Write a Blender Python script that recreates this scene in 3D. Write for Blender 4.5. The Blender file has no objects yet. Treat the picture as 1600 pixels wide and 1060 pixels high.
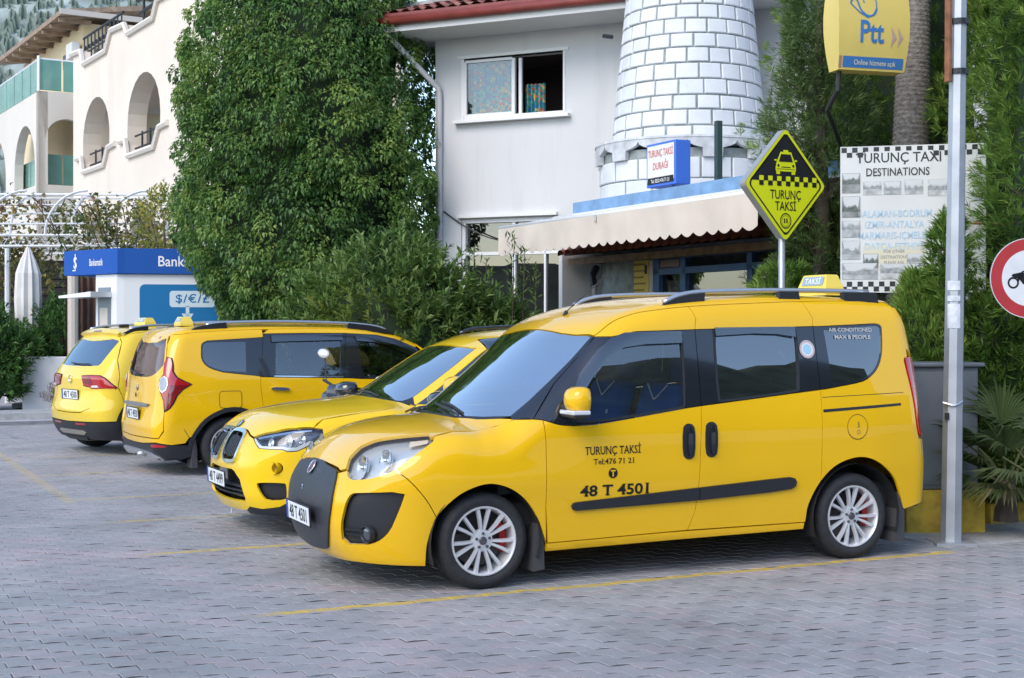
import bpy, bmesh, math, random
import numpy as np
from mathutils import Vector, Matrix
R = math.radians
sc = bpy.context.scene
COL = sc.collection
rng = np.random.default_rng(7)
random.seed(7)

# ---------------------------------------------------------------- camera, sky, sun, exposure
cam = bpy.data.cameras.new('camera')
cam.sensor_width = 36.0
cam.lens = 49.5
cam.shift_y = -17 / 1600
cam.clip_start = 0.1
cam.clip_end = 2000
cam_o = bpy.data.objects.new('camera', cam)
COL.objects.link(cam_o)
cam_o.location = (0, 0, 1.6)
cam_o.rotation_euler = (R(90), 0, 0)
sc.camera = cam_o

SUN_EL, SUN_AZ = 40.0, 212.0          # azimuth clockwise from +Y
world = bpy.data.worlds.new('World')
sc.world = world
world.use_nodes = True
wn = world.node_tree
sky = wn.nodes.new('ShaderNodeTexSky')
sky.sky_type = 'NISHITA'
sky.sun_disc = False
sky.sun_elevation = R(SUN_EL)
sky.sun_rotation = R(SUN_AZ)
sky.air_density = 1.0
sky.dust_density = 0.6
sky.ozone_density = 1.0
wn.links.new(sky.outputs[0], wn.nodes['Background'].inputs[0])
wn.nodes['Background'].inputs[1].default_value = 0.15

sun = bpy.data.lights.new('sun', 'SUN')
sun.energy = 0.95
sun.angle = R(35)
sun.color = (1.0, 0.90, 0.77)
sun_o = bpy.data.objects.new('sun', sun)
COL.objects.link(sun_o)
sd = Vector((math.sin(R(SUN_AZ)) * math.cos(R(SUN_EL)), math.cos(R(SUN_AZ)) * math.cos(R(SUN_EL)), math.sin(R(SUN_EL))))
sun_o.rotation_euler = sd.to_track_quat('Z', 'Y').to_euler()
sun_o.location = (0, -20, 30)

sc.view_settings.view_transform = 'Standard'
sc.view_settings.look = 'None'
sc.view_settings.gamma = 1.0
sc.view_settings.use_curve_mapping = False
sc.view_settings.exposure = 1.16
sc.render.engine = 'CYCLES'
sc.cycles.max_bounces = 8
sc.cycles.transparent_max_bounces = 12
sc.cycles.use_denoising = True

# ---------------------------------------------------------------- materials
MATS = {}
def mat(name, col=(.5, .5, .5), rough=.5, metal=0., spec=.5, coat=0., coat_rough=.03, noise=None, emit=None, bump=None, tone=None, trans=0., coords='Object', subsurf=0., flake=False):
    """procedural principled material. noise=(scale, amount, detail) darkens/lightens; tone=(colour a, colour b) reads the mesh attribute 'tone';
    bump=(scale, strength)"""
    if name in MATS: return MATS[name]
    m = bpy.data.materials.new(name); m.use_nodes = True
    n = m.node_tree.nodes; l = m.node_tree.links
    b = n['Principled BSDF']
    b.inputs['Base Color'].default_value = (*col, 1)
    b.inputs['Roughness'].default_value = rough
    b.inputs['Metallic'].default_value = metal
    b.inputs['Specular IOR Level'].default_value = spec
    b.inputs['Coat Weight'].default_value = coat
    b.inputs['Coat Roughness'].default_value = coat_rough
    b.inputs['Transmission Weight'].default_value = trans
    m.diffuse_color = (*col, 1)
    src = None
    tc = n.new('ShaderNodeTexCoord') if (noise or bump) else None
    if tone:
        at = n.new('ShaderNodeAttribute'); at.attribute_name = 'tone'
        cr = n.new('ShaderNodeValToRGB')
        el = cr.color_ramp.elements
        el[0].color = (*tone[0], 1); el[1].color = (*tone[-1], 1)
        for i, c in enumerate(tone[1:-1]):
            e = el.new((i + 1) / (len(tone) - 1)); e.color = (*c, 1)
        l.new(at.outputs['Fac'], cr.inputs[0]); src = cr.outputs[0]
    if noise:
        tx = n.new('ShaderNodeTexNoise'); tx.inputs['Scale'].default_value = noise[0]
        tx.inputs['Detail'].default_value = noise[2] if len(noise) > 2 else 4
        l.new(tc.outputs[coords], tx.inputs['Vector'])
        mr = n.new('ShaderNodeMapRange'); mr.inputs['From Min'].default_value = .3; mr.inputs['From Max'].default_value = .7
        mr.inputs['To Min'].default_value = 1 - noise[1]; mr.inputs['To Max'].default_value = 1 + noise[1]
        l.new(tx.outputs['Fac'], mr.inputs['Value'])
        mx = n.new('ShaderNodeMix'); mx.data_type = 'RGBA'; mx.blend_type = 'MULTIPLY'; mx.inputs['Factor'].default_value = 1
        if src: l.new(src, mx.inputs['A'])
        else: mx.inputs['A'].default_value = (*col, 1)
        l.new(mr.outputs[0], mx.inputs['B']); src = mx.outputs['Result']
    if src: l.new(src, b.inputs['Base Color'])
    if bump:
        tb = n.new('ShaderNodeTexNoise'); tb.inputs['Scale'].default_value = bump[0]; tb.inputs['Detail'].default_value = 5
        l.new(tc.outputs[coords], tb.inputs['Vector'])
        bp = n.new('ShaderNodeBump'); bp.inputs['Strength'].default_value = bump[1]; bp.inputs['Distance'].default_value = .02
        l.new(tb.outputs['Fac'], bp.inputs['Height']); l.new(bp.outputs[0], b.inputs['Normal'])
    if emit:
        b.inputs['Emission Color'].default_value = (*emit[0], 1); b.inputs['Emission Strength'].default_value = emit[1]
    MATS[name] = m
    return m

def glass_mat(name, tint=(.6, .65, .65), refl=.12, gloss=(1, 1, 1), rough=0., rise=.75):
    """thin pane: tinted see-through mixed with a mirror reflection that grows towards grazing angles"""
    if name in MATS: return MATS[name]
    m = bpy.data.materials.new(name); m.use_nodes = True
    n = m.node_tree.nodes; l = m.node_tree.links; n.clear()
    out = n.new('ShaderNodeOutputMaterial'); mx = n.new('ShaderNodeMixShader')
    tr = n.new('ShaderNodeBsdfTransparent'); tr.inputs[0].default_value = (*tint, 1)
    gl = n.new('ShaderNodeBsdfGlossy'); gl.inputs['Color'].default_value = (*gloss, 1); gl.inputs['Roughness'].default_value = rough
    lw = n.new('ShaderNodeLayerWeight'); lw.inputs[0].default_value = .35
    mr = n.new('ShaderNodeMapRange'); mr.inputs['To Min'].default_value = refl; mr.inputs['To Max'].default_value = min(1., refl + rise)
    l.new(lw.outputs['Fresnel'], mr.inputs['Value']); l.new(mr.outputs[0], mx.inputs[0])
    l.new(tr.outputs[0], mx.inputs[1]); l.new(gl.outputs[0], mx.inputs[2]); l.new(mx.outputs[0], out.inputs[0])
    MATS[name] = m
    return m

# ---------------------------------------------------------------- mesh helpers
def link(o, parent=None):
    COL.objects.link(o)
    if parent: o.parent = parent
    return o

def tag(o, label=None, cat=None, group=None, kind=None):
    if label: o['label'] = label
    if cat: o['category'] = cat
    if group: o['group'] = group
    if kind: o['kind'] = kind
    return o

def empty(name, loc=(0, 0, 0), rz=0., label=None, cat=None, group=None, parent=None):
    o = bpy.data.objects.new(name, None)
    o.empty_display_size = .2
    o.location = loc; o.rotation_euler = (0, 0, rz)
    link(o, parent)
    return tag(o, label, cat, group)

def obj(name, verts, faces, m, parent=None, smooth=False, loc=None):
    me = bpy.data.meshes.new(name)
    me.from_pydata([tuple(map(float, v)) for v in verts], [], faces)
    if smooth: me.polygons.foreach_set('use_smooth', [True] * len(me.polygons))
    me.update()
    if m: me.materials.append(m)
    o = bpy.data.objects.new(name, me)
    if loc: o.location = loc
    return link(o, parent)

def np_obj(name, V, nper, m, parent=None, tone=None, smooth=False):
    """V: (n, nper, 3) array, one n-gon for each row"""
    V = np.asarray(V, np.float32); n = len(V)
    me = bpy.data.meshes.new(name)
    me.vertices.add(n * nper); me.vertices.foreach_set('co', V.reshape(-1))
    me.loops.add(n * nper); me.loops.foreach_set('vertex_index', np.arange(n * nper, dtype=np.int32))
    me.polygons.add(n); me.polygons.foreach_set('loop_start', np.arange(0, n * nper, nper, dtype=np.int32))
    try: me.polygons.foreach_set('loop_total', np.full(n, nper, np.int32))
    except Exception: pass
    if smooth: me.polygons.foreach_set('use_smooth', np.ones(n, bool))
    if tone is not None:
        a = me.attributes.new('tone', 'FLOAT', 'POINT'); a.data.foreach_set('value', np.repeat(np.asarray(tone, np.float32), nper))
    me.update(calc_edges=True); me.validate()
    me.materials.append(m)
    return link(bpy.data.objects.new(name, me), parent)

class MB:
    """collects simple shapes, builds ONE mesh"""
    def __init__(s): s.v = []; s.f = []
    def add(s, v, f):
        k = len(s.v); s.v += [tuple(p) for p in v]; s.f += [tuple(i + k for i in q) for q in f]; return s
    def box(s, c, d, rz=0., M=None):
        x, y, z = d[0] / 2, d[1] / 2, d[2] / 2
        v = [Vector((sx * x, sy * y, sz * z)) for sz in (-1, 1) for sy in (-1, 1) for sx in (-1, 1)]
        Q = M if M is not None else Matrix.Rotation(rz, 3, 'Z')
        v = [Q @ p + Vector(c) for p in v]
        return s.add(v, [(0, 2, 3, 1), (4, 5, 7, 6), (0, 1, 5, 4), (2, 6, 7, 3), (0, 4, 6, 2), (1, 3, 7, 5)])
    def bbox(s, c, d, r=.01, rz=0., seg=2):
        bm = bmesh.new(); bmesh.ops.create_cube(bm, size=1)
        for v in bm.verts: v.co = Vector((v.co.x * d[0], v.co.y * d[1], v.co.z * d[2]))
        bmesh.ops.bevel(bm, geom=bm.edges[:], offset=r, segments=seg, profile=.5, affect='EDGES')
        Q = Matrix.Rotation(rz, 3, 'Z')
        bm.verts.index_update()
        s.add([Q @ v.co + Vector(c) for v in bm.verts], [[v.index for v in f.verts] for f in bm.faces]); bm.free(); return s
    def tube(s, pts, r, n=8, cap=True):
        pts = [Vector(p) for p in pts]; rr = r if hasattr(r, '__len__') else [r] * len(pts)
        ring = []; up = None
        for i, p in enumerate(pts):
            t = (pts[min(i + 1, len(pts) - 1)] - pts[max(i - 1, 0)]).normalized()
            if up is None:
                up = Vector((0, 0, 1)) if abs(t.z) < .9 else Vector((1, 0, 0))
            a = t.cross(up).normalized(); b = a.cross(t).normalized(); up = b
            ring.append([p + (a * math.cos(k * 2 * math.pi / n) + b * math.sin(k * 2 * math.pi / n)) * rr[i] for k in range(n)])
        v = [q for rg in ring for q in rg]; f = []
        for i in range(len(pts) - 1):
            for k in range(n): f.append((i * n + k, i * n + (k + 1) % n, (i + 1) * n + (k + 1) % n, (i + 1) * n + k))
        if cap: f.append(tuple(range(n - 1, -1, -1))); f.append(tuple((len(pts) - 1) * n + k for k in range(n)))
        return s.add(v, f)
    def lathe(s, prof, n=32, M=None, a0=0., a1=2 * math.pi):
        """prof: (radius, height) pairs turned round Z"""
        full = abs(a1 - a0 - 2 * math.pi) < 1e-6; m = n if full else n + 1
        v = []; f = []
        for k in range(m):
            a = a0 + (a1 - a0) * k / n
            for r, h in prof:
                p = Vector((r * math.cos(a), r * math.sin(a), h)); v.append(M @ p if M else p)
        q = len(prof)
        for k in range(n):
            k2 = (k + 1) % m
            for i in range(q - 1): f.append((k * q + i, k2 * q + i, k2 * q + i + 1, k * q + i + 1))
        return s.add(v, f)
    def prism(s, poly, d0, d1, ax):
        """poly in 2D, ax = (u vector, v vector, extrude vector, origin)"""
        U, Vv, W, O = [Vector(a) for a in ax]; n = len(poly)
        v = [O + U * p[0] + Vv * p[1] + W * d for d in (d0, d1) for p in poly]
        f = [(i, (i + 1) % n, n + (i + 1) % n, n + i) for i in range(n)] + [tuple(range(n - 1, -1, -1)), tuple(range(n, 2 * n))]
        return s.add(v, f)
    def build(s, name, m, parent=None, smooth=False, fix=True, autosmooth=None):
        me = bpy.data.meshes.new(name); me.from_pydata(s.v, [], s.f)
        if fix:
            bm = bmesh.new(); bm.from_mesh(me); bmesh.ops.recalc_face_normals(bm, faces=bm.faces); bm.to_mesh(me); bm.free()
        if smooth or autosmooth:
            me.polygons.foreach_set('use_smooth', [True] * len(me.polygons))
        if autosmooth: me.set_sharp_from_angle(angle=R(autosmooth))
        me.update()
        if m: me.materials.append(m)
        return link(bpy.data.objects.new(name, me), parent)

def slab2d(outer, holes=(), thick=.2):
    """flat slab with holes: (verts, faces) in XY, extruded -thick..0 in Z"""
    cu = bpy.data.curves.new('tmp', 'CURVE'); cu.dimensions = '2D'; cu.fill_mode = 'BOTH'; cu.extrude = thick / 2
    for pl in [outer, *holes]:
        sp = cu.splines.new('POLY'); sp.points.add(len(pl) - 1); sp.use_cyclic_u = True
        for q, p in zip(sp.points, pl): q.co = (p[0], p[1], 0, 1)
    o = bpy.data.objects.new('tmp', cu); COL.objects.link(o)
    me = bpy.data.meshes.new_from_object(o.evaluated_get(bpy.context.evaluated_depsgraph_get()))
    v = [(p.co.x, p.co.y, p.co.z - thick / 2) for p in me.vertices]; f = [tuple(p.vertices) for p in me.polygons]
    bpy.data.objects.remove(o); bpy.data.meshes.remove(me); bpy.data.curves.remove(cu)
    return v, f

_tc = {}
def text2d(s, size=1., bold=0., sx=1., align='CENTER', space=1.):
    """lettering as flat triangles: (verts 2D, faces)"""
    key = (s, bold, align, space)
    if key not in _tc:
        cu = bpy.data.curves.new('tmp', 'FONT'); cu.body = s; cu.align_x = align; cu.offset = bold; cu.space_character = space; cu.resolution_u = 3
        o = bpy.data.objects.new('tmp', cu); COL.objects.link(o)
        me = bpy.data.meshes.new_from_object(o.evaluated_get(bpy.context.evaluated_depsgraph_get()))
        _tc[key] = ([(p.co.x, p.co.y) for p in me.vertices], [tuple(p.vertices) for p in me.polygons])
        bpy.data.objects.remove(o); bpy.data.meshes.remove(me); bpy.data.curves.remove(cu)
    v, f = _tc[key]
    return [(x * size * sx, y * size) for x, y in v], f

def serifs(v, f, cap, t=.045, ext=.055):
    """short slab serifs on every stem end at the base line and the cap line of a piece of lettering (unit size)"""
    out = []
    for y, dy in ((.03, 0.), (cap - .03, cap - t)):
        seg = []
        for q in f:
            xs = []
            for a, b in zip(q, tuple(q[1:]) + (q[0],)):
                (x0, y0), (x1, y1) = v[a], v[b]
                if (y0 > y) != (y1 > y): xs.append(x0 + (x1 - x0) * (y - y0) / (y1 - y0))
            if len(xs) >= 2: seg.append((min(xs), max(xs)))
        seg.sort(); mg = []
        for a, b in seg:
            if mg and a <= mg[-1][1] + .004: mg[-1][1] = max(mg[-1][1], b)
            else: mg.append([a, b])
        for a, b in mg:
            if .03 < b - a < .17: out.append(([(a - ext, dy), (b + ext, dy), (b + ext, dy + t), (a - ext, dy + t)], [(0, 1, 2, 3)]))
    return out
def circle(cx, cy, r, n=24, ry=None):
    return [(cx + r * math.cos(2 * math.pi * k / n), cy + (ry or r) * math.sin(2 * math.pi * k / n)) for k in range(n)]

def flat(name, parent, m, shapes, U, V, O, off=0.):
    """flat print on a flat face: shapes = list of (verts2d, faces); one mesh part"""
    U, V, O = Vector(U).normalized(), Vector(V).normalized(), Vector(O); W = U.cross(V)
    mb = MB()
    for v, f in shapes: mb.add([O + U * p[0] + V * p[1] + W * off for p in v], f)
    return mb.build(name, m, parent, fix=False)
def rect(x0, y0, x1, y1): return ([(x0, y0), (x1, y0), (x1, y1), (x0, y1)], [(0, 1, 2, 3)])
def poly(p): return (list(p), [tuple(range(len(p)))])
def shift(sh, dx, dy): return ([(x + dx, y + dy) for x, y in sh[0]], sh[1])
def ring2d(cx, cy, r0, r1, n=40, ry=1.):
    a = [(cx + r0 * math.cos(2 * math.pi * k / n), cy + ry * r0 * math.sin(2 * math.pi * k / n)) for k in range(n)]
    b = [(cx + r1 * math.cos(2 * math.pi * k / n), cy + ry * r1 * math.sin(2 * math.pi * k / n)) for k in range(n)]
    return (a + b, [(k, (k + 1) % n, n + (k + 1) % n, n + k) for k in range(n)])

# ---------------------------------------------------------------- car bodies: one smooth closed surface for each car, cut into panels
def pchip(xs, ys):
    xs=np.array(xs,float); ys=np.array(ys,float); h=np.diff(xs); d=np.diff(ys)/h
    m=np.zeros_like(xs); m[0]=d[0]; m[-1]=d[-1]
    for i in range(1,len(xs)-1):
        if d[i-1]*d[i]>0:
            w1=2*h[i]+h[i-1]; w2=h[i]+2*h[i-1]; m[i]=(w1+w2)/(w1/d[i-1]+w2/d[i])
    def f(x):
        x=np.asarray(x,float); xc=np.clip(x,xs[0],xs[-1]); i=np.clip(np.searchsorted(xs,xc)-1,0,len(xs)-2)
        t=(xc-xs[i])/h[i]; t2=t*t; t3=t2*t
        r=(2*t3-3*t2+1)*ys[i]+(t3-2*t2+t)*h[i]*m[i]+(-2*t3+3*t2)*ys[i+1]+(t3-t2)*h[i]*m[i+1]
        return r+np.where(x<xs[0],(x-xs[0])*m[0],0)+np.where(x>xs[-1],(x-xs[-1])*m[-1],0)
    return f
def smax(a,b,k):
    h=np.maximum(k-np.abs(a-b),0)/k
    return np.maximum(a,b)+h*h*k*.25
class Body:
    """closed car body: negative inside.  x forward from the rear axle, y left, z up"""
    def __init__(s,top,crown,wid,plan,front,fplan,rear,rplan,bot,k=(.12,.22,.14,.06),bulge=()):
        s.T=pchip(*zip(*top)); s.C=pchip(*zip(*crown)); s.W=pchip(*zip(*wid)); s.P=pchip(*zip(*plan))
        s.XF=pchip(*zip(*front)); s.XR=pchip(*zip(*rear)); s.fp=fplan; s.rp=rplan; s.B=pchip(*zip(*bot)); s.k=k; s.bulge=bulge
    def F(s,x,y,z):
        ay=np.abs(y); kt,kf,kr,kb=s.k
        w=s.W(z)*s.P(x)
        for (bx,bz,sx,sz,am) in s.bulge: w=w+am*np.exp(-((x-bx)/sx)**2-((z-bz)/sz)**2)
        g=smax(ay-w, (z-s.T(x)+s.C(x)*ay**2)*.9, kt)
        g=smax(g, x-s.XF(z)+s.fp[0]*ay**2+s.fp[1]*ay**4, kf)
        g=smax(g, s.XR(z)-x+s.rp[0]*ay**2+s.rp[1]*ay**4, kr)
        return smax(g, s.B(x)-z, kb)
    def N(s,P,e=.004):
        x,y,z=P[:,0],P[:,1],P[:,2]
        n=np.stack([s.F(x+e,y,z)-s.F(x-e,y,z),s.F(x,y+e,z)-s.F(x,y-e,z),s.F(x,y,z+e)-s.F(x,y,z-e)],1)
        return n/np.maximum(np.linalg.norm(n,axis=1,keepdims=True),1e-9)
    def solve(s,O,D,t1):
        lo=np.zeros(len(O)); hi=np.full(len(O),t1)
        for i in range(34):
            m=(lo+hi)/2; P=O+D*m[:,None]; ins=s.F(P[:,0],P[:,1],P[:,2])<0
            lo=np.where(ins,m,lo); hi=np.where(ins,hi,m)
        return O+D*lo[:,None]
    def lift(s,chart,uv):
        uv=np.asarray(uv,float); u,v=uv[:,0],uv[:,1]; n=len(u); z=np.zeros(n); o=np.ones(n)
        c=chart[0]
        if c=='side': O=np.stack([u,z,v],1); D=np.stack([z,o,z],1); t=1.3
        elif c=='top': O=np.stack([u,v,o*chart[1]],1); D=np.stack([z,z,o],1); t=2.
        elif c=='cylr':
            a=u/1.2; O=np.stack([o*chart[1],z,v],1); D=np.stack([-np.cos(a),np.sin(a),z],1); t=3.
        elif c=='cyl':
            a=u/1.2; O=np.stack([o*chart[1],z,v],1); D=np.stack([np.cos(a),np.sin(a),z],1); t=3.
        return s.solve(O,D,t)
    def chart(s,chart,P):
        P=np.asarray(P,float); c=chart[0]
        if c=='side': return P[:,[0,2]]
        if c=='top': return P[:,[0,1]]
        sg=-1 if c=='cylr' else 1
        return np.stack([1.2*np.arctan2(P[:,1],sg*(P[:,0]-chart[1])),P[:,2]],1)

def chaikin(p, n=2):
    p = [tuple(q) for q in p]
    for _ in range(n):
        o = []
        for i in range(len(p)):
            a, b = p[i], p[(i + 1) % len(p)]
            o += [(a[0] * .75 + b[0] * .25, a[1] * .75 + b[1] * .25), (a[0] * .25 + b[0] * .75, a[1] * .25 + b[1] * .75)]
        p = o
    return p
def spl(p, n=6):
    """smooth open curve through points (Catmull-Rom)"""
    p = [np.array(q, float) for q in p]; q = [2 * p[0] - p[1]] + p + [2 * p[-1] - p[-2]]; o = []
    for i in range(1, len(q) - 2):
        for k in range(n):
            t = k / n
            o.append(tuple(.5 * (2 * q[i] + (q[i + 1] - q[i - 1]) * t + (2 * q[i - 1] - 5 * q[i] + 4 * q[i + 1] - q[i + 2]) * t * t + (3 * q[i] - q[i - 1] - 3 * q[i + 1] + q[i + 2]) * t ** 3)))
    return o + [tuple(p[-1])]
def area2(p):
    p = np.asarray(p); x, y = p[:, 0], p[:, 1]
    return .5 * np.sum(x * np.roll(y, -1) - np.roll(x, -1) * y)
def inset(p, d):
    p = np.asarray(p, float)
    if area2(p) < 0: p = p[::-1]
    e = np.roll(p, -1, 0) - p; L = np.linalg.norm(e, axis=1); p = p[L > 1e-6]
    e = np.roll(p, -1, 0) - p; e /= np.linalg.norm(e, axis=1, keepdims=True)
    nrm = np.stack([-e[:, 1], e[:, 0]], 1); n2 = nrm + np.roll(nrm, 1, 0)
    n2 /= np.maximum(np.sum(n2 * n2, axis=1, keepdims=True) / 2, .35)
    return p + n2 * d
def pip(pts, p):
    p = np.asarray(p); x, y = pts[:, 0], pts[:, 1]; r = np.zeros(len(pts), bool); j = len(p) - 1
    for i in range(len(p)):
        xi, yi = p[i]; xj, yj = p[j]
        c = ((yi > y) != (yj > y)) & (x < (xj - xi) * (y - yi) / (yj - yi + 1e-12) + xi); r ^= c; j = i
    return r
from mathutils.geometry import delaunay_2d_cdt
def densify(p, res):
    o = []
    for a, b in zip(p, list(p[1:]) + [p[0]]):
        k = max(1, int(math.dist(a, b) / res + .5))
        o += [(a[0] + (b[0] - a[0]) * i / k, a[1] + (b[1] - a[1]) * i / k) for i in range(k)]
    return o
def fill(pl, res, holes=()):
    """fill an outline (with holes) by a regular lattice of points stitched to the outline"""
    loops = [densify([tuple(map(float, q)) for q in lp], res) for lp in (pl, *holes)]
    P = np.array(loops[0]); lo = P.min(0); hi = P.max(0)
    gx = np.arange(lo[0] + res * .5, hi[0], res); gy = np.arange(lo[1] + res * .5, hi[1], res)
    g = np.stack(np.meshgrid(gx, gy, indexing='ij'), -1).reshape(-1, 2)
    g = g[pip(g, P)] if len(g) else g
    for h in loops[1:]:
        if len(g): g = g[~pip(g, h)]
    B = np.concatenate([np.array(l) for l in loops])
    if len(g):
        keep = np.ones(len(g), bool)
        for k in range(0, len(B), 64):
            d = ((g[:, None, :] - B[None, k:k + 64, :]) ** 2).sum(2).min(1); keep &= d > (res * .45) ** 2
        g = g[keep]
    vc = [Vector(q) for q in B] + [Vector(q) for q in g]
    ed = []; k = 0
    for l in loops: ed += [(k + i, k + (i + 1) % len(l)) for i in range(len(l))]; k += len(l)
    r = delaunay_2d_cdt(vc, ed, [], 1, 1e-6)
    vs = np.array([tuple(q) for q in r[0]]); fs = [tuple(f) for f in r[2]]
    cen = np.array([vs[list(f)].mean(0) for f in fs]); ok = pip(cen, loops[0])
    for h in loops[1:]: ok &= ~pip(cen, h)
    fs = [f for f, k in zip(fs, ok) if k]
    return vs, [f for f in fs if abs(area2(vs[list(f)])) > 1e-9]

def surf_obj(name, P, N, faces, m, parent, depth=0.):
    """panel mesh with the body's own normals and a turned-in rim"""
    cnt = {}
    for f in faces:
        for a, b in zip(f, f[1:] + f[:1]): cnt[(a, b)] = cnt.get((a, b), 0) + 1
    # make faces point outwards
    fl = []
    for f in faces:
        p = P[list(f)]; c = np.zeros(3)
        for k in range(1, len(f) - 1): c += np.cross(p[k] - p[0], p[k + 1] - p[0])
        fl.append(f if c @ N[f[0]] >= 0 else f[::-1])
    V = [tuple(p) for p in P]; F = list(fl); nsurf = len(F)
    ln = [N[i] for f in fl for i in f]
    if depth:
        dirs = set((a, b) for f in fl for a, b in zip(f, f[1:] + f[:1]))
        for (a, b) in dirs:
            if (b, a) in dirs: continue
            k = len(V); V += [tuple(P[a]), tuple(P[b]), tuple(P[b] - N[b] * depth), tuple(P[a] - N[a] * depth)]
            q = (k + 3, k + 2, k + 1, k); F.append(q)
            fn = np.cross(np.array(V[k + 2]) - V[k + 3], np.array(V[k + 1]) - np.array(V[k + 2])); fn = fn / max(np.linalg.norm(fn), 1e-9)
            ln += [fn] * 4
    me = bpy.data.meshes.new(name); me.from_pydata(V, [], F)
    me.polygons.foreach_set('use_smooth', [True] * len(me.polygons))
    me.materials.append(m)
    if len(me.loops) == len(ln): me.normals_split_custom_set([tuple(map(float, q)) for q in ln])
    return link(bpy.data.objects.new(name, me), parent)

class Car:
    def __init__(s, name, body, loc, heading, label, paint):
        s.b = body; s.paint = paint
        s.root = empty(name, (loc[0], loc[1], 0), heading, label, 'taxi', 'yellow taxis parked in the marked bays')
    def lift(s, chart, uv, off=0.):
        P = s.b.lift(chart, uv); N = s.b.N(P); return P + N * off, N
    def to(s, c0, pts, c1):
        return [tuple(q) for q in s.b.chart(c1, s.b.lift(c0, np.asarray(pts, float)))]
    def panel(s, name, chart, pl, m=None, off=0., gap=.0025, depth=.02, mirror=True, res=.035, parent=None, hole=None, only=None):
        """mirror True: one on each side; 'sym': half outline from the centre line, mirrored into one panel; only=+1/-1: that side alone"""
        m = m or s.paint; parent = parent or s.root
        pl = [tuple(q) for q in pl]
        ax = 1 if chart[0] == 'top' else 0
        if mirror == 'sym':
            h = [q for q in pl]
            mir = [((-q[0], q[1]) if ax == 0 else (q[0], -q[1])) for q in h[::-1]]
            pl = h + [q for q in mir]
            o = []
            for q in pl:
                if not o or math.dist(o[-1], q) > 1e-5: o.append(q)
            if math.dist(o[0], o[-1]) < 1e-5: o.pop()
            pl = o
        q = [tuple(v) for v in inset(pl, gap)] if gap else pl
        uv, fs = fill(q, res, hole or ())
        P, N = s.lift(chart, uv, off)
        out = []
        if mirror is True:
            for sg in ((1, -1) if only is None else (only,)):
                k = np.array([1, sg, 1]); out.append(surf_obj(name, P * k, N * k, fs, m, parent, depth))
        else: out.append(surf_obj(name, P, N, fs, m, parent, depth))
        return out
    def decal(s, name, chart, shapes, m, off=.003, side=1, parent=None):
        mb = MB()
        for v, f in shapes:
            P, N = s.lift(chart, np.array(v), off); P = P * np.array([1, side, 1]); mb.add(P, f)
        return mb.build(name, m, parent or s.root, fix=False)
    def strip(s, name, chart, pl, m, h=.02, mirror=True, **k):
        """raised trim: panel lifted by h with a rim of that depth"""
        return s.panel(name, chart, pl, m, off=h, gap=0, depth=h + .003, mirror=mirror, **k)

def arc(cx, cz, r, a0, a1, n=14):
    return [(cx + r * math.cos(R(a0 + (a1 - a0) * k / n)), cz + r * math.sin(R(a0 + (a1 - a0) * k / n))) for k in range(n + 1)]
VAN=Body(
 top=[(-.9,1.80),(-.4,1.825),(0,1.842),(.5,1.85),(1.0,1.835),(1.4,1.80),(1.7,1.745),(1.9,1.675),(2.08,1.572),(2.3,1.395),(2.55,1.19),(2.70,1.075),(2.80,1.032),(2.95,1.015),(3.15,.985),(3.35,.935),(3.5,.872),(3.6,.805),(3.75,.66)],
 crown=[(-.5,.06),(1.4,.075),(1.9,.13),(2.15,.27),(2.55,.25),(2.78,.13),(2.98,.085),(3.3,.12),(3.6,.1)],
 wid=[(.1,.84),(.2,.866),(.35,.888),(.5,.902),(.7,.915),(.9,.916),(1.0,.91),(1.1,.897),(1.2,.88),(1.5,.82),(1.7,.775),(1.85,.735)],
 plan=[(-.7,.955),(-.45,.98),(-.1,1.),(1.2,1.),(2.5,1.),(2.9,.995),(3.15,.97),(3.4,.915),(3.6,.85)],
 front=[(.1,3.52),(.2,3.60),(.3,3.645),(.42,3.67),(.55,3.675),(.7,3.655),(.8,3.62),(1.0,3.5),(2.0,3.0)],
 fplan=(.12,.22),
 rear=[(.1,-.66),(.3,-.70),(.55,-.71),(.8,-.69),(.95,-.66),(1.1,-.655),(1.4,-.635),(1.7,-.60),(1.9,-.56)],
 rplan=(.04,.03), bot=[(-.8,.30),(-.3,.22),(.5,.20),(2.3,.19),(3.0,.16),(3.2,.13),(3.7,.15)],
 k=(.15,.3,.14,.05), bulge=[(2.78,.66,.50,.13,.012)])

BMW=Body(
 top=[(-1.0,1.20),(-.85,1.40),(-.6,1.52),(0,1.585),(.5,1.60),(1.0,1.585),(1.3,1.545),(1.5,1.49),(1.8,1.33),(2.1,1.15),(2.25,1.065),(2.4,1.035),(2.8,1.0),(3.1,.955),(3.3,.90),(3.42,.83),(3.55,.72)],
 crown=[(-.5,.07),(1.2,.09),(1.5,.2),(2.1,.22),(2.4,.1),(3.1,.12),(3.4,.12)],
 wid=[(.1,.82),(.2,.85),(.4,.895),(.6,.905),(.8,.908),(.95,.895),(1.05,.872),(1.3,.78),(1.5,.69),(1.6,.63)],
 plan=[(-.95,.92),(-.5,.98),(0,1.),(2.4,1.),(2.8,.985),(3.1,.955),(3.4,.90)],
 front=[(.1,3.36),(.2,3.46),(.35,3.505),(.6,3.51),(.75,3.485),(.9,3.42),(1.2,3.2)],
 fplan=(.12,.25), rear=[(.2,-.85),(.5,-.93),(.8,-.92),(1.0,-.90),(1.2,-.8),(1.5,-.6)], rplan=(.1,.1),
 bot=[(-.9,.35),(-.3,.24),(2.3,.22),(3.0,.16),(3.5,.11)], k=(.12,.28,.2,.05), bulge=[(2.67,.7,.4,.12,.012),(0,.75,.4,.12,.012)])
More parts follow.
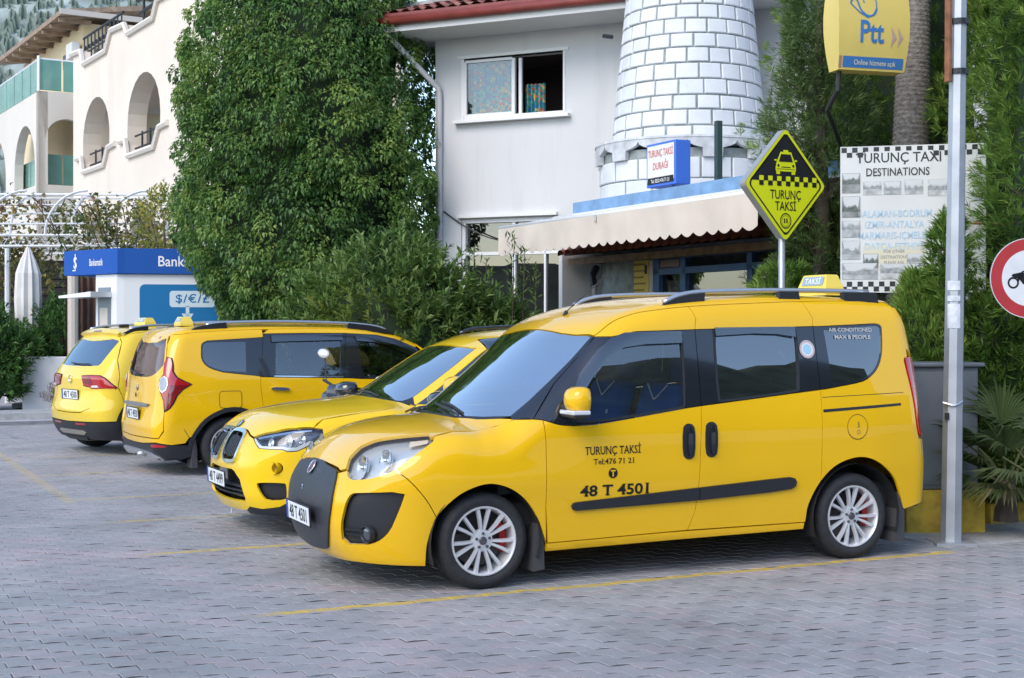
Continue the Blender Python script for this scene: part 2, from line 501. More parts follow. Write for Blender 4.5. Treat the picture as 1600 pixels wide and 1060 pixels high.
LODGY=Body(
 top=[(-.9,1.42),(-.75,1.56),(-.6,1.60),(-.2,1.625),(.5,1.645),(1.39,1.64),(1.98,1.595),(2.23,1.53),(2.56,1.36),(2.87,1.12),(2.95,1.05),(3.05,1.02),(3.2,.97),(3.5,.86),(3.65,.72)],
 crown=[(-.5,.06),(1.4,.08),(1.9,.15),(2.5,.2),(2.9,.1),(3.5,.1)],
 wid=[(.1,.80),(.2,.83),(.4,.86),(.7,.877),(.9,.872),(1.0,.862),(1.1,.842),(1.5,.735),(1.6,.70),(1.7,.66)],
 plan=[(-.85,.93),(-.5,.97),(0,1.),(2.4,1.),(3.0,.98),(3.3,.94),(3.6,.86)],
 front=[(.1,3.5),(.3,3.65),(.6,3.67),(.8,3.6),(1.0,3.4)], fplan=(.12,.2),
 rear=[(.15,-.76),(.3,-.83),(.5,-.85),(.7,-.82),(.85,-.80),(1.05,-.78),(1.3,-.715),(1.55,-.62),(1.7,-.55)], rplan=(.06,.05),
 bot=[(-.8,.15),(-.3,.17),(2.3,.2),(3.0,.2),(3.6,.2)], k=(.11,.28,.16,.05), bulge=[(0,.7,.4,.12,.01)])
TIG=Body(
 top=[(-1.0,1.12),(-.9,1.36),(-.75,1.51),(-.55,1.575),(-.2,1.61),(.5,1.635),(1.1,1.62),(1.4,1.57),(1.6,1.5),(1.9,1.33),(2.25,1.12),(2.4,1.06),(2.8,1.02),(3.2,.97),(3.5,.84)],
 crown=[(-.5,.07),(1.2,.09),(1.6,.2),(2.1,.22),(2.5,.1),(3.4,.12)],
 wid=[(.1,.84),(.2,.87),(.4,.905),(.6,.918),(.85,.92),(.95,.905),(1.05,.875),(1.3,.785),(1.5,.70),(1.6,.65)],
 plan=[(-.95,.92),(-.5,.98),(0,1.),(2.5,1.),(3.0,.98),(3.4,.90)],
 front=[(.1,3.4),(.4,3.58),(.7,3.58),(.9,3.5)], fplan=(.1,.2),
 rear=[(.15,-.72),(.25,-.83),(.4,-.90),(.55,-.92),(.7,-.88),(.85,-.87),(.97,-.87),(1.03,-.845),(1.2,-.74),(1.45,-.56),(1.6,-.45)], rplan=(.1,.1),
 bot=[(-.9,.11),(-.3,.16),(2.3,.22),(3.5,.22)], k=(.11,.28,.18,.05), bulge=[(0,.72,.4,.12,.012)])

# ---------------------------------------------------------------- car materials and common car parts
def paint(name, col, rough=.32):
    m = mat(name, col, rough, 0., .12, coat=1., coat_rough=.015, noise=(1.3, .025, 3))
    return m
P_VAN = paint('taxi yellow', (.84, .480, .005))
P_BMW = paint('lemon taxi yellow', (.86, .555, .006))
P_LOD = paint('deep taxi yellow', (.84, .485, .005))
P_TIG = paint('pale taxi yellow', (.82, .58, .045))
BLK = mat('black plastic', (.018, .02, .024), .45, bump=(220, .04))
GBLK = mat('gloss black', (.012, .014, .02), .08, coat=1.)
RUB = mat('tyre rubber', (.022, .023, .026), .75, noise=(30, .25), bump=(90, .1))
ALU = mat('alloy wheel', (.74, .75, .77), .30, .45, coat=.5)
CHR = mat('chrome', (.75, .76, .78), .08, 1.)
SILV = mat('satin silver', (.60, .61, .63), .3, .8)
DRK = mat('dark underbody', (.012, .012, .013), .8)
REDC = mat('red caliper', (.45, .015, .015), .4)
GLS = glass_mat('clear glass', (.78, .82, .82), .14)
WSG = glass_mat('windscreen glass', (.50, .56, .60), .76, (.97, .99, 1.))
TIN = glass_mat('dark tinted glass', (.05, .055, .06), .22)
LENS = glass_mat('lamp lens', (.95, .97, .98), .03, rise=.35)
REFL = mat('lamp reflector', (.80, .82, .84), .18, .9)
LAMPW = mat('lamp white', (.66, .69, .72), .3, .1)
REDL = mat('red lamp', (.42, .006, .012), .12, coat=1.)
REDD = mat('dark red lamp', (.20, .004, .01), .12, coat=1.)
ORG = mat('amber lamp', (.6, .16, .01), .2, coat=1.)
PLW = mat('number plate white', (.78, .79, .80), .4)
PLB = mat('number plate blue', (.02, .06, .42), .4)
INK = mat('black lettering', (.006, .006, .007), .5)
WLET = mat('white lettering', (.78, .78, .78), .5)
SEATB = mat('blue seat cover', (.008, .11, .50), .8, bump=(140, .2))
SEATD = mat('dark seat cloth', (.03, .03, .034), .9, bump=(140, .2))
DASH = mat('dashboard grey', (.05, .052, .056), .7, bump=(200, .1))
SIGNY = mat('taxi sign yellow', (.80, .62, .08), .35, coat=.6)
SIGNP = mat('taxi sign panel', (.28, .38, .46), .2, coat=.6)
BRA = mat('black leather cover', (.032, .034, .042), .42, bump=(9, .25))
RED = mat('red print', (.55, .03, .03), .5)

def wheel(car, x, side, y, r=.297, rim=.215, w=.20, pairs=7, m=ALU, steer=0., double=True):
    t = empty('wheel', (x, side * y, r), (0 if side > 0 else math.pi) + R(steer), parent=car.root)
    Q = Matrix.Rotation(R(-90), 3, 'X')
    h = w / 2
    pr = [(rim - .004, -h + .012), (rim + .02, -h), (r - .035, -h), (r - .010, -h + .016), (r - .002, -h + .035)]
    for g in (-.035, 0, .035): pr += [(r, g - .016), (r, g - .006), (r - .007, g - .004), (r - .007, g + .004), (r, g + .006), (r, g + .016)]
    pr += [(r - .002, h - .035), (r - .010, h - .016), (r - .032, h - .003), (rim + .045, h), (rim + .040, h + .002), (rim + .016, h - .002), (rim - .002, h - .014)]
    MB().lathe(pr, 48, Q).build('tyre', RUB, t, autosmooth=40)
    mb = MB(); mb.lathe([(rim, h - .016), (rim - .003, h - .004), (rim - .010, h - .004), (rim - .016, h - .012), (rim - .024, h - .04), (rim - .03, -h + .03)], 48, Q)
    n = pairs * (2 if double else 1)
    for k in range(n):
        if double: a = 2 * math.pi * (k // 2) / pairs + (1 if k % 2 else -1) * math.pi / pairs * .43
        else: a = 2 * math.pi * k / n
        a += math.pi / 2
        r0, r1 = .052, rim - .010; w0, w1 = (.020, .029) if double else (.035, .05)
        aa = 2 * math.pi * (k // 2) / pairs + math.pi / 2 if double else a
        a0 = aa + (a - aa) * .72
        d0 = Vector((math.cos(a0), 0, math.sin(a0))); d1 = Vector((math.cos(a), 0, math.sin(a)))
        s0 = Vector((-math.sin(a0), 0, math.cos(a0))); s1 = Vector((-math.sin(a), 0, math.cos(a)))
        v = []
        for f_, (rr, dd, ss, ww, yy) in enumerate(((r0, d0, s0, w0, h - .036), ((r0 + r1) / 2, (d0 + d1) / 2, (s0 + s1) / 2, (w0 + w1) / 2, h - .018), (r1, d1, s1, w1, h - .012))):
            for (kx, ky) in ((-.5, -.022), (-.34, .0), (.34, .0), (.5, -.022)): v.append(dd * rr + ss * ww * kx * 2 * .5 * 1.0 + Vector((0, yy + ky, 0)))
        f = []
        for i in range(2):
            for j in range(3): f.append((i * 4 + j, i * 4 + j + 1, i * 4 + j + 5, i * 4 + j + 4))
            f.append((i * 4 + 3, i * 4, i * 4 + 4, i * 4 + 7))
        mb.add(v, f)
    mb.lathe([(.0, h - .030), (.045, h - .030), (.066, h - .036), (.072, h - .06)], 32, Q)
    rm = mb.build('rim', m, t, autosmooth=50)
    mb = MB()
    for k in range(5):
        a = 2 * math.pi * k / 5 + .3; mb.lathe([(0, .012), (.0085, .012), (.010, 0)], 8, Matrix.Translation((.045 * math.cos(a), h - .033, .045 * math.sin(a))) @ Q.to_4x4())
    mb.lathe([(0, h - .018), (.022, h - .019), (.026, h - .026), (.026, h - .035)], 20, Q)
    mb.build('bolts', mat('bolt steel', (.16, .16, .17), .4, .8), t, autosmooth=40)
    MB().lathe([(0, -.012), (rim - .05, -.012), (rim - .05, -.03), (0, -.03)], 32, Q).build('brake_disc', mat('brake disc', (.10, .095, .09), .5, .6), t)
    MB().lathe([(rim - .085, .022), (rim - .04, .022), (rim - .035, -.02)], 10, Q, R(150), R(225)).build('brake_caliper', REDC, t)
    MB().lathe([(0, -h + .02), (rim - .02, -h + .02)], 24, Q).build('hub_back', DRK, t)
    return t

def plate(car, name, P, U, V, w=.52, h=.112, text='', frame=True):
    """number plate centred on P (car space), U across (reading direction), V up"""
    U, V = Vector(U).normalized(), Vector(V).normalized(); W = U.cross(V); P = Vector(P)
    r = MB().prism([(-w / 2 - .008, -h / 2 - .008), (w / 2 + .008, -h / 2 - .008), (w / 2 + .008, h / 2 + .008), (-w / 2 - .008, h / 2 + .008)], -.006, .003, (U, V, W, P)).build(name, BLK, car.root)
    flat('plate_face', r, PLW, [rect(-w / 2, -h / 2, w / 2, h / 2)], U, V, P, .0045)
    flat('country_band', r, PLB, [rect(-w / 2, -h / 2, -w / 2 + .042, h / 2)], U, V, P, .006)
    if text:
        v, f = text2d(text, h * 1.02, .012, .86); flat('plate_number', r, INK, [([(x + .02, y - h * .36) for x, y in v], f)], U, V, P, .006)
    return r

def taxi_sign(car, x, z, y=0., text=True, face=1):
    t = empty('taxi_sign', (x, y, z), 0, parent=car.root)
    mb = MB(); L, Wd, H_ = .42, .20, .17     # trapezoid lamp: long across the roof
    v = []
    for (k, hh) in ((1., 0), (1., .03), (.93, .07), (.62, .155), (.54, .165)):
        v += [(-Wd / 2 * k, -L / 2 * (k * .5 + .5), hh), (Wd / 2 * k, -L / 2 * (k * .5 + .5), hh), (Wd / 2 * k, L / 2 * (k * .5 + .5), hh), (-Wd / 2 * k, L / 2 * (k * .5 + .5), hh)]
    f = [(i * 4 + j, i * 4 + (j + 1) % 4, i * 4 + 4 + (j + 1) % 4, i * 4 + 4 + j) for i in range(4) for j in range(4)] + [(16, 17, 18, 19)]
    MB().add(v, f).build('sign_shell', SIGNY, t)
    MB().bbox((0, 0, -.008), (.13, .24, .025), .006).build('sign_base', BLK, t)
    for sg in (1, -1):      # front and back text panels on the sloping faces
        a = Vector((sg * Wd / 2 * .93, 0, .07)); b = Vector((sg * Wd / 2 * .62, 0, .155))
        V = (b - a).normalized(); U = Vector((0, sg, 0)); O = (a + b) / 2 + Vector((sg * .004, 0, .002))
        flat('sign_panel', t, SIGNP, [rect(-.15, -.036, .15, .036)], U, V, O, .001)
        v2, f2 = text2d('TAKSİ', .066, .01, 1.25); flat('sign_text', t, WLET, [([(x, y - .023) for x, y in v2], f2)], U, V, O, .003)
    return t

def stroke2(pts, wd):
    o = []
    for (a, b), (c_, d_) in zip(pts, pts[1:]):
        L_ = math.hypot(c_ - a, d_ - b) or 1; nx, ny = -(d_ - b) / L_ * wd / 2, (c_ - a) / L_ * wd / 2; o.append(([(a + nx, b + ny), (a - nx, b - ny), (c_ - nx, d_ - ny), (c_ + nx, d_ + ny)], [(0, 1, 2, 3)]))
    return o
def seat(car, x, y, m, w=.5, z=.35, back=.62, head=True, text=''):
    t = empty('seat', (x, y, z), 0, parent=car.root)
    MB().bbox((.22, 0, .06), (.52, w, .16), .06, seg=3).build('cushion', m, t, smooth=True)
    b = MB().bbox((0, 0, back / 2), (.15, w, back), .065, seg=3)
    Q = Matrix.Rotation(R(-16), 3, 'Y'); b.v = [tuple(Q @ Vector(p) + Vector((-.06, 0, .10))) for p in b.v]
    b.build('backrest', m, t, smooth=True)
    if text:
        up = Q @ Vector((0, 0, 1)); O = Q @ Vector((.078, 0, 0)) + Vector((-.06, 0, .10))
        v_, f_ = text2d(text, .085, .012, 1.0); flat('cover_lettering', t, WLET, [([(x, y + .22) for x, y in v_], f_)], (0, 1, 0), up, O, .003)
        flat('cover_collar', t, WLET, stroke2([(-.14, .60), (-.02, .50), (.0, .49), (.02, .50), (.14, .60)], .014) + stroke2([(-.2, .35), (-.16, .37)], .02) + stroke2([(.12, .37), (.15, .37)], .03), (0, 1, 0), up, O, .003)
    if head:
        hmb = MB().bbox((-.06 - .285 * (back / .62) - .01, 0, .10 + back + .07), (.10, .27, .18), .045, seg=3); hmb.build('headrest', m, t, smooth=True)
    return t

def steering(car, x, y, z):
    mb = MB(); n = 28
    Q = Matrix.Rotation(R(-65), 3, 'Y')
    pts = [Q @ Vector((.18 * math.cos(2 * math.pi * k / n), .18 * math.sin(2 * math.pi * k / n), 0)) + Vector((x, y, z)) for k in range(n + 1)]
    mb.tube(pts, .016, 8, cap=False); mb.tube([Vector((x, y, z)) + Q @ Vector((-.17, 0, 0)), Vector((x, y, z)) + Q @ Vector((.17, 0, 0))], .018, 6)
    mb.tube([(x, y, z), Vector((x, y, z)) + Q @ Vector((0, 0, -.3))], .03, 8)
    return mb.build('steering_wheel', BLK, car.root, smooth=True)

def arch_liner(car, x, r, zc, w0, w1):
    for sg in (1, -1):
        mb = MB(); n = 20; v = []; f = []
        for k in range(n + 1):
            a = R(-20 + 220 * k / n); v += [(x + r * math.cos(a), sg * w1, zc + r * math.sin(a)), (x + r * math.cos(a), sg * w0, zc + r * math.sin(a))]
        for k in range(n): f.append((2 * k, 2 * k + 2, 2 * k + 3, 2 * k + 1))
        f.append(tuple(range(1, 2 * n + 2, 2)))
        mb.add(v, f); mb.build('wheel_arch_liner', DRK, car.root)

def underbody(car, x0, x1, w, z=.24):
    MB().bbox(((x0 + x1) / 2, 0, z + .02), (x1 - x0, w * 2 * .86, .12), .04).build('underbody', DRK, car.root)

def roof_rail(car, pts, foot, m=SILV, r=.014):
    for sg in (1, -1):
        q = [(x, sg * y, z) for x, y, z in pts]
        o = MB().tube(q, r, 8).build('roof_rail', m, car.root, smooth=True)
        for (a, b, c, h) in foot:       # x0,x1 of the foot, its y, roof z there
            mb = MB()
            mb.prism([(a[0], a[1] - .03), (b[0], b[1] - .03), (b[0] - (.0 if b[0] > a[0] else 0), h), (c, h)], -.02, .02, ((1, 0, 0), (0, 0, 1), (0, 1, 0), (0, sg * pts[1][1], 0)))
            mb.build('rail_foot', BLK, o)

def wiper(car, P, name='wiper'):
    mb = MB(); mb.tube(P, .008, 6); return mb.build(name, BLK, car.root, smooth=True)

def door_mirror(car, x, y, z, m, sz=(.11, .20, .15), arm=True, sides=(1, -1), strip=True):
    for sg in sides:
        t = empty('door_mirror', (x, sg * y, z), 0, parent=car.root)
        hx, hy, hz = sz
        mb = MB(); n = 14; v = []; f = []
        sec = [(-.5, .80, 0), (-.45, .94, 0), (-.25, 1., 0), (.05, .96, 0), (.3, .78, .0), (.45, .5, .0), (.52, .15, 0)]
        for (px, k, _) in sec:
            for j in range(n):
                a = 2 * math.pi * j / n; c, s_ = math.cos(a), math.sin(a)
                e = .55; cy = math.copysign(abs(c) ** e, c); sz_ = math.copysign(abs(s_) ** e, s_)
                v.append((px * hx, sg * (.11 + cy * hy / 2 * k), hz * .5 + sz_ * hz / 2 * k))
        for i in range(len(sec) - 1):
            for j in range(n): f.append((i * n + j, i * n + (j + 1) % n, (i + 1) * n + (j + 1) % n, (i + 1) * n + j))
        f.append(tuple(range((len(sec) - 1) * n, len(sec) * n)))
        mb.add(v, f); mb.build('mirror_cap', m, t, smooth=True)
        flat('mirror_glass', t, CHR, [([(sg * (.11 + q[0]), hz * .5 + q[1]) for q in chaikin([(-hy * .43, -hz * .43), (hy * .43, -hz * .43), (hy * .43, hz * .43), (-hy * .43, hz * .43)], 2)], [tuple(range(16))])], (0, 1, 0), (0, 0, 1), (-hx * .5, 0, 0), 0.)
        MB().bbox((.0, sg * .0, .03), (.075, .12, .05), .018).build('mirror_arm', BLK, t)
        if strip:
            MB().bbox((.004, sg * .11, .006), (hx * .94, hy * .97, .028), .008).build('indicator_strip', mat('clear indicator', (.75, .76, .78), .15, .2, coat=1.), t)
            MB().bbox((.0, sg * .11, -.014), (hx * .9, hy * .92, .022), .008).build('mirror_base', BLK, t)

# ---------------------------------------------------------------- the van in front
def build_van():
    c = Car('taxi_van', VAN, (2.012, 10.534), math.pi + R(24.3), 'tall yellow taxi van in front with black lettering 48 T 4501 on its door', P_VAN)
    S = ('side',); TP = ('top', .5); CY = ('cyl', 2.4); CR = ('cylr', .6)
    seam_roof = spl([(1.96, 1.55), (1.86, 1.615), (1.77, 1.66), (1.63, 1.70), (1.49, 1.72), (1.3, 1.74), (1.02, 1.757), (.73, 1.77), (.34, 1.785), (-.17, 1.792), (-.42, 1.785)], 4)
    fa = [(3.155, .19), (3.15, .31), (3.10, .46)] + [(2.99, .575), (2.88, .632), (2.76, .652), (2.63, .615), (2.52, .535), (2.44, .425), (2.39, .31), (2.372, .262)]
    fa = spl(fa, 5)
    i46 = min(range(len(fa)), key=lambda i: math.dist(fa[i], (3.10, .46)))
    ra = spl([(.42, .283), (.40, .41), (.31, .56), (.18, .665), (0., .71), (-.16, .675), (-.31, .565), (-.38, .44), (-.425, .32)], 5)
    i_r = min(range(len(ra)), key=lambda i: math.dist(ra[i], (.31, .56)))
    HL = [(.485, .733), (.42, .80), (.428, .865), (.518, .906), (.775, .941), (.947, .954), (1.022, .941), (1.03, .916), (.972, .863), (.908, .81), (.848, .753), (.797, .726), (.703, .696), (.594, .682), (.535, .692)]
    belt = spl([(2.40, 1.03), (2.28, .996), (2.13, .990), (1.96, 1.003), (1.43, 1.073), (1.257, 1.092)], 5)
    # bonnet edge (x, y) seen from above, from the lamp to the windscreen pillar
    bedge = [(3.10, .765), (2.95, .745), (2.80, .735), (2.66, .745), (2.55, .79)]
    bz = c.to(TP, bedge, S)
    hl_s = c.to(CY, [HL[5], HL[6], HL[7], HL[8], HL[9], HL[10]], S)
    a_c = c.to(S, fa[:i46 + 1], CY); seam_c = spl([HL[10], (.937, .687), (1.02, .58), a_c[-1]], 5); bump_s = c.to(CY, seam_c, S)
    fender = fa[i46:] + [(2.385, .5), (2.39, .9), (2.40, 1.03), (2.455, 1.035)] + bz[::-1] + hl_s + bump_s[1:-1]
    c.panel('fender', S, fender)
    # bumper
    G = chaikin([(.593, .599), (.629, .609), (.916, .625), (.897, .56), (.864, .475), (.826, .386), (.769, .326), (.711, .3), (.642, .29), (.512, .283), (.520, .40), (.545, .488), (.565, .555)], 1)
    bumper = [(0, .742), (.2, .735), (.37, .722), (.40, .705), (.485, .725)] + [HL[0]] + HL[:9:-1][:5] + seam_c[1:-1] + a_c[::-1] + [(1.0, .165), (.80, .172), (.60, .178), (.33, .169), (0, .16)]
    hole_l = [(-x, y) for x, y in G]
    c.panel('front_bumper', CY, bumper, mirror='sym', hole=[G, hole_l], res=.03)
    for o in c.panel('bumper_grille', CY, inset(G, -.004), BLK, off=-.035, gap=0, depth=0): pass
    for zz in (.345, .375):
        c.panel('grille_slat', CY, [(.535, zz - .006), (.73, zz - .006), (.73, zz + .006), (.535, zz + .006)], BLK, off=-.02, gap=0, depth=.015)
    for sg in (1, -1):
        P, N = c.lift(CY, [(.683, .356)], -.012); P = P[0] * [1, sg, 1]; n = Vector(N[0] * [1, sg, 1]); n = (n + Vector((1.2, 0, 0))).normalized()
        Q = n.to_track_quat('Z', 'Y').to_matrix().to_4x4(); Q.translation = Vector(P)
        f = MB().lathe([(.052, -.03), (.054, .006), (.048, .012), (.042, .0)], 24, Q).build('fog_lamp', BLK, c.root, smooth=True)
        MB().lathe([(0, .004), (.03, .002), (.042, -.004)], 24, Q).build('fog_lamp_lens', mat('dark lens', (.10, .11, .13), .05, .5, coat=1.), f, smooth=True)
    # black cover over the radiator grille
    bra = chaikin([(0, .752), (.12, .752), (.16, .738), (.36, .722), (.41, .705), (.443, .624), (.449, .517), (.406, .346), (.34, .245), (.283, .226), (.1, .212), (0, .208)], 1)
    bra = [(0, .752)] + [q for q in bra if q[0] > .004] + [(0, .208)]
    c.panel('grille_cover', CY, bra, BRA, off=.014, gap=0, depth=.016, mirror='sym')
    P, N = c.lift(CY, [(0., .70)], .02); Q = Vector(N[0]).to_track_quat('Z', 'Y').to_matrix().to_4x4(); Q.translation = Vector(P[0])
    b = MB().lathe([(.046, .0), (.050, .006), (.044, .010), (.040, .006)], 28, Q).build('badge', CHR, c.root, smooth=True)
    MB().lathe([(0, .008), (.040, .005)], 28, Q).build('badge_disc', mat('badge maroon', (.22, .05, .045), .3, .3), b, smooth=True)
    P, N = c.lift(CY, [(-.03, .575)], .018)
    MB().bbox(tuple(P[0]), (.012, .018, .035), .005).build('cover_clip', CHR, c.root)
    plate(c, 'number_plate', (3.715, .022, .425), (0, 1, .0), (.07, 0, 1), text='48 T 4501')
    # bonnet
    fe = [(0, .752), (.2, .745), (.37, .732), (.41, .72), (.47, .735)]
    front_xy = c.to(CY, fe, TP); hl_xy = c.to(CY, [HL[1], HL[2], HL[3], (.64, .925), HL[4], HL[5]], TP)
    bon = front_xy + hl_xy + bedge + [(2.60, .70), (2.70, .55), (2.775, .34), (2.80, .15), (2.805, 0)]
    c.panel('bonnet', TP, bon, mirror='sym', res=.03)
    # headlights
    for o in c.panel('headlight', CY, HL, LENS, off=.002, gap=.002, depth=0, res=.025):
        sg = 1 if np.mean([v.co.y for v in o.data.vertices]) > 0 else -1
        for (nm, off, mm, pl) in (('lamp_bowl', -.055, mat('grey lamp bowl', (.56, .59, .62), .25, .3), inset(HL, -.035)),):
            uv, fs = fill([tuple(q) for q in pl], .03); P, N = c.lift(CY, uv, off); k = np.array([1, sg, 1]); surf_obj(nm, P * k, N * k, fs, mm, o, 0)
        for (u, z, r_) in ((.585, .775, .078), (.755, .825, .070)):
            P, N = c.lift(CY, [(u, z)], -.042); n = Vector(N[0] * [1, sg, 1]); n = (n * .4 + Vector((1, 0, 0))).normalized()
            Q = n.to_track_quat('Z', 'Y').to_matrix().to_4x4(); Q.translation = Vector(P[0] * [1, sg, 1])
            MB().lathe([(0, -.03), (r_ * .5, -.022), (r_ * .85, .0), (r_, .022), (r_ * 1.04, .02)], 24, Q).build('lamp_reflector', REFL, o, smooth=True)
            MB().lathe([(0, .03), (.012, .022), (.016, .0)], 12, Q).build('bulb_shield', CHR, o, smooth=True)
        uv, fs = fill([tuple(q) for q in [(.86, .90), (.98, .925), (.96, .945), (.82, .93)]], .03); P, N = c.lift(CY, uv, -.03); k = np.array([1, sg, 1]); surf_obj('turn_signal', P * k, N * k, fs, mat('pale amber', (.75, .62, .45), .2), o, 0)
    # doors, sill, quarter panel
    seam_b = [(1.257, 1.092), (1.268, .92), (1.28, .59), (1.30, .41), (1.35, .283)]
    c.panel('front_door', S, belt + seam_b[1:] + [(1.51, .28), (2.16, .266), (2.36, .262), (2.385, .5), (2.39, .9)])
    seam_q = [(.297, 1.18), (.305, .9), (.31, .62), ra[i_r]]
    c.panel('sliding_door', S, [seam_b[0], (1.13, 1.104), (.5, 1.162)] + seam_q + ra[:i_r][::-1] + seam_b[:0:-1])
    c.panel('sill', S, [(2.365, .260), (2.16, .264), (1.51, .278), (.425, .281), (.43, .235), (1.51, .222), (2.37, .207)], depth=.03)
    QW = [(.24, 1.612), (-.275, 1.632), (-.298, 1.60), (-.265, 1.42), (-.205, 1.315), (-.10, 1.243), (.24, 1.185)]
    QWs = [QW[0]] + spl([(-.24, 1.632), (-.285, 1.62), (-.295, 1.58), (-.265, 1.42), (-.205, 1.315), (-.10, 1.243), (.0, 1.218)], 4) + [QW[-1]]
    tailc = spl([(.70, 1.76), (.74, 1.60), (.765, 1.40), (.795, 1.37), (.80, 1.1), (.80, .92), (.79, .84), (.77, .6), (.74, .36)], 3)
    tail_s = c.to(CR, tailc, S)
    quarter = [(.297, 1.18), QW[-1]] + QWs[::-1][1:-1] + [QW[0], (.297, 1.612), (.29, 1.67), (.32, 1.75), (.33, 1.785)] + [q for q in seam_roof if q[0] < .32] + tail_s + [(-.45, .33)] + ra[::-1][:len(ra) - i_r] + [(.31, .62), (.305, .9)]
    c.panel('quarter_panel', S, quarter)
    # roof frame above the doors
    bt = [(1.96, 1.545), (1.86, 1.545), (1.78, 1.56), (1.69, 1.578), (1.32, 1.588), (1.245, 1.591)]
    sd = [(1.245, 1.591), (1.225, 1.66), (1.235, 1.71), (1.25, 1.743)]
    c.panel('door_frame', S, bt + sd[1:] + [q for q in seam_roof if q[0] > 1.26][::-1])
    c.panel('door_frame', S, sd + [q for q in seam_roof if .34 < q[0] < 1.24] + [(.33, 1.785), (.32, 1.75), (.29, 1.67), (.297, 1.612)])
    # gloss black window band with panes
    GF = chaikin([(2.24, 1.04), (2.23, 1.12), (2.12, 1.27), (1.98, 1.42), (1.88, 1.495), (1.76, 1.535), (1.60, 1.552), (1.37, 1.557), (1.355, 1.55), (1.385, 1.10), (1.40, 1.088), (1.9, 1.028), (2.12, 1.014)], 1)
    GR = chaikin([(1.10, 1.582), (1.06, 1.585), (.47, 1.596), (.445, 1.58), (.475, 1.19), (.50, 1.178), (1.09, 1.122), (1.12, 1.13)], 1)
    GQ = [tuple(q) for q in inset([(.225, 1.60)] + [q for q in QWs[1:-1]] + [(.205, 1.205)], .014)]
    c.panel('window_band', S, belt[:-1] + [(1.257, 1.092), (1.245, 1.591)] + bt[::-1][1:] + [(2.11, 1.396), (2.27, 1.25), (2.455, 1.035)], GBLK, hole=[GF])
    c.panel('window_band', S, [(1.257, 1.092), (1.13, 1.104), (.5, 1.162), (.297, 1.18), (.297, 1.612), (1.245, 1.591)], GBLK, hole=[GR])
    c.panel('window_band', S, [(.297, 1.18), (.24, 1.185)] + QWs[::-1][1:-1] + [(.24, 1.612), (.297, 1.612)], GBLK, hole=[GQ])
    c.panel('front_window', S, GF, GLS, off=-.008, gap=-.003, depth=0)
    c.panel('rear_window', S, GR, TIN, off=-.006, gap=-.003, depth=0)
    c.panel('quarter_window', S, GQ, TIN, off=-.004, gap=-.003, depth=0)
    for g, nm in ((GF, 'window_seal'), (GR, 'window_seal')):
        c.panel(nm, S, inset(g, -.012), BLK, off=.004, gap=0, depth=.008, hole=[[tuple(q) for q in inset(g, .004)]])
    SMK = glass_mat('smoked deflector', (.10, .11, .13), .14)
    c.panel('wind_deflector', S, [(2.21, 1.15), (2.12, 1.30), (1.98, 1.45), (1.88, 1.525), (1.78, 1.562), (1.6, 1.572), (1.36, 1.576), (1.365, 1.50), (1.64, 1.492), (1.80, 1.472), (1.90, 1.425), (2.02, 1.315), (2.12, 1.19), (2.16, 1.13)], SMK, off=.022, gap=0, depth=.012)
    c.panel('wind_deflector', S, [(1.10, 1.60), (.46, 1.606), (.462, 1.535), (.60, 1.555), (.8, 1.56), (1.10, 1.545)], SMK, off=.022, gap=0, depth=.012)
    # windscreen and its black pillars
    ws_side = c.to(S, [(1.972, 1.546), (2.26, 1.295), (2.55, 1.05)], TP)
    top_e = [(2.055, 0), (2.05, .2), (2.04, .4), (2.015, .56), ws_side[0]]
    bot_e = [(2.555, .74), (2.66, .56), (2.745, .36), (2.775, .15), (2.78, 0)]
    glass = top_e + [(2.10, ws_side[0][1] + .005), (2.262, .735), (2.42, .745)] + bot_e
    c.panel('windscreen', TP, glass, WSG, off=-.002, gap=.002, depth=0, mirror='sym')
    pil_o = c.to(S, [(1.958, 1.548), (2.03, 1.47), (2.11, 1.396), (2.27, 1.25), (2.455, 1.035)], TP)
    c.panel('windscreen_pillar', TP, [(1.972, ws_side[0][1]), (2.10, ws_side[0][1] + .005), (2.262, .735), (2.42, .745), (2.555, .74), (2.56, .79)] + pil_o[::-1], GBLK, gap=.001)
    frit = [(2.805, 0), (2.80, .15), (2.775, .34), (2.70, .55), (2.60, .70), (2.555, .74), (2.66, .56), (2.745, .36), (2.775, .15), (2.78, 0)]
    c.panel('cowl', TP, frit, BLK, mirror='sym', gap=.0)
    # roof
    re = c.to(S, seam_roof, TP)
    c.panel('roof', TP, [(2.05, 0), (2.045, .2), (2.035, .4), (2.01, .56), (1.962, ws_side[0][1])] + re + [(-.50, .62), (-.53, .4), (-.54, 0)], mirror='sym', res=.04)
    # rear: tailgate, lamps, bumper
    c.panel('tailgate', CR, [(0, 1.775), (.45, 1.765), (.68, 1.745)] + [q for q in tailc if 1.41 < q[1] < 1.74] + [(.70, 1.39), (.66, .8), (.66, .50), (0, .50)], mirror='sym', hole=None)
    c.panel('tail_lamp', CR, chaikin([(.705, 1.385), (.775, 1.40), (.795, 1.37), (.80, 1.1), (.80, .93), (.785, .83), (.70, .83), (.67, 1.0)], 1), REDL, off=.008, gap=.002)
    c.panel('rear_window_pane', CR, [(0, 1.65), (.6, 1.65), (.68, 1.2), (0, 1.15)], TIN, off=.004, gap=0, mirror='sym')
    c.panel('rear_bumper', CR, [(0, .495), (.66, .495), (.66, .81), (.78, .82)] + [q for q in tailc if q[1] < .82] + [(0, .34)], mirror='sym')
    MB().tube([(-.62, .35, .33), (-.76, .35, .335), (-.80, .35, .34)], .016, 8).build('tow_hitch', BLK, c.root)
    MB().lathe([(0, -.025), (.02, -.02), (.027, 0), (.02, .02), (0, .025)], 12, Matrix.Translation((-.81, .35, .345))).build('tow_ball', BLK, c.root, smooth=True)
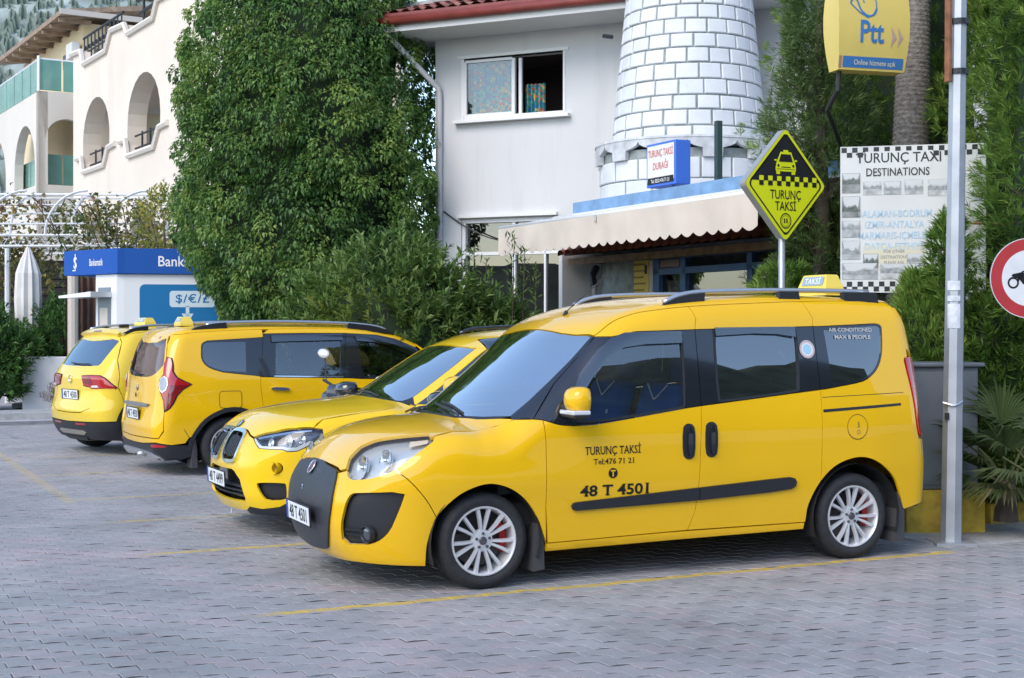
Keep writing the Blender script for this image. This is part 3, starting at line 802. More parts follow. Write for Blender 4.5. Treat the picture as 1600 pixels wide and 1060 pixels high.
    MB().bbox((-.66, .45, .335), (.1, .5, .05), .02).build('tow_bar', BLK, c.root)
    # side trim
    c.strip('door_moulding', S, [(2.212, .487), (2.20, .505), (2.18, .511), (1.283, .562), (1.283, .480), (2.18, .459), (2.20, .465)], BLK, .018)
    c.strip('door_moulding', S, [(1.277, .562), (.74, .592), (.57, .600), (.535, .590), (.518, .565), (.53, .535), (.56, .520), (.74, .505), (1.277, .480)], BLK, .018)
    for (x, z) in ((1.362, .865), (1.19, .872)):
        for o in c.strip('door_handle', S, chaikin([(x - .047, z - .085), (x - .02, z - .115), (x + .02, z - .115), (x + .047, z - .085), (x + .047, z + .085), (x + .02, z + .115), (x - .02, z + .115), (x - .047, z + .085)], 1), BLK, .006): pass
        for o in c.strip('handle_grip', S, chaikin([(x - .016, z - .095), (x + .016, z - .095), (x + .018, z + .095), (x - .018, z + .095)], 2), GBLK, .028): pass
    c.panel('slide_rail', S, [(.29, 1.046), (-.385, 1.075), (-.385, 1.058), (.29, 1.026)], BLK, off=.002, gap=0, depth=.01)
    c.panel('rail_seam', S, [(.29, 1.130), (-.42, 1.150), (-.42, 1.146), (.29, 1.126)], DRK, off=.001, gap=0, depth=0)
    fo = c.panel('fuel_flap', S, circle(.01, .92, .082, 28), None, off=.003, gap=0, depth=.006, only=1)[0]
    c.decal('flap_gap', S, [ring2d(.01, .92, .083, .087)], DRK, .002, parent=fo)
    c.decal('flap_print', S, [([(q[0] + .01, q[1] + .925) for q in v], f) for v, f in [rect(-.012, -.01, .0, .03), ring2d(-.006, -.04, .012, .016, 12)]], mat('faded print', (.30, .20, .02), .6), .005, parent=fo)
    # lettering on the left flank
    def side_text(s_, xl, xr, zb, h, bold=.015, tilt=0., serif=False):
        v, f = text2d(s_, 1., bold, 1., 'LEFT'); w = max(p[0] for p in v); k = abs(xr - xl) / w
        hh = h / .70; cap = max(p[1] for p in text2d('T', 1., bold, 1., 'LEFT')[0])
        v = list(v); f = list(f)
        for sv, sf in (serifs(v, f, cap) if serif else ()): n0 = len(v); v += sv; f += [tuple(i + n0 for i in q) for q in sf]
        return ([(xl - p[0] * k, zb + p[1] * hh + tilt * p[0] / w) for p in v], f)
    let = [side_text('TURUNÇ TAKSİ', 2.12, 1.72, .805, .050, .008, serif=True), side_text('Tel:476 71 21', 2.06, 1.77, .743, .034, .006, serif=True), side_text('48 T 4501', 2.15, 1.66, .545, .066, .024, serif=True)]
    for q in let: c.decal('door_lettering', S, [q], INK, .003)
    c.decal('round_t_mark', S, [poly(circle(1.92, .683, .033, 24))], INK, .0025)
    c.decal('round_t_letter', S, [([(1.92 - (p[0] - .0), .662 + p[1]) for p in text2d('T', .058, .03)[0]], text2d('T', .058, .03)[1])], P_VAN, .0035)
    # mirrored copies of the lettering on the other flank would not be seen; sticker and window text
    c.decal('round_sticker', S, [poly(circle(.372, 1.455, .062, 28))], mat('sticker white', (.75, .75, .76), .5), .004)
    c.decal('sticker_ring', S, [ring2d(.372, 1.455, .048, .062)], mat('sticker red grey', (.55, .42, .42), .5), .0055)
    c.decal('sticker_core', S, [poly(circle(.372, 1.455, .034, 24))], mat('sticker blue', (.35, .60, .72), .5), .0055)
    for q in (side_text('AIR CONDITIONED', .17, -.20, 1.575, .026, .012), side_text('MAX 8 PEOPLE', .13, -.18, 1.525, .026, .012)): c.decal('window_lettering', S, [q], mat('window print', (.55, .53, .5), .6), .004)
    # mirrors, rails, aerial, roof lamp, wipers
    door_mirror(c, 2.235, .905, 1.075, P_VAN, (.13, .20, .165))
    rp = [(1.40, .66, 1.772), (1.29, .66, 1.815), (1.12, .66, 1.842), (.68, .66, 1.858), (.2, .66, 1.862), (-.28, .66, 1.858)]
    for sg in (1, -1):
        q = spl([(x, sg * y, z) for x, y, z in rp], 4)
        o = MB().tube(q, .017, 8).build('roof_rail', SILV, c.root, smooth=True)
        for pl in ([(1.49, 1.71), (1.40, 1.765), (1.29, 1.806), (1.20, 1.825), (1.09, 1.838), (1.10, 1.74)], [(.50, 1.76), (.485, 1.850), (.33, 1.853), (.31, 1.76)], [(-.06, 1.77), (-.05, 1.852), (-.34, 1.855), (-.36, 1.77)]):
            MB().prism(pl, -.021, .021, ((1, 0, 0), (0, 0, 1), (0, 1, 0), (0, sg * .66, 0))).build('rail_foot', BLK, o)
    a0 = c.lift(TP, [(1.87, .12)], 0)[0][0]
    an = MB().tube([tuple(a0), (a0[0] - .02, a0[1], a0[2] + .03)], .014, 8); an.tube([(a0[0] - .02, a0[1], a0[2] + .03), (a0[0] - .32, a0[1] - .01, a0[2] + .27)], .004, 6)
    an.build('aerial', BLK, c.root)
    taxi_sign(c, -.36, 1.845, .0).scale = (.85, .85, .95)
    for (y0, dy) in ((.40, -.55), (-.25, -.5)):
        P, N = c.lift(TP, [(2.76 if y0 > 0 else 2.775, y0), (2.735, y0 + dy * .45), (2.70, y0 + dy)], .022); wiper(c, [tuple(p) for p in P])
        P2, _ = c.lift(TP, [(2.72, y0 - .02), (2.69, y0 + dy * .5), (2.665, y0 + dy * .95)], .012); wiper(c, [tuple(p) for p in P2], 'wiper_blade')
    # wheels, flaps, interior
    for x, yy in ((2.78, .765), (0., .765)):
        for sg in (1, -1): wheel(c, x, sg, yy, .297, .215)
        arch_liner(c, x, .365, .30, .55, .895)
    for sg in (1, -1):
        MB().prism([(2.42, .42), (2.39, .42), (2.378, .10), (2.455, .09), (2.44, .3)], -.09, .09, ((1, 0, 0), (0, 0, 1), (0, 1, 0), (0, sg * .78, 0))).build('mud_flap', mat('flap rubber', (.05, .05, .055), .7), c.root)
        MB().prism([(-.37, .45), (-.43, .35), (-.435, .10), (-.34, .10), (-.36, .3)], -.09, .09, ((1, 0, 0), (0, 0, 1), (0, 1, 0), (0, sg * .78, 0))).build('mud_flap', mat('flap rubber', (.05, .05, .055), .7), c.root)
    underbody(c, -.5, 3.25, .72, .22)
    MB().bbox((1.2, 0, .42), (3.6, 1.55, .2), .05).build('cabin_floor', DRK, c.root)
    for y in (.38, -.38):
        st = seat(c, 1.43, y, SEATB, .52, .52, .62, True, 'SAMSUNG')
    seat(c, .55, 0, SEATD, 1.25, .50, .55, False)
    MB().prism([(2.25, .6), (2.62, .55), (2.66, .98), (2.45, 1.02), (2.22, .94), (2.18, .78)], -.70, .70, ((1, 0, 0), (0, 0, 1), (0, 1, 0), (0, 0, 0))).build('dashboard', DASH, c.root)
    steering(c, 2.02, .38, .98)
    return c
VANC = build_van()

# ---------------------------------------------------------------- the other three taxis
def rr2(x0, y0, x1, y1, r, n=3):
    o = []
    for cx_, cy_, a_ in ((x1 - r, y0 + r, -90), (x1 - r, y1 - r, 0), (x0 + r, y1 - r, 90), (x0 + r, y0 + r, 180)):
        o += [(cx_ + r * math.cos(R(a_ + 90 * k / n)), cy_ + r * math.sin(R(a_ + 90 * k / n))) for k in range(n + 1)]
    return o
def build_suv():      # lemon yellow, nose towards the camera, kidney grille
    c = Car('taxi_car', BMW, (.825, 12.756), math.pi + R(26.4), 'lemon yellow taxi with twin chrome kidney grilles parked behind the tall van', P_BMW)
    S = ('side',); TP = ('top', .4); CY = ('cyl', 2.3); CR = ('cylr', .6)
    HL = [(.495, .753), (.578, .787), (.714, .812), (.894, .840), (1.04, .845), (1.11, .835), (1.12, .80), (1.06, .735), (1.0, .70), (.94, .672), (.872, .667), (.84, .683), (.632, .686), (.572, .714)]
    KI = chaikin([(.028, .74), (.035, .772), (.08, .785), (.28, .783), (.325, .770), (.345, .74), (.358, .66), (.335, .585), (.30, .572), (.13, .566), (.09, .575), (.055, .62), (.032, .69)], 1)
    SG = chaikin([(.627, .416), (.656, .432), (.845, .434), (.862, .42), (.862, .332), (.845, .298), (.708, .291), (.67, .335)], 1)
    IN = [(0, .50), (.28, .506), (.33, .495), (.429, .44), (.50, .30), (.49, .272), (.249, .262), (0, .258)]
    fa = arc(2.67, .33, .395, 205, -10, 24)[:]          # front arch, front to back
    fa = [q for q in fa if q[1] > .26]
    ra = [q for q in arc(0, .33, .395, -10, 205, 24) if q[1] > .26]
    be = [(2.93, .80), (2.6, .80), (2.35, .785), (2.18, .765)]
    bz = c.to(TP, be, S); hs = c.to(CY, [HL[4], HL[5], HL[6], HL[7]], S); a_c = c.to(S, fa[::-1], CY)
    seam = c.to(CY, [HL[8], (1.02, .62), (1.05, .50)], S)
    # bumper skin
    front = [(0, .80), (.3, .80), (.42, .765), (.495, .753)] + [HL[0]] + HL[:7:-1] + [(1.02, .64), (1.06, .54)]
    k0 = [q for q in a_c if q[1] < .54 and q[0] > .9]
    bump = [(0, .80), (.3, .797), (.42, .765), HL[0]] + HL[:7:-1] + [(1.02, .62), (1.05, .50), (1.04, .30), (.914, .306), (.80, .247), (.66, .225), (.53, .235), (.47, .20), (.25, .185), (0, .18)]
    mir = lambda p: [(-x, y) for x, y in p]
    INs = IN + mir(IN)[::-1][1:-1]
    c.panel('front_bumper', CY, bump, mirror='sym', hole=[KI, mir(KI), SG, mir(SG), INs, circle(.80, .545, .042, 20), circle(-.80, .545, .042, 20)], res=.03)
    c.panel('bumper_lower_trim', CY, [(1.04, .30), (.914, .306), (.80, .247), (.66, .225), (.53, .235), (.47, .20), (.52, .145), (.75, .125), (1.0, .14), (1.06, .20)], BLK, gap=0)
    c.panel('lower_intake', CY, IN, GBLK, off=-.05, gap=-.006, depth=0, mirror='sym')
    for zz in (.30, .335, .37):
        c.panel('intake_slat', CY, [(0, zz), (.47 - (zz - .3) * .5, zz + .008), (.47 - (zz - .3) * .5, zz + .02), (0, zz + .012)], BLK, off=-.015, gap=0, depth=.03, mirror='sym')
    for o in c.panel('side_intake', CY, SG, BLK, off=-.045, gap=-.004, depth=0): pass
    for o in c.panel('kidney_back', CY, KI, DRK, off=-.05, gap=-.004, depth=0):
        sg = 1 if np.mean([v.co.y for v in o.data.vertices]) > 0 else -1
        k = np.array([1, sg, 1])
        uv, fs = fill([tuple(q) for q in inset(KI, -.018)], .02, [[tuple(q) for q in inset(KI, .006)]])
        P, N = c.lift(CY, uv, .02); surf_obj('kidney_frame', P * k, N * k, fs, CHR, o, .04)
        for j in range(7):
            u = .075 + j * .038; top, bot = .765 - .004 * abs(j - 2), .585 + .004 * abs(j - 3)
            uv, fs = fill([(u - .006, bot + .01), (u + .006, bot + .01), (u + .002, top - .006), (u - .010, top - .006)], .03)
            P, N = c.lift(CY, uv, .006); surf_obj('kidney_slat', P * k, N * k, fs, mat('grille slat', (.10, .10, .105), .3, .6), o, .03)
    for sg in (1, -1):
        P, N = c.lift(CY, [(.80, .545)], -.03); n = (Vector(N[0] * [1, sg, 1]) * .6 + Vector((1, 0, 0))).normalized()
        Q = n.to_track_quat('Z', 'Y').to_matrix().to_4x4(); Q.translation = Vector(P[0] * [1, sg, 1])
        f = MB().lathe([(.046, .05), (.043, .0), (.036, -.004)], 20, Q).build('fog_lamp', P_BMW, c.root, smooth=True)
        MB().lathe([(0, .006), (.03, .002), (.037, -.004)], 20, Q).build('fog_lamp_lens', REFL, f, smooth=True)
    # headlights
    for o in c.panel('headlight', CY, HL, LENS, off=.002, gap=.002, depth=0, res=.025):
        sg = 1 if np.mean([v.co.y for v in o.data.vertices]) > 0 else -1; k = np.array([1, sg, 1])
        uv, fs = fill([tuple(q) for q in inset(HL, -.035)], .03); P, N = c.lift(CY, uv, -.06); surf_obj('lamp_bowl', P * k, N * k, fs, mat('lamp dark bowl', (.09, .10, .13), .25, .5), o, 0)
        low = [(.632, .690), (.84, .687), (.872, .672), (.94, .677), (1.0, .705), (1.05, .74), (1.03, .75), (.93, .70), (.87, .70), (.84, .708), (.65, .706), (.585, .728), (.52, .757), (.505, .752), (.574, .716)]
        uv, fs = fill(low, .02); P, N = c.lift(CY, uv, -.006); surf_obj('light_strip', P * k, N * k, fs, LAMPW, o, .03)
        up = [(.53, .765), (.714, .803), (.894, .83), (1.03, .836), (1.03, .825), (.894, .815), (.72, .785), (.56, .757)]
        uv, fs = fill(up, .02); P, N = c.lift(CY, uv, -.015); surf_obj('brow_strip', P * k, N * k, fs, mat('lamp brow', (.30, .40, .58), .2, .6), o, .02)
        for (u, z, r_) in ((.70, .745, .036), (.86, .755, .046), (.97, .765, .036)):
            P, N = c.lift(CY, [(u, z)], -.045); n = (Vector(N[0] * k) * .5 + Vector((1, 0, 0))).normalized(); Q = n.to_track_quat('Z', 'Y').to_matrix().to_4x4(); Q.translation = Vector(P[0] * k)
            MB().lathe([(0, .012), (r_ * .6, .006), (r_ * .85, -.006), (r_ * .86, .006), (r_, .01), (r_ * 1.06, .0)], 20, Q).build('lamp_projector', REFL, o, smooth=True)
    # bonnet with two creases
    fxy = c.to(CY, [(0, .806), (.3, .803), (.42, .772), (.49, .760)], TP); hxy = c.to(CY, [HL[1], HL[2], HL[3], HL[4]], TP)
    c.panel('bonnet', TP, fxy + hxy + be[0:] + [(2.22, .62), (2.30, .45), (2.345, .2), (2.355, 0)], mirror='sym', res=.03)
    c.panel('fender', S, fa + [(2.24, .26), (2.19, .5), (2.18, 1.0)] + bz[::-1] + hs + seam, res=.04)
    P, N = c.lift(CY, [(0, .835)], .004); Q = Vector(N[0]).to_track_quat('Z', 'Y').to_matrix().to_4x4(); Q.translation = Vector(P[0])
    b = MB().lathe([(0, .006), (.034, .004), (.04, .0)], 24, Q).build('badge', mat('badge blue white', (.30, .42, .55), .2, .2), c.root, smooth=True)
    MB().lathe([(.034, .005), (.040, .005), (.041, 0)], 24, Q).build('badge_ring', BLK, b)
    plate(c, 'number_plate', (3.545, 0, .424), (0, 1, 0), (.05, 0, 1), text='48 T 4499')
    MB().tube([(3.40, -.05, .2), (3.40, -.05, .16), (3.41, -.05, .12)], .006, 6).build('charm', SILV, c.root)
    # glass
    te = [(1.585, 0), (1.58, .25), (1.54, .45), (1.52, .52)]
    gl = te + [(1.70, .575), (1.90, .61), (2.12, .635), (2.20, .60), (2.27, .47), (2.325, .2), (2.335, 0)]
    c.panel('windscreen', TP, gl, WSG, off=-.002, gap=.002, depth=0, mirror='sym')
    c.panel('cowl', TP, [(2.335, 0), (2.325, .2), (2.27, .47), (2.20, .60), (2.12, .635), (2.16, .76), (2.22, .62), (2.30, .45), (2.345, .2), (2.355, 0)], BLK, gap=0, mirror='sym')
    oe = [(1.46, .62), (1.62, .68), (1.80, .722), (1.985, .752), (2.16, .765)]
    c.panel('windscreen_pillar', TP, [(1.50, .52), (1.70, .58), (1.90, .615), (2.12, .64)] + oe[::-1], gap=.001)
    oes = c.to(TP, oe, S)
    rs = spl([(1.46, 1.50), (1.2, 1.535), (.8, 1.555), (.3, 1.553), (-.2, 1.52), (-.6, 1.46)], 4); rs[0] = oes[0]
    c.panel('roof', TP, [(1.575, 0), (1.57, .25), (1.53, .45), (1.50, .52), oe[0]] + c.to(S, rs, TP)[1:] + [(-.68, .4), (-.70, 0)], mirror='sym', res=.05)
    belt = [(2.18, 1.0), (1.2, 1.0), (.3, 1.02), (-.45, 1.07)]
    band = oes[::-1] + rs[1:] + belt[::-1]
    c.panel('window_band', S, band, TIN, res=.06)
    c.panel('front_door', S, [(2.18, 1.0), (1.2, 1.0), (1.18, .3), (2.22, .26), (2.19, .5)], res=.06)
    c.panel('rear_door', S, [(1.2, 1.0), (.3, 1.02), (.30, .62), (.41, .3), (1.18, .3)], res=.06)
    c.panel('quarter_panel', S, [(.3, 1.02), (-.45, 1.07), (-.6, 1.44), (-.75, 1.1), (-.82, .6), (-.75, .32)] + [q for q in ra[::-1] if q[0] < .33], res=.06)
    c.panel('sill', S, [(2.24, .30), (.41, .30), (.41, .24), (2.24, .24)], BLK, res=.06)
    c.panel('tailgate', CR, [(0, 1.48), (.6, 1.42), (.72, 1.1), (.75, .35), (0, .35)], mirror='sym', res=.06)
    rp = [(1.15, .60, 1.555), (1.0, .60, 1.595), (.5, .60, 1.615), (-.1, .60, 1.59), (-.35, .60, 1.55)]
    for sg in (1, -1): MB().tube(spl([(x, sg * y, z) for x, y, z in rp], 4), .016, 8).build('roof_rail', GBLK, c.root, smooth=True)
    door_mirror(c, 2.08, .97, .965, GBLK, (.17, .26, .15), strip=False)
    P, N = c.lift(TP, [(2.30, .35), (2.27, .1), (2.235, -.25)], .012); wiper(c, [tuple(p) for p in P])
    P, N = c.lift(TP, [(2.31, -.3), (2.25, -.5), (2.19, -.6)], .012); wiper(c, [tuple(p) for p in P])
    for x in (2.67, 0):
        for sg in (1, -1): wheel(c, x, sg, .78, .33, .235, .215, 5)
        arch_liner(c, x, .385, .33, .55, .88)
    underbody(c, -.7, 3.1, .75, .24)
    MB().bbox((1.0, 0, .45), (3.2, 1.5, .2), .05).build('cabin_floor', DRK, c.root)
    for y in (.38, -.38): seat(c, 1.1, y, SEATD, .5, .42, .6)
    seat(c, .15, 0, SEATD, 1.2, .45, .55, False)
    MB().prism([(1.75, .6), (2.15, .55), (2.2, .94), (1.9, .98), (1.72, .9)], -.68, .68, ((1, 0, 0), (0, 0, 1), (0, 1, 0), (0, 0, 0))).build('dashboard', DASH, c.root)
    steering(c, 1.62, .38, .92)
    return c

def build_mpv():      # deep yellow, tail towards the camera
    F = (.87462, .48481)
    c = Car('taxi_car', LODGY, (-3.484, 16.104), math.atan2(F[1], F[0]), 'deep yellow taxi seen from its tail with a big four pointed red tail lamp', P_LOD)
    S = ('side',); TP = ('top', .5); CY = ('cyl', 2.4); CR = ('cylr', .6)
    LI = [(.619, 1.276), (.655, 1.272), (.676, 1.21), (.690, 1.13), (.722, 1.068), (.772, 1.025), (.815, .994), (.768, .945), (.735, .88), (.716, .80), (.694, .745), (.663, .717), (.651, .826), (.585, .961), (.584, 1.036), (.625, 1.105), (.605, 1.221)]
    ra = spl([(-.43, .27), (-.40, .40), (-.27, .58), (-.09, .675), (.07, .69), (.22, .64), (.34, .53), (.41, .40), (.42, .27)], 4)
    fa = spl([(2.39, .27), (2.40, .40), (2.47, .53), (2.59, .64), (2.74, .69), (2.90, .66), (3.05, .57), (3.17, .42), (3.20, .27)], 4)
    rs = spl([(2.30, 1.395), (2.05, 1.515), (1.80, 1.565), (1.40, 1.588), (.9, 1.592), (.35, 1.585), (-.28, 1.558), (-.52, 1.53)], 4)
    belt = [(2.55, 1.01), (2.2, 1.01), (1.55, 1.022), (1.323, 1.036), (.5, 1.058), (.345, 1.066)]
    # rear end
    rw = chaikin([(0, 1.515), (.42, 1.505), (.52, 1.48), (.60, 1.22), (.56, 1.16), (.48, 1.105), (.33, 1.065), (0, 1.058)], 1)
    rw = [(0, 1.51)] + [q for q in rw if q[0] > .005] + [(0, 1.06)]
    full = rw + [(-x, y) for x, y in rw[::-1]][1:-1]
    tg = [(0, 1.585), (.40, 1.575), (.50, 1.53), (.56, 1.42), (.60, 1.30), (.605, 1.22), (.62, 1.105), (.58, 1.036), (.58, .961), (.645, .826), (.655, .72), (.655, .50), (.61, .42), (0, .41)]
    c.panel('tailgate', CR, tg, mirror='sym', hole=[full], res=.04)
    c.panel('rear_window', CR, rw, glass_mat('sun blinded glass', (.62, .55, .54), .10, (.95, .88, .85), .04), off=-.004, gap=-.003, depth=0, mirror='sym')
    c.panel('rear_blind', CR, [(0, 1.49), (.40, 1.48), (.50, 1.46), (.57, 1.22), (.46, 1.125), (.32, 1.09), (0, 1.08)], mat('pink reflection blind', (.42, .27, .25), .8), off=-.05, gap=0, depth=0, mirror='sym')  # blind tinted pinkish, standing in for the reflection on the rear pane
    P, N = c.lift(CR, [(-.1, 1.085), (.1, 1.095), (.38, 1.12)], .015); wiper(c, [tuple(p) for p in P], 'rear_wiper')
    lam = c.panel('tail_lamp', CR, LI, REDL, off=.012, gap=.001, depth=.016, res=.02)
    for o in lam:
        sg = 1 if np.mean([v.co.y for v in o.data.vertices]) > 0 else -1; k = np.array([1, sg, 1])
        uv, fs = fill(circle(.634, .995, .036, 8, .080), .02); P, N = c.lift(CR, uv, .017); surf_obj('reverse_lamp', P * k, N * k, fs, mat('reverse lamp', (.30, .33, .36), .25, .2, coat=1.), o, .006)
        uv, fs = fill(circle(.634, .995, .041, 8, .088), .02, [circle(.634, .995, .036, 8, .080)]); P, N = c.lift(CR, uv, .019); surf_obj('lamp_ring', P * k, N * k, fs, CHR, o, .004)
        uv, fs = fill([(.69, .985), (.795, .988), (.758, .945), (.725, .88), (.706, .80), (.685, .75), (.668, .735), (.665, .85), (.68, .92)], .02); P, N = c.lift(CR, uv, .0145); surf_obj('lamp_lower', P * k, N * k, fs, REDD, o, .002)
    c.panel('lamp_surround', CR, inset(LI, -.010), DRK, off=.003, gap=0, depth=.004)
    c.strip('tailgate_handle', CR, chaikin([(-.42, .785), (.40, .775), (.44, .755), (.42, .735), (-.40, .742)], 1), mat('grey trim', (.22, .21, .22), .35, .4), .03, mirror=False)
    for k_, s_, sz in ((.0, None, 0),):
        P, N = c.lift(CR, [(0, .94)], .008); Q = Vector(N[0]).to_track_quat('Z', 'Y').to_matrix().to_4x4(); Q.translation = Vector(P[0])
        MB().lathe([(0, .008), (.026, .006), (.045, .0)], 4, Q).build('badge', CHR, c.root)
    MB().bbox((-.815, .0, .86), (.012, .02, .05), .004).build('lock', BLK, c.root)
    plate(c, 'number_plate', (-.852, .0, .66), (0, -1, 0), (-.08, 0, 1), w=.50, h=.115, text='48 T 4930')
    bumper = [(0, .405), (.61, .415), (.655, .49), (.655, .72), (.70, .728)] + c.to(S, [(-.57, .72), (-.50, .50), (-.45, .42)], CR) + [(.78, .36), (.70, .345), (.577, .372), (.3, .345), (0, .34)]
    c.panel('rear_bumper', CR, bumper, mirror='sym', res=.04)
    c.panel('rear_bumper_trim', CR, [(0, .338), (.3, .343), (.577, .370), (.70, .343), (.80, .34), (.82, .22), (.70, .165), (0, .165)], BLK, mirror='sym', off=.004)
    c.strip('skid_plate', CR, chaikin([(0, .275), (.45, .268), (.58, .22), (.64, .175), (.5, .165), (.3, .20), (0, .205)], 1), SILV, .022, mirror='sym')
    c.panel('bumper_reflector', CR, chaikin([(.50, .345), (.60, .355), (.70, .325), (.50, .315)], 1), REDL, off=.008, gap=0, depth=.006)
    MB().tube([(-.80, -.42, .24), (-.90, -.42, .235)], .028, 10).build('exhaust', SILV, c.root, smooth=True)
    # flanks
    ls = c.to(CR, [(.655, 1.272), (.676, 1.21), (.690, 1.13), (.722, 1.068), (.772, 1.025), (.815, .994), (.768, .945), (.735, .88), (.716, .80), (.694, .745), (.69, .728)], S)
    tops = c.to(CR, [(.50, 1.53), (.56, 1.42), (.60, 1.30), (.619, 1.276)], S)
    QW = [(.30, 1.492), (-.23, 1.462), (-.285, 1.43), (-.30, 1.36), (-.298, 1.25), (-.225, 1.17), (-.075, 1.118), (.30, 1.075)]
    QWs = [QW[0]] + spl(QW[1:-1], 3) + [QW[-1]]
    dseam = [(.41, 1.497), (.375, 1.27), (.345, 1.066), (.34, .95), (.36, .768), (.37, .60), (.40, .45)]
    quarter = [rs[-1]] + tops + ls + [(-.50, .50), (-.45, .42)] + [q for q in ra if q[1] > .41 and q[0] < .39] + dseam[::-1][1:4] + [(.345, 1.066)] + QWs[::-1] + [(.41, 1.50), (.415, 1.586)] + [q for q in rs if q[0] < .40]
    c.panel('quarter_panel', S, quarter, res=.04)
    c.panel('window_band', S, QWs + [(.345, 1.066), (.375, 1.27), (.41, 1.50)], GBLK, hole=[[tuple(q) for q in inset([(.22, 1.47)] + QWs[1:-1] + [(.20, 1.10)], .016)]])
    c.panel('quarter_window', S, inset([(.22, 1.47)] + QWs[1:-1] + [(.20, 1.10)], .016), glass_mat('blue grey glass', (.16, .20, .23), .16), off=-.004, gap=-.002, depth=0)
    G1 = chaikin([(.555, 1.48), (.57, 1.49), (1.31, 1.50), (1.33, 1.49), (1.285, 1.075), (1.26, 1.062), (.53, 1.082), (.515, 1.095)], 1)
    G2 = chaikin([(1.53, 1.49), (1.75, 1.475), (1.95, 1.42), (2.17, 1.30), (2.45, 1.07), (2.40, 1.04), (1.60, 1.045), (1.565, 1.06)], 1)
    fr = [q for q in rs]
    low = [(2.27, 1.375), (2.03, 1.475), (1.80, 1.522), (1.40, 1.543), (.9, 1.545), (.41, 1.54)]
    c.panel('door_frame', S, [q for q in rs if q[0] > .42] + low[::-1], res=.05)
    c.panel('window_band', S, low[3:] + [(.41, 1.50), (.375, 1.27), (.345, 1.066), (.5, 1.058), (1.323, 1.036), (1.36, 1.3), (1.40, 1.543)], GBLK, hole=[G1])
    c.panel('window_band', S, low[:4] + [(1.36, 1.3), (1.323, 1.036), (1.55, 1.022), (2.2, 1.01), (2.60, 1.0)], GBLK, hole=[G2])
    c.panel('rear_door_window', S, G1, GLS, off=-.006, gap=-.002, depth=0); c.panel('front_door_window', S, G2, GLS, off=-.006, gap=-.002, depth=0)
    c.strip('window_chrome', S, [(.50, 1.074), (1.325, 1.052), (1.323, 1.038), (.50, 1.060)], CHR, .006)
    SMK = glass_mat('smoked deflector', (.10, .11, .13), .14)
    c.panel('wind_deflector', S, [(.50, 1.515), (1.35, 1.525), (1.35, 1.46), (.6, 1.445), (.50, 1.44)], SMK, off=.02, gap=0, depth=.01)
    c.panel('wind_deflector', S, [(1.50, 1.515), (1.78, 1.50), (2.0, 1.43), (2.2, 1.31), (2.17, 1.27), (1.95, 1.375), (1.75, 1.435), (1.52, 1.45)], SMK, off=.02, gap=0, depth=.01)
    c.panel('rear_door', S, [(.345, 1.062), (.5, 1.056), (1.323, 1.034), (1.33, .7), (1.34, .30), (.44, .30), (.42, .40), (.40, .45)] + dseam[::-1][1:4], res=.05)
    c.panel('front_door', S, [(1.323, 1.034), (1.55, 1.020), (2.2, 1.008), (2.42, 1.0), (2.42, .7), (2.38, .30), (1.34, .30), (1.33, .7)], res=.05)
    bze = [(3.35, .70), (3.2, .74), (3.05, .76), (2.9, .775)]
    c.panel('fender', S, [(2.42, 1.0), (2.60, 1.0)] + c.to(TP, bze, S)[::-1] + [(3.42, .80), (3.33, .55), (3.24, .35)] + [q for q in fa[::-1] if q[1] > .30] + [(2.38, .30), (2.42, .7)], res=.05)
    c.panel('sill', S, [(2.39, .295), (.43, .295), (.43, .23), (2.39, .23)], BLK, off=.004)
    oa = ra; ia = [(.0 + (q[0]) * .87, .30 + (q[1] - .30) * .86) for q in ra]
    c.strip('arch_trim', S, [(q[0] * 1.10, .29 + (q[1] - .29) * 1.12) for q in ra] + ra[::-1], BLK, .014)
    fa2 = [(2.8 + (q[0] - 2.8) * 1.10, .29 + (q[1] - .29) * 1.12) for q in fa]
    c.strip('arch_trim', S, fa2 + fa[::-1], BLK, .014)
    FLP = rr2(-.125, .735, .115, .91, .03)
    fo = c.panel('fuel_flap', S, FLP, None, off=.003, gap=0, depth=.006, only=-1)[0]
    c.decal('flap_gap', S, [([tuple(p) for p in list(inset(FLP, -.007)) + list(inset(FLP, -.001))], [(k, (k + 1) % 16, 16 + (k + 1) % 16, 16 + k) for k in range(16)])], DRK, .0025, -1, parent=fo)
    c.strip('door_handle', S, chaikin([(.455, .948), (.66, .938), (.66, .905), (.455, .918)], 1), CHR, .03)
    c.strip('door_handle', S, chaikin([(1.42, .925), (1.63, .915), (1.63, .885), (1.42, .895)], 1), CHR, .03)
    # roof, front
    c.panel('roof', TP, [(2.28, 0), (2.28, .3), (2.26, .5), c.to(S, [rs[0]], TP)[0]] + c.to(S, rs, TP)[1:] + [(-.62, .5), (-.66, .3), (-.67, 0)], mirror='sym', res=.05)
    c.panel('windscreen', TP, [(2.29, 0), (2.29, .3), (2.27, .5), (2.31, .63), (2.6, .68), (2.82, .7), (2.88, .5), (2.93, 0)], WSG, off=-.002, depth=0, mirror='sym', res=.06)
    ws2 = c.to(S, [(2.30, 1.39), (2.27, 1.37), (2.60, 1.0)], TP)
    c.panel('windscreen_pillar', TP, [(2.31, .635), (2.6, .685), (2.82, .705), (2.75, .80), (2.6, .82), (2.4, .77)], P_LOD, gap=0, res=.05)
    c.panel('bonnet', TP, [(2.935, 0), (2.89, .5), (2.83, .7), (2.9, .775)] + bze[::-1][1:] + [(3.5, .5), (3.56, .3), (3.58, 0)], mirror='sym', res=.05)
    c.panel('front_bumper', CY, [(0, .80), (.3, .80), (.7, .80), (.95, .79), (.95, .3), (0, .25)], mirror='sym', res=.06)
    rp = [(1.95, .62, 1.575), (1.80, .62, 1.62), (1.4, .62, 1.655), (.6, .62, 1.672), (-.05, .62, 1.655), (-.20, .62, 1.635)]
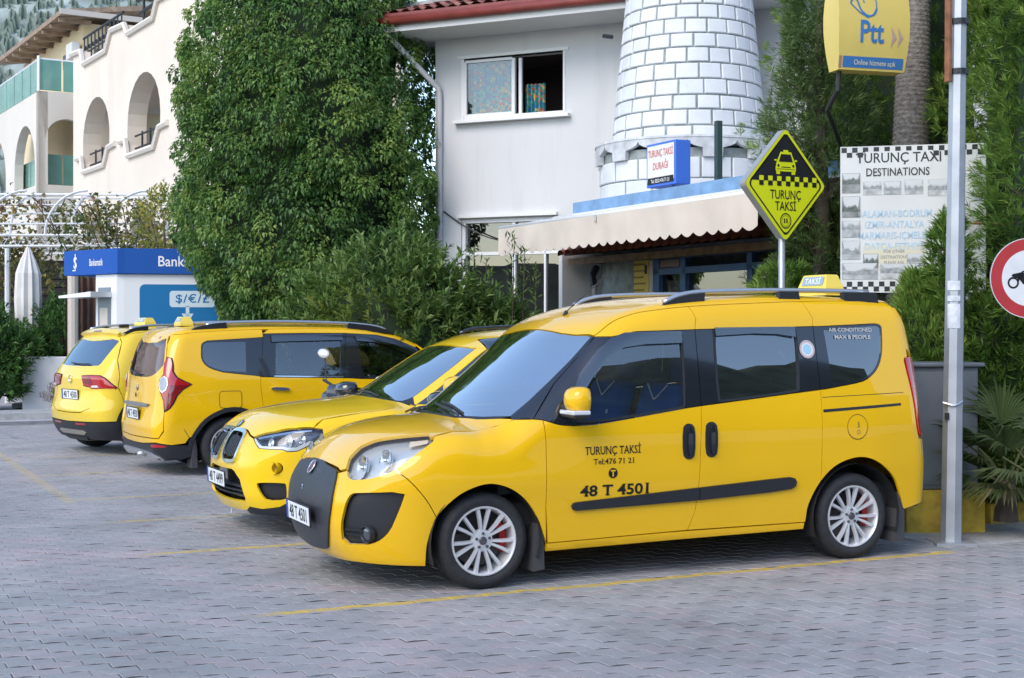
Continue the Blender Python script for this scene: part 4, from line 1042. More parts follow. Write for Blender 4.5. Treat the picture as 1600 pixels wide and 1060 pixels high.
    for sg in (1, -1):
        o = MB().tube(spl([(x, sg * y, z) for x, y, z in rp], 4), .021, 8).build('roof_rail', SILV, c.root, smooth=True)
        for pl in ([(-.42, 1.56), (-.30, 1.615), (-.10, 1.655), (.02, 1.664), (.03, 1.58)], [(1.45, 1.58), (1.47, 1.66), (1.75, 1.632), (1.95, 1.585), (2.05, 1.53)]):
            MB().prism(pl, -.023, .023, ((1, 0, 0), (0, 0, 1), (0, 1, 0), (0, sg * .62, 0))).build('rail_foot', BLK, o)
    t = taxi_sign(c, -.28, 1.625, -.02); t.scale = (.75, .62, .62)
    door_mirror(c, 2.45, .84, .98, BLK, (.14, .2, .15), strip=False)
    for x in (2.81, 0):
        for sg in (1, -1): wheel(c, x, sg, .745, .315, .215, .195, 5)
        arch_liner(c, x, .385, .31, .5, .84)
    for sg in (1, -1):
        MB().prism([(-.39, .45), (-.42, .40), (-.425, .09), (-.36, .09), (-.365, .3)], -.09, .09, ((1, 0, 0), (0, 0, 1), (0, 1, 0), (0, sg * .745, 0))).build('mud_flap', mat('flap rubber', (.05, .05, .055), .7), c.root)
    underbody(c, -.6, 3.2, .72, .22)
    MB().bbox((1.2, 0, .42), (3.4, 1.45, .2), .05).build('cabin_floor', DRK, c.root)
    for y in (.36, -.36): seat(c, 1.55, y, SEATD, .5, .45, .55)
    seat(c, .75, 0, SEATD, 1.2, .45, .50, True); seat(c, -.05, 0, SEATD, 1.1, .45, .45, False)
    steering(c, 2.1, .36, .92)
    MB().prism([(2.3, .6), (2.8, .55), (2.8, .95), (2.5, 1.0), (2.28, .9)], -.66, .66, ((1, 0, 0), (0, 0, 1), (0, 1, 0), (0, 0, 0))).build('dashboard', DASH, c.root)
    return c

def build_crossover():     # pale yellow, farthest, tail towards the camera
    F = (.76604, .64279)
    c = Car('taxi_car', TIG, (-4.987, 18.605), math.atan2(F[1], F[0]), 'pale yellow taxi farthest along the row with sloping blue tinted rear window', P_TIG)
    S = ('side',); TP = ('top', .5); CY = ('cyl', 2.4); CR = ('cylr', .6)
    rw = [(0, 1.475), (.45, 1.465), (.60, 1.445), (.615, 1.42), (.50, 1.15), (.47, 1.128), (.3, 1.118), (0, 1.115)]
    full = rw + [(-x, y) for x, y in rw[::-1]][1:-1]
    LI = [(.067, .99), (.30, 1.0), (.528, 1.004), (.592, .98), (.715, .846), (.36, .838), (.33, .87), (.146, .884)]
    LI = [(.26, .99), (.40, 1.0), (.56, 1.0), (.62, .975), (.735, .85), (.44, .842), (.41, .865), (.30, .88)]
    sideu = c.to(S, [(-.70, 1.05), (-.72, .95), (-.735, .7), (-.70, .44)], CR)
    c.panel('tailgate', CR, [(0, 1.53), (.45, 1.515), (.60, 1.475), (.66, 1.42), (.69, 1.2)] + [(.735, 1.06), (.75, .98), (.745, .86), (.44, .842), (.41, .865), (.45, .60), (.30, .54), (0, .53)], mirror='sym', hole=[full, LI[:0] or [(.9, 3), (.91, 3), (.9, 3.01)]][:1], res=.04)
    c.panel('rear_window', CR, rw, glass_mat('blue rear glass', (.20, .25, .30), .34, (.80, .92, 1.)), off=-.003, gap=-.002, depth=0, mirror='sym')
    for o in c.panel('tail_lamp', CR, LI, REDL, off=.012, gap=0, depth=.014, res=.025):
        sg = 1 if np.mean([v.co.y for v in o.data.vertices]) > 0 else -1; k = np.array([1, sg, 1])
        uv, fs = fill([(.44, .856), (.56, .858), (.54, .885), (.46, .88)], .02); P, N = c.lift(CR, uv, .0155); surf_obj('reverse_lamp', P * k, N * k, fs, LAMPW, o, .002)
        uv, fs = fill([(.29, .975), (.42, .985), (.47, .90), (.44, .89), (.31, .905)], .02); P, N = c.lift(CR, uv, .0155); surf_obj('lamp_inner', P * k, N * k, fs, REDD, o, .002)
    c.panel('lamp_surround', CR, inset(LI, -.012), DRK, off=.003, gap=0, depth=.004)
    c.panel('rear_bumper', CR, [(0, .525), (.30, .535), (.45, .595), (.41, .86), (.44, .838), (.745, .856), (.78, .75), (.80, .60), (.79, .44), (.4, .425), (0, .415)], mirror='sym', res=.04, off=.004)
    c.panel('rear_bumper_trim', CR, [(0, .41), (.4, .42), (.79, .435), (.80, .25), (.72, .16), (.45, .135), (0, .14)], BLK, mirror='sym', off=.006, res=.04)
    c.strip('diffuser_trim', CR, [(0, .31), (.28, .31), (.33, .285), (.28, .255), (0, .255)], mat('warm silver', (.50, .46, .38), .35, .7), .016, mirror='sym')
    c.strip('exhaust_trim', CR, [(0, .225), (.30, .225), (.25, .165), (0, .165)], BLK, .02, mirror='sym')
    c.panel('bumper_reflector', CR, [(.18, .40), (.38, .405), (.38, .385), (.18, .38)], REDL, off=.012, gap=0, depth=.006)
    c.strip('spoiler', CR, [(0, 1.56), (.45, 1.545), (.60, 1.51), (.58, 1.485), (.44, 1.50), (0, 1.51)], P_TIG, .05, mirror='sym')
    c.panel('brake_lamp', CR, [(-.12, 1.525), (.12, 1.525), (.12, 1.512), (-.12, 1.512)], REDD, off=.056, gap=0, depth=.004, mirror=False)
    P, N = c.lift(CR, [(.15, 1.145), (-.1, 1.135), (-.32, 1.14)], .015); wiper(c, [tuple(p) for p in P], 'rear_wiper')
    P, N = c.lift(CR, [(0, .95)], .006); Q = Vector(N[0]).to_track_quat('Z', 'Y').to_matrix().to_4x4(); Q.translation = Vector(P[0])
    MB().lathe([(.045, 0), (.05, .008), (.042, .008), (.040, .0)], 20, Q).build('badge', CHR, c.root, smooth=True)
    plate(c, 'number_plate', (-.885, 0, .755), (0, -1, 0), (-.05, 0, 1), w=.50, text='48 T 4500')
    # flank
    xw = -.20
    ra = [q for q in arc(xw, .35, .405, -12, 200, 24) if q[1] > .30]; fa = [q for q in arc(xw + 2.68, .35, .405, -12, 200, 24) if q[1] > .30]
    rs = spl([(1.55, 1.47), (1.3, 1.535), (.8, 1.575), (.2, 1.575), (-.3, 1.535), (-.50, 1.49)], 4)
    belt = [(2.1, 1.02), (1.2, 1.03), (.4, 1.05), (-.30, 1.10)]
    W = [(1.5, 1.44), (1.25, 1.505), (.8, 1.535), (.2, 1.53), (-.15, 1.48), (-.32, 1.30), (-.36, 1.14)] + belt[::-1]
    ce = c.to(CR, [(.61, 1.47), (.66, 1.42), (.69, 1.2), (.735, 1.06), (.75, .98), (.745, .86), (.78, .75), (.80, .60), (.79, .44)], S)
    c.panel('quarter_panel', S, [rs[-1]] + ce + [(-.62, .42)] + [q for q in ra[::-1] if q[0] < .17] + [(.2, .62), (.35, 1.05), (-.30, 1.10), (-.36, 1.14), (-.32, 1.30), (-.15, 1.48), (.2, 1.53)] + [q for q in rs if q[0] < .2], res=.05)
    c.panel('side_windows', S, W, TIN, res=.06)
    c.panel('door_frame', S, [q for q in rs if q[0] > .22] + [(.2, 1.53), (.8, 1.535), (1.25, 1.505), (1.5, 1.44)], res=.06)
    c.panel('rear_door', S, [(.35, 1.05), (.4, 1.05), (1.2, 1.03), (1.2, .34), (.24, .34), (.2, .62)], res=.06)
    c.panel('front_door', S, [(1.2, 1.03), (2.1, 1.02), (2.08, .34), (1.2, .34)], res=.06)
    c.panel('fender', S, [(2.1, 1.02), (2.4, 1.0), (3.0, .93), (3.3, .85), (3.25, .5), (2.9, .32)] + fa + [(2.08, .34)], res=.06)
    c.panel('sill', S, [(2.08, .335), (.22, .335), (.22, .24), (2.08, .24)], BLK)
    c.strip('arch_trim', S, [(xw + (q[0] - xw) * 1.13, .35 + (q[1] - .35) * 1.13) for q in ra] + ra[::-1], BLK, .012)
    c.panel('roof', TP, [(1.62, 0), (1.6, .4), c.to(S, [rs[0]], TP)[0]] + c.to(S, rs, TP)[1:] + [(-.52, .45), (-.56, .2), (-.57, 0)], mirror='sym', res=.05)
    c.panel('windscreen', TP, [(1.63, 0), (1.61, .4), (1.6, .55), (2.1, .68), (2.3, .4), (2.35, 0)], WSG, depth=0, mirror='sym', res=.08)
    c.panel('bonnet', TP, [(2.36, 0), (2.31, .4), (2.15, .75), (2.6, .78), (3.2, .7), (3.42, .4), (3.45, 0)], mirror='sym', res=.07)
    c.panel('front_bumper', CY, [(0, .85), (.8, .85), (.95, .75), (.95, .3), (0, .28)], mirror='sym', res=.07)
    for sg in (1, -1): 
        o = MB().tube(spl([(x, sg * .60, z) for x, z in ((1.2, 1.58), (1.0, 1.62), (.5, 1.645), (-.1, 1.63), (-.35, 1.59))], 4), .016, 8).build('roof_rail', SILV, c.root, smooth=True)
        MB().prism([(-.45, 1.53), (-.30, 1.60), (-.1, 1.625), (-.1, 1.56)], -.02, .02, ((1, 0, 0), (0, 0, 1), (0, 1, 0), (0, sg * .60, 0))).build('rail_foot', BLK, o)
    t = taxi_sign(c, .15, 1.635, 0); t.scale = (.8, .75, .62)
    MB().bbox((-.15, 0, 1.63), (.14, .05, .04), .015).build('roof_aerial', BLK, c.root)
    for x in (xw + 2.68, xw):
        for sg in (1, -1): wheel(c, x, sg, .78, .35, .24, .215, 5)
        arch_liner(c, x, .40, .35, .5, .88)
    underbody(c, -.65, 3.1, .75, .25)
    MB().bbox((1.0, 0, .45), (3.0, 1.5, .2), .05).build('cabin_floor', DRK, c.root)
    for y in (.38, -.38): seat(c, 1.1, y, SEATD, .5, .45, .58)
    seat(c, .25, 0, SEATD, 1.2, .45, .52, True)
    return c
SUVC = build_suv(); MPVC = build_mpv(); CROC = build_crossover()

# ---------------------------------------------------------------- ground: zigzag concrete pavers with painted bay lines
GA = R(26.4); UX, UY = math.cos(GA), math.sin(GA)
def uv2w(u, v, z=0.): return (u * UX - v * UY, u * UY + v * UX, z)
def w2uv(x, y): return (x * UX + y * UY, -x * UY + y * UX)

def paver_mat():
    m = bpy.data.materials.new('concrete paver'); m.use_nodes = True
    n = m.node_tree.nodes; l = m.node_tree.links; b = n['Principled BSDF']
    geo = n.new('ShaderNodeNewGeometry'); mp = n.new('ShaderNodeVectorRotate'); mp.rotation_type = 'Z_AXIS'; mp.inputs['Angle'].default_value = -GA
    l.new(geo.outputs['Position'], mp.inputs['Vector'])
    at = n.new('ShaderNodeAttribute'); at.attribute_name = 'tone'
    cr = n.new('ShaderNodeValToRGB'); e = cr.color_ramp.elements
    e[0].color = (.30, .297, .298, 1); e[1].color = (.36, .325, .33, 1); x = e.new(.80); x.color = (.35, .347, .347, 1); x = e.new(.90); x.color = (.355, .32, .325, 1)
    l.new(at.outputs['Fac'], cr.inputs[0])
    def noise(scale, detail=4, rough=.6):
        t = n.new('ShaderNodeTexNoise'); t.inputs['Scale'].default_value = scale; t.inputs['Detail'].default_value = detail; t.inputs['Roughness'].default_value = rough
        l.new(mp.outputs[0], t.inputs['Vector']); return t.outputs['Fac']
    def math_(op, a, c):
        t = n.new('ShaderNodeMath'); t.operation = op
        for i, q in enumerate((a, c)):
            if isinstance(q, (int, float)): t.inputs[i].default_value = q
            elif q is not None: l.new(q, t.inputs[i])
        return t.outputs[0]
    def mapr(v, a, b_, c, d):
        t = n.new('ShaderNodeMapRange'); l.new(v, t.inputs[0])
        for i, q in enumerate((a, b_, c, d)): t.inputs[i + 1].default_value = q
        return t.outputs[0]
    def mul(a, f):
        t = n.new('ShaderNodeMix'); t.data_type = 'RGBA'; t.blend_type = 'MULTIPLY'; t.inputs['Factor'].default_value = 1; l.new(a, t.inputs['A']); l.new(f, t.inputs['B']); return t.outputs['Result']
    col = mul(cr.outputs[0], mapr(noise(1.1, 5), .3, .7, .82, 1.14)); col = mul(col, mapr(noise(60, 3), .3, .7, .90, 1.1)); col = mul(col, mapr(noise(.28, 2), .3, .7, .88, 1.1))
    pk = n.new('ShaderNodeMix'); pk.data_type = 'RGBA'; pk.blend_type = 'MULTIPLY'; l.new(mapr(noise(.55, 4), .50, .66, 0., .8), pk.inputs['Factor']); l.new(col, pk.inputs['A']); pk.inputs['B'].default_value = (1.06, .93, .93, 1); col = pk.outputs['Result']
    # oil and tyre stains
    col = mul(col, mapr(noise(.75, 7, .72), .56, .72, 1., .66))
    col = mul(col, mapr(noise(3.3, 6, .7), .60, .74, 1., .72))
    sx = n.new('ShaderNodeSeparateXYZ'); l.new(mp.outputs[0], sx.inputs[0]); U, V = sx.outputs[0], sx.outputs[1]
    wob = mapr(noise(2.2, 3), 0, 1, -.03, .03)
    paint_ = None
    lines = [(7.64, 2.15, 7.3, .95), (10.05, 2.0, 7.3, .85), (11.85, 2.1, 7.3, .55), (13.55, 2.1, 7.3, .5), (15.95, 2.1, 7.3, .5), (18.2, 2.1, 7.3, .45)]
    for (v0, u0, u1, s) in lines:
        d = math_('ABSOLUTE', math_('SUBTRACT', math_('ADD', V, wob), v0), None)
        k = mapr(d, .036, .046, s, 0.)
        k = math_('MULTIPLY', k, mapr(U, u0, u0 + .25, 0., 1.)); k = math_('MULTIPLY', k, mapr(U, u1, u1 + .02, 1., 0.))
        paint_ = k if paint_ is None else math_('MAXIMUM', paint_, k)
    d = math_('ABSOLUTE', math_('SUBTRACT', U, 2.12), None); k = mapr(d, .05, .06, .28, 0.); k = math_('MULTIPLY', k, mapr(V, 13.2, 13.4, 0., 1.)); k = math_('MULTIPLY', k, mapr(V, 20, 20.2, 1., 0.))
    paint_ = math_('MAXIMUM', paint_, k)
    wear = mapr(noise(14, 6, .75), .38, .54, .18, 1.)
    paint_ = math_('MULTIPLY', paint_, wear)
    mx = n.new('ShaderNodeMix'); mx.data_type = 'RGBA'; l.new(paint_, mx.inputs['Factor']); l.new(col, mx.inputs['A']); mx.inputs['B'].default_value = (.62, .42, .04, 1)
    l.new(mx.outputs['Result'], b.inputs['Base Color']); b.inputs['Roughness'].default_value = .72
    bp = n.new('ShaderNodeBump'); bp.inputs['Strength'].default_value = .35; bp.inputs['Distance'].default_value = .004; l.new(noise(130, 4), bp.inputs['Height']); l.new(bp.outputs[0], b.inputs['Normal'])
    return m
PAVER = paver_mat()
SAND = mat('joint sand', (.15, .15, .152), .95, noise=(5, .5))

gr = obj('ground', [(-260, -120, -.012), (260, -120, -.012), (260, 420, -.012), (-260, 420, -.012)], [(0, 1, 2, 3)], mat('road concrete', (.40, .40, .41), .85, noise=(.9, .18, 6), bump=(30, .2)))
tag(gr, kind='structure')
pv = obj('pavement', [uv2w(-12, -1, -.006), uv2w(18, -1, -.006), uv2w(18, 25.5, -.006), uv2w(-12, 25.5, -.006)], [(0, 1, 2, 3)], SAND)
tag(pv, kind='structure')

PL, PW, PG = .222, .113, .0026
def paver_outline():
    e = lambda t: .010 * (1 if (t % 1.) < .5 else -1) if 0 else 0
    zz = [(0, 0), (.055, .014), (.111, .0), (.167, -.014), (.222, 0)]   # zigzag long edge, period = length
    a = [(x, y) for x, y in zz]; b = [(x, y + PW) for x, y in zz[::-1]]
    return [tuple(q) for q in inset(a + b, PG)]
PO = paver_outline(); NP = len(PO); PI = [tuple(q) for q in inset(PO, .003)]
def paver_arrays(u, v, dz, tx, ty):
    """top face ring + bevel ring of each paver; returns (n, 2*NP, 3)"""
    o = np.array(PO); i_ = np.array(PI); out = np.zeros((len(u), 2 * NP, 3))
    for k, (ring, zz) in enumerate(((i_, 0.), (o, -.004))):
        du = ring[:, 0] - PL / 2; dv = ring[:, 1] - PW / 2
        out[:, k * NP:(k + 1) * NP, 0] = u[:, None] + ring[:, 0]; out[:, k * NP:(k + 1) * NP, 1] = v[:, None] + ring[:, 1]
        out[:, k * NP:(k + 1) * NP, 2] = dz[:, None] + zz + du * tx[:, None] + dv * ty[:, None]
    return out
rows = np.arange(int(2.0 / PW), int(24.5 / PW)); uu = []; vv = []
for r_ in rows:
    off = (r_ % 2) * PL * .5
    us = np.arange(-10.5, 16, PL) + off; uu.append(us); vv.append(np.full(len(us), r_ * PW))
uu = np.concatenate(uu); vv = np.concatenate(vv)
X = (uu + .1) * UX - (vv + .05) * UY; Y = (uu + .1) * UY + (vv + .05) * UX
px = 800 + 2200 * X / np.maximum(Y, .1)
ok = (Y > 5.9) & (Y < 25) & (px > -160) & (px < 1760) & ~((uu > 7.4) & (vv > 7.95))
uu, vv, X, Y, px = uu[ok], vv[ok], X[ok], Y[ok], px[ok]
npv = len(uu)
dz = rng.normal(0, .0011, npv); tx = rng.normal(0, .003, npv); ty = rng.normal(0, .0035, npv); tone = rng.random(npv)
py = 513 + 3520 / Y
inview = (py < 1085) & (px > 0) & (px < 1600)
near = np.argsort(np.where(inview, Y, 999))[:300]
rest = np.ones(npv, bool); rest[near] = False
def paver_mesh(name, u, v, dz, tx, ty, tone):
    A = paver_arrays(u, v, dz, tx, ty); n = len(u)
    W = A.copy(); W[..., 0] = A[..., 0] * UX - A[..., 1] * UY; W[..., 1] = A[..., 0] * UY + A[..., 1] * UX
    me = bpy.data.meshes.new(name); base = (np.arange(n) * 2 * NP)[:, None]
    top = base + np.arange(NP)[None, :]
    q = np.stack([np.arange(NP) + NP, (np.arange(NP) + 1) % NP + NP, (np.arange(NP) + 1) % NP, np.arange(NP)], 1)
    sides = (base[:, :, None] + q[None]).reshape(-1, 4)
    loops = np.concatenate([top.reshape(-1), sides.reshape(-1)]).astype(np.int32)
    starts = np.concatenate([np.arange(n) * NP, n * NP + np.arange(len(sides)) * 4]).astype(np.int32)
    me.vertices.add(n * 2 * NP); me.vertices.foreach_set('co', W.reshape(-1).astype(np.float32))
    me.loops.add(len(loops)); me.loops.foreach_set('vertex_index', loops)
    me.polygons.add(len(starts)); me.polygons.foreach_set('loop_start', starts)
    a = me.attributes.new('tone', 'FLOAT', 'POINT'); a.data.foreach_set('value', np.repeat(tone.astype(np.float32), 2 * NP))
    me.polygons.foreach_set('use_smooth', np.zeros(len(starts), bool)); me.update(calc_edges=True); me.validate(); me.materials.append(PAVER); return me
o = link(bpy.data.objects.new('pavers', paver_mesh('pavers', uu[rest], vv[rest], dz[rest], tx[rest], ty[rest], tone[rest])), pv); tag(o, kind='stuff')
variants = [paver_mesh('paver', np.array([0.]), np.array([0.]), np.array([0.]), np.array([random.gauss(0, .003)]), np.array([random.gauss(0, .0035)]), np.array([k / 15.])) for k in range(16)]
for k in near:
    o = bpy.data.objects.new('paver', variants[int(tone[k] * 15.99)]); o.location = uv2w(uu[k], vv[k], dz[k]); link(o, pv)

# raised bed and kerbs behind the bays
CONC = mat('pale concrete', (.36, .36, .36), .85, noise=(6, .2, 5), bump=(40, .3))
YKERB = mat('yellow painted kerb', (.52, .36, .04), .7, noise=(9, .3, 6), bump=(30, .3))
SOIL = mat('soil', (.07, .055, .042), .95, noise=(14, .4), bump=(20, .6))
def quv(u0, v0, u1, v1, z0, z1, name, m, kind='structure'):
    o = MB().box(((u0 + u1) / 2, (v0 + v1) / 2, (z0 + z1) / 2), (u1 - u0, v1 - v0, z1 - z0)).build(name, m)
    o.rotation_euler = (0, 0, GA); return tag(o, kind=kind)
quv(7.75, 8.75, 16, 26, -.05, .14, 'planting_bed', SOIL)
quv(7.40, 7.75, 9.6, 8.60, -.05, .012, 'concrete_apron', CONC)
o = quv(7.46, 8.62, 7.74, 8.62 + .9, -.05, .16, 'kerb', YKERB)
for k in range(17):
    quv(7.46, 9.54 + k * 1.0, 7.74, 10.5 + k * 1.0, -.05, .15, 'kerb', CONC if k % 2 else YKERB)
for k in range(5):
    quv(8.55 + k * .8, 8.50, 9.31 + k * .8, 8.72, -.05, .17, 'kerb', YKERB)
quv(-30, 26.0, 16, 27.2, -.05, .10, 'sidewalk', CONC)

# hills: one behind the houses, one behind the viewer (seen only in the car windows)
def hill(name, x0, x1, y0, depth, hfun, m, nx=60, ny=14):
    v = []; f = []
    for j in range(ny + 1):
        for i in range(nx + 1):
            x = x0 + (x1 - x0) * i / nx; t = j / ny
            v.append((x, y0 + depth * t, -1 + hfun(x, t) + random.uniform(-.4, .4) * (1 + 3 * t)))
    for j in range(ny):
        for i in range(nx): a = j * (nx + 1) + i; f.append((a, a + 1, a + nx + 2, a + nx + 1))
    return tag(obj(name, v, f, m, smooth=True), kind='structure')
HILLM = mat('hazy scrubby limestone hill', (.31, .36, .33), .95, noise=(.22, .42, 10), coords='Object')  # pale grey green: distance haze is mixed into the rock colour
for nd in list(HILLM.node_tree.nodes):
    if nd.type == 'TEX_NOISE':
        lk = nd.inputs['Vector'].links[0]; mp_ = HILLM.node_tree.nodes.new('ShaderNodeMapping'); mp_.inputs['Scale'].default_value = (1, .25, .55)
        HILLM.node_tree.links.new(lk.from_socket, mp_.inputs[0]); HILLM.node_tree.links.new(mp_.outputs[0], nd.inputs['Vector'])
hill('hill', -330, 330, 190, 120, lambda x, t: (88 * t ** .8 + 8 * math.sin(x * .03) * t) * (.12 + .88 / (1 + math.exp((x + 45) / 14))), HILLM)
hx = rng.uniform(-190, -8, 5200); ht = rng.uniform(.03, 1, 5200); hz_ = -1 + (88 * ht ** .8 + 8 * np.sin(hx * .03) * ht) * (.12 + .88 / (1 + np.exp((hx + 45) / 14))); hy = 190 + 120 * ht
hw = rng.uniform(.5, 1.5, 5200); hh_ = rng.uniform(1.0, 3.0, 5200); tri = []
for da in (0., 1.57):
    cx_, sy_ = np.cos(da), np.sin(da)
    tri.append(np.stack([np.stack([hx - hw * cx_, hy - hw * sy_, hz_ - .8], 1), np.stack([hx + hw * cx_, hy + hw * sy_, hz_ - .8], 1), np.stack([hx + hw * .7 * cx_, hy + hw * .7 * sy_, hz_ + hh_ * .7], 1), np.stack([hx, hy, hz_ + hh_], 1), np.stack([hx - hw * .8 * cx_, hy - hw * .8 * sy_, hz_ + hh_ * .6], 1)], 1))
wd = np_obj('hillside_woods', np.concatenate(tri), 5, mat('distant scrub', tone=((.15, .20, .17), (.24, .29, .25)), rough=.9), None, np.tile(rng.random(5200), 2)); tag(wd, 'distant scrub and trees covering the hazy hillside', 'woods', kind='stuff')
HILLG = mat('wooded slope', (.085, .095, .06), .95, noise=(.25, .5, 8))
hill('hill', -160, 200, -22, -60, lambda x, t: ((5.0 + 1.0 * math.sin(x * .23)) * min(1, t * 3) + 4 * t) + (29 + 3 * math.sin(x * .07) + 1.2 * math.sin(x * .31)) * min(1, t * 2.5) / (1 + math.exp(-(x - 22) / 6)), HILLG, 90, 20)

# ---------------------------------------------------------------- white house with red tiled roof
def frame_obj(name, P0, d, label=None, cat=None, group=None):
    """Empty whose local x runs along d (to the right seen from the camera), local -y faces the viewer"""
    return empty(name, (P0[0], P0[1], 0), math.atan2(d[1], d[0]), label, cat, group)
def wall_slab(name, outer, holes, thick, m, parent, y=0.):
    v, f = slab2d(outer, holes, thick)      # local: x -> x, y -> z, z -> -y (outer face at y)
    return obj(name, [(p[0], y - p[2], p[1]) for p in v], f, m, parent)
WHITE = mat('white render', (.64, .64, .65), .85, noise=(.7, .04, 6), bump=(60, .12))
def streaks(m, amt=.10, scale=2.2):
    """rain streaks: tall narrow stains on a wall"""
    n = m.node_tree.nodes; l = m.node_tree.links; b = n['Principled BSDF']; src = b.inputs['Base Color'].links[0].from_socket
    tc = n.new('ShaderNodeTexCoord'); mp = n.new('ShaderNodeMapping'); mp.inputs['Scale'].default_value = (1, 1, .09); t = n.new('ShaderNodeTexNoise'); t.inputs['Scale'].default_value = scale; t.inputs['Detail'].default_value = 7; t.inputs['Roughness'].default_value = .65
    l.new(tc.outputs['Object'], mp.inputs[0]); l.new(mp.outputs[0], t.inputs['Vector'])
    mr = n.new('ShaderNodeMapRange'); mr.inputs[1].default_value = .52; mr.inputs[2].default_value = .75; mr.inputs[3].default_value = 1.; mr.inputs[4].default_value = 1 - amt
    l.new(t.outputs['Fac'], mr.inputs[0]); mx = n.new('ShaderNodeMix'); mx.data_type = 'RGBA'; mx.blend_type = 'MULTIPLY'; mx.inputs['Factor'].default_value = 1; l.new(src, mx.inputs['A']); l.new(mr.outputs[0], mx.inputs['B']); l.new(mx.outputs['Result'], b.inputs['Base Color'])
streaks(WHITE, .13)
WHITEP = mat('white joinery', (.76, .76, .76), .35)
REDW = mat('red brown fascia', (.22, .045, .035), .45, noise=(5, .15))
TILE = mat('clay roof tile', (.30, .10, .065), .8, noise=(7, .35, 5), tone=None)
SOFF = mat('white soffit', (.66, .66, .65), .8)
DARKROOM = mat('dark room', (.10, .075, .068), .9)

def rbox(name, c, d, m, parent, r=0.):
    return (MB().bbox(c, d, r) if r else MB().box(c, d)).build(name, m, parent)

H = frame_obj('house', (-1.25, 23.0), (.905, -.424), 'white two storey house with red tiled roof and an open window', 'house')
w1 = [(.47, 4.96), (2.30, 4.96), (2.30, 5.95), (.47, 5.95)]
w2 = [(.47, .6), (2.28, .6), (2.28, 3.36), (.47, 3.36)]
wall_slab('wall', [(0, 0), (9.5, 0), (9.5, 6.35), (0, 6.35)], [w1, w2], .25, WHITE, H)
rbox('side_wall', (.125, 4.25, 3.17), (.246, 8, 6.34), WHITE, H)
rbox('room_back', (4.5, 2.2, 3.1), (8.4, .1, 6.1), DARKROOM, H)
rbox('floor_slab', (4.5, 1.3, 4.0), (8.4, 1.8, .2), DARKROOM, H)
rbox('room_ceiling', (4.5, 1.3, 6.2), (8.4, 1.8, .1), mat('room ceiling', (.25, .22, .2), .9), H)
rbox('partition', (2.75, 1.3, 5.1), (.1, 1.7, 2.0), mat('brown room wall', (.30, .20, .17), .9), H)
# upper window: fixed pane left, sliding sash pushed behind it, open on the right
win = rbox('window', (1.385, .06, 5.975), (1.95, .16, .05), WHITEP, H)
for nm, c, d in (('frame', (.495, .06, 5.45), (.06, .12, 1.0)), ('frame', (2.285, .06, 5.45), (.05, .12, 1.0)), ('frame', (1.385, .06, 4.985), (1.75, .12, .05)), ('sash', (1.40, .03, 5.45), (.055, .06, .90)), ('sash', (1.50, .075, 5.45), (.05, .05, .90)), ('sash', (.96, .03, 5.90), (.82, .05, .045)), ('sash', (.96, .03, 5.03), (.82, .05, .045)), ('sash', (.545, .03, 5.45), (.04, .05, .90))):
    rbox(nm, c, d, WHITEP, win)
obj('pane', [(.56, .035, 5.04), (1.38, .035, 5.04), (1.38, .035, 5.88), (.56, .035, 5.88)], [(0, 1, 2, 3)], glass_mat('house glass', (.75, .77, .78), .08), win)
rbox('sill', (1.385, -.03, 4.925), (2.02, .20, .05), WHITEP, H)
def curtain(parent, x0, x1, z0, z1, y, m, amp=.035, k=16):
    n = 60; v = []; f = []
    for i in range(n + 1):
        t = i / n; x = x0 + (x1 - x0) * t; yy = y + amp * math.sin(t * k * 2.0) + .01 * math.sin(t * 37)
        v += [(x, yy, z0), (x, yy, z1)]
    f = [(2 * i, 2 * i + 2, 2 * i + 3, 2 * i + 1) for i in range(n)]
    return obj('curtain', v, f, m, parent, smooth=True)
def curtain_mat():
    m = mat('checked curtain', (.1, .3, .3), .9); n = m.node_tree.nodes; l = m.node_tree.links
    tc = n.new('ShaderNodeTexCoord'); vo = n.new('ShaderNodeTexVoronoi'); vo.inputs['Scale'].default_value = 24; vo.feature = 'F1'; vo.distance = 'CHEBYCHEV'; vo.inputs['Randomness'].default_value = .25
    mp = n.new('ShaderNodeMapping'); mp.inputs['Scale'].default_value = (1, .05, 1); l.new(tc.outputs['Object'], mp.inputs[0]); l.new(mp.outputs[0], vo.inputs['Vector'])
    cr = n.new('ShaderNodeValToRGB'); cr.color_ramp.interpolation = 'CONSTANT'; e = cr.color_ramp.elements
    e[0].color = (.04, .22, .27, 1); e[1].color = (.62, .45, .12, 1)
    for p, c in ((.3, (.50, .16, .10)), (.45, (.10, .36, .30)), (.75, (.03, .17, .33))): x = e.new(p); x.color = (*c, 1)
    e[-1].position = .88
    sp = n.new('ShaderNodeSeparateColor'); l.new(vo.outputs['Color'], sp.inputs[0]); l.new(sp.outputs[0], cr.inputs[0]); l.new(cr.outputs[0], n['Principled BSDF'].inputs['Base Color']); return m
CUR = curtain_mat()
curtain(H, .52, 1.30, 4.99, 5.95, .20, CUR); curtain(H, 1.52, 1.86, 4.99, 5.50, .22, CUR)
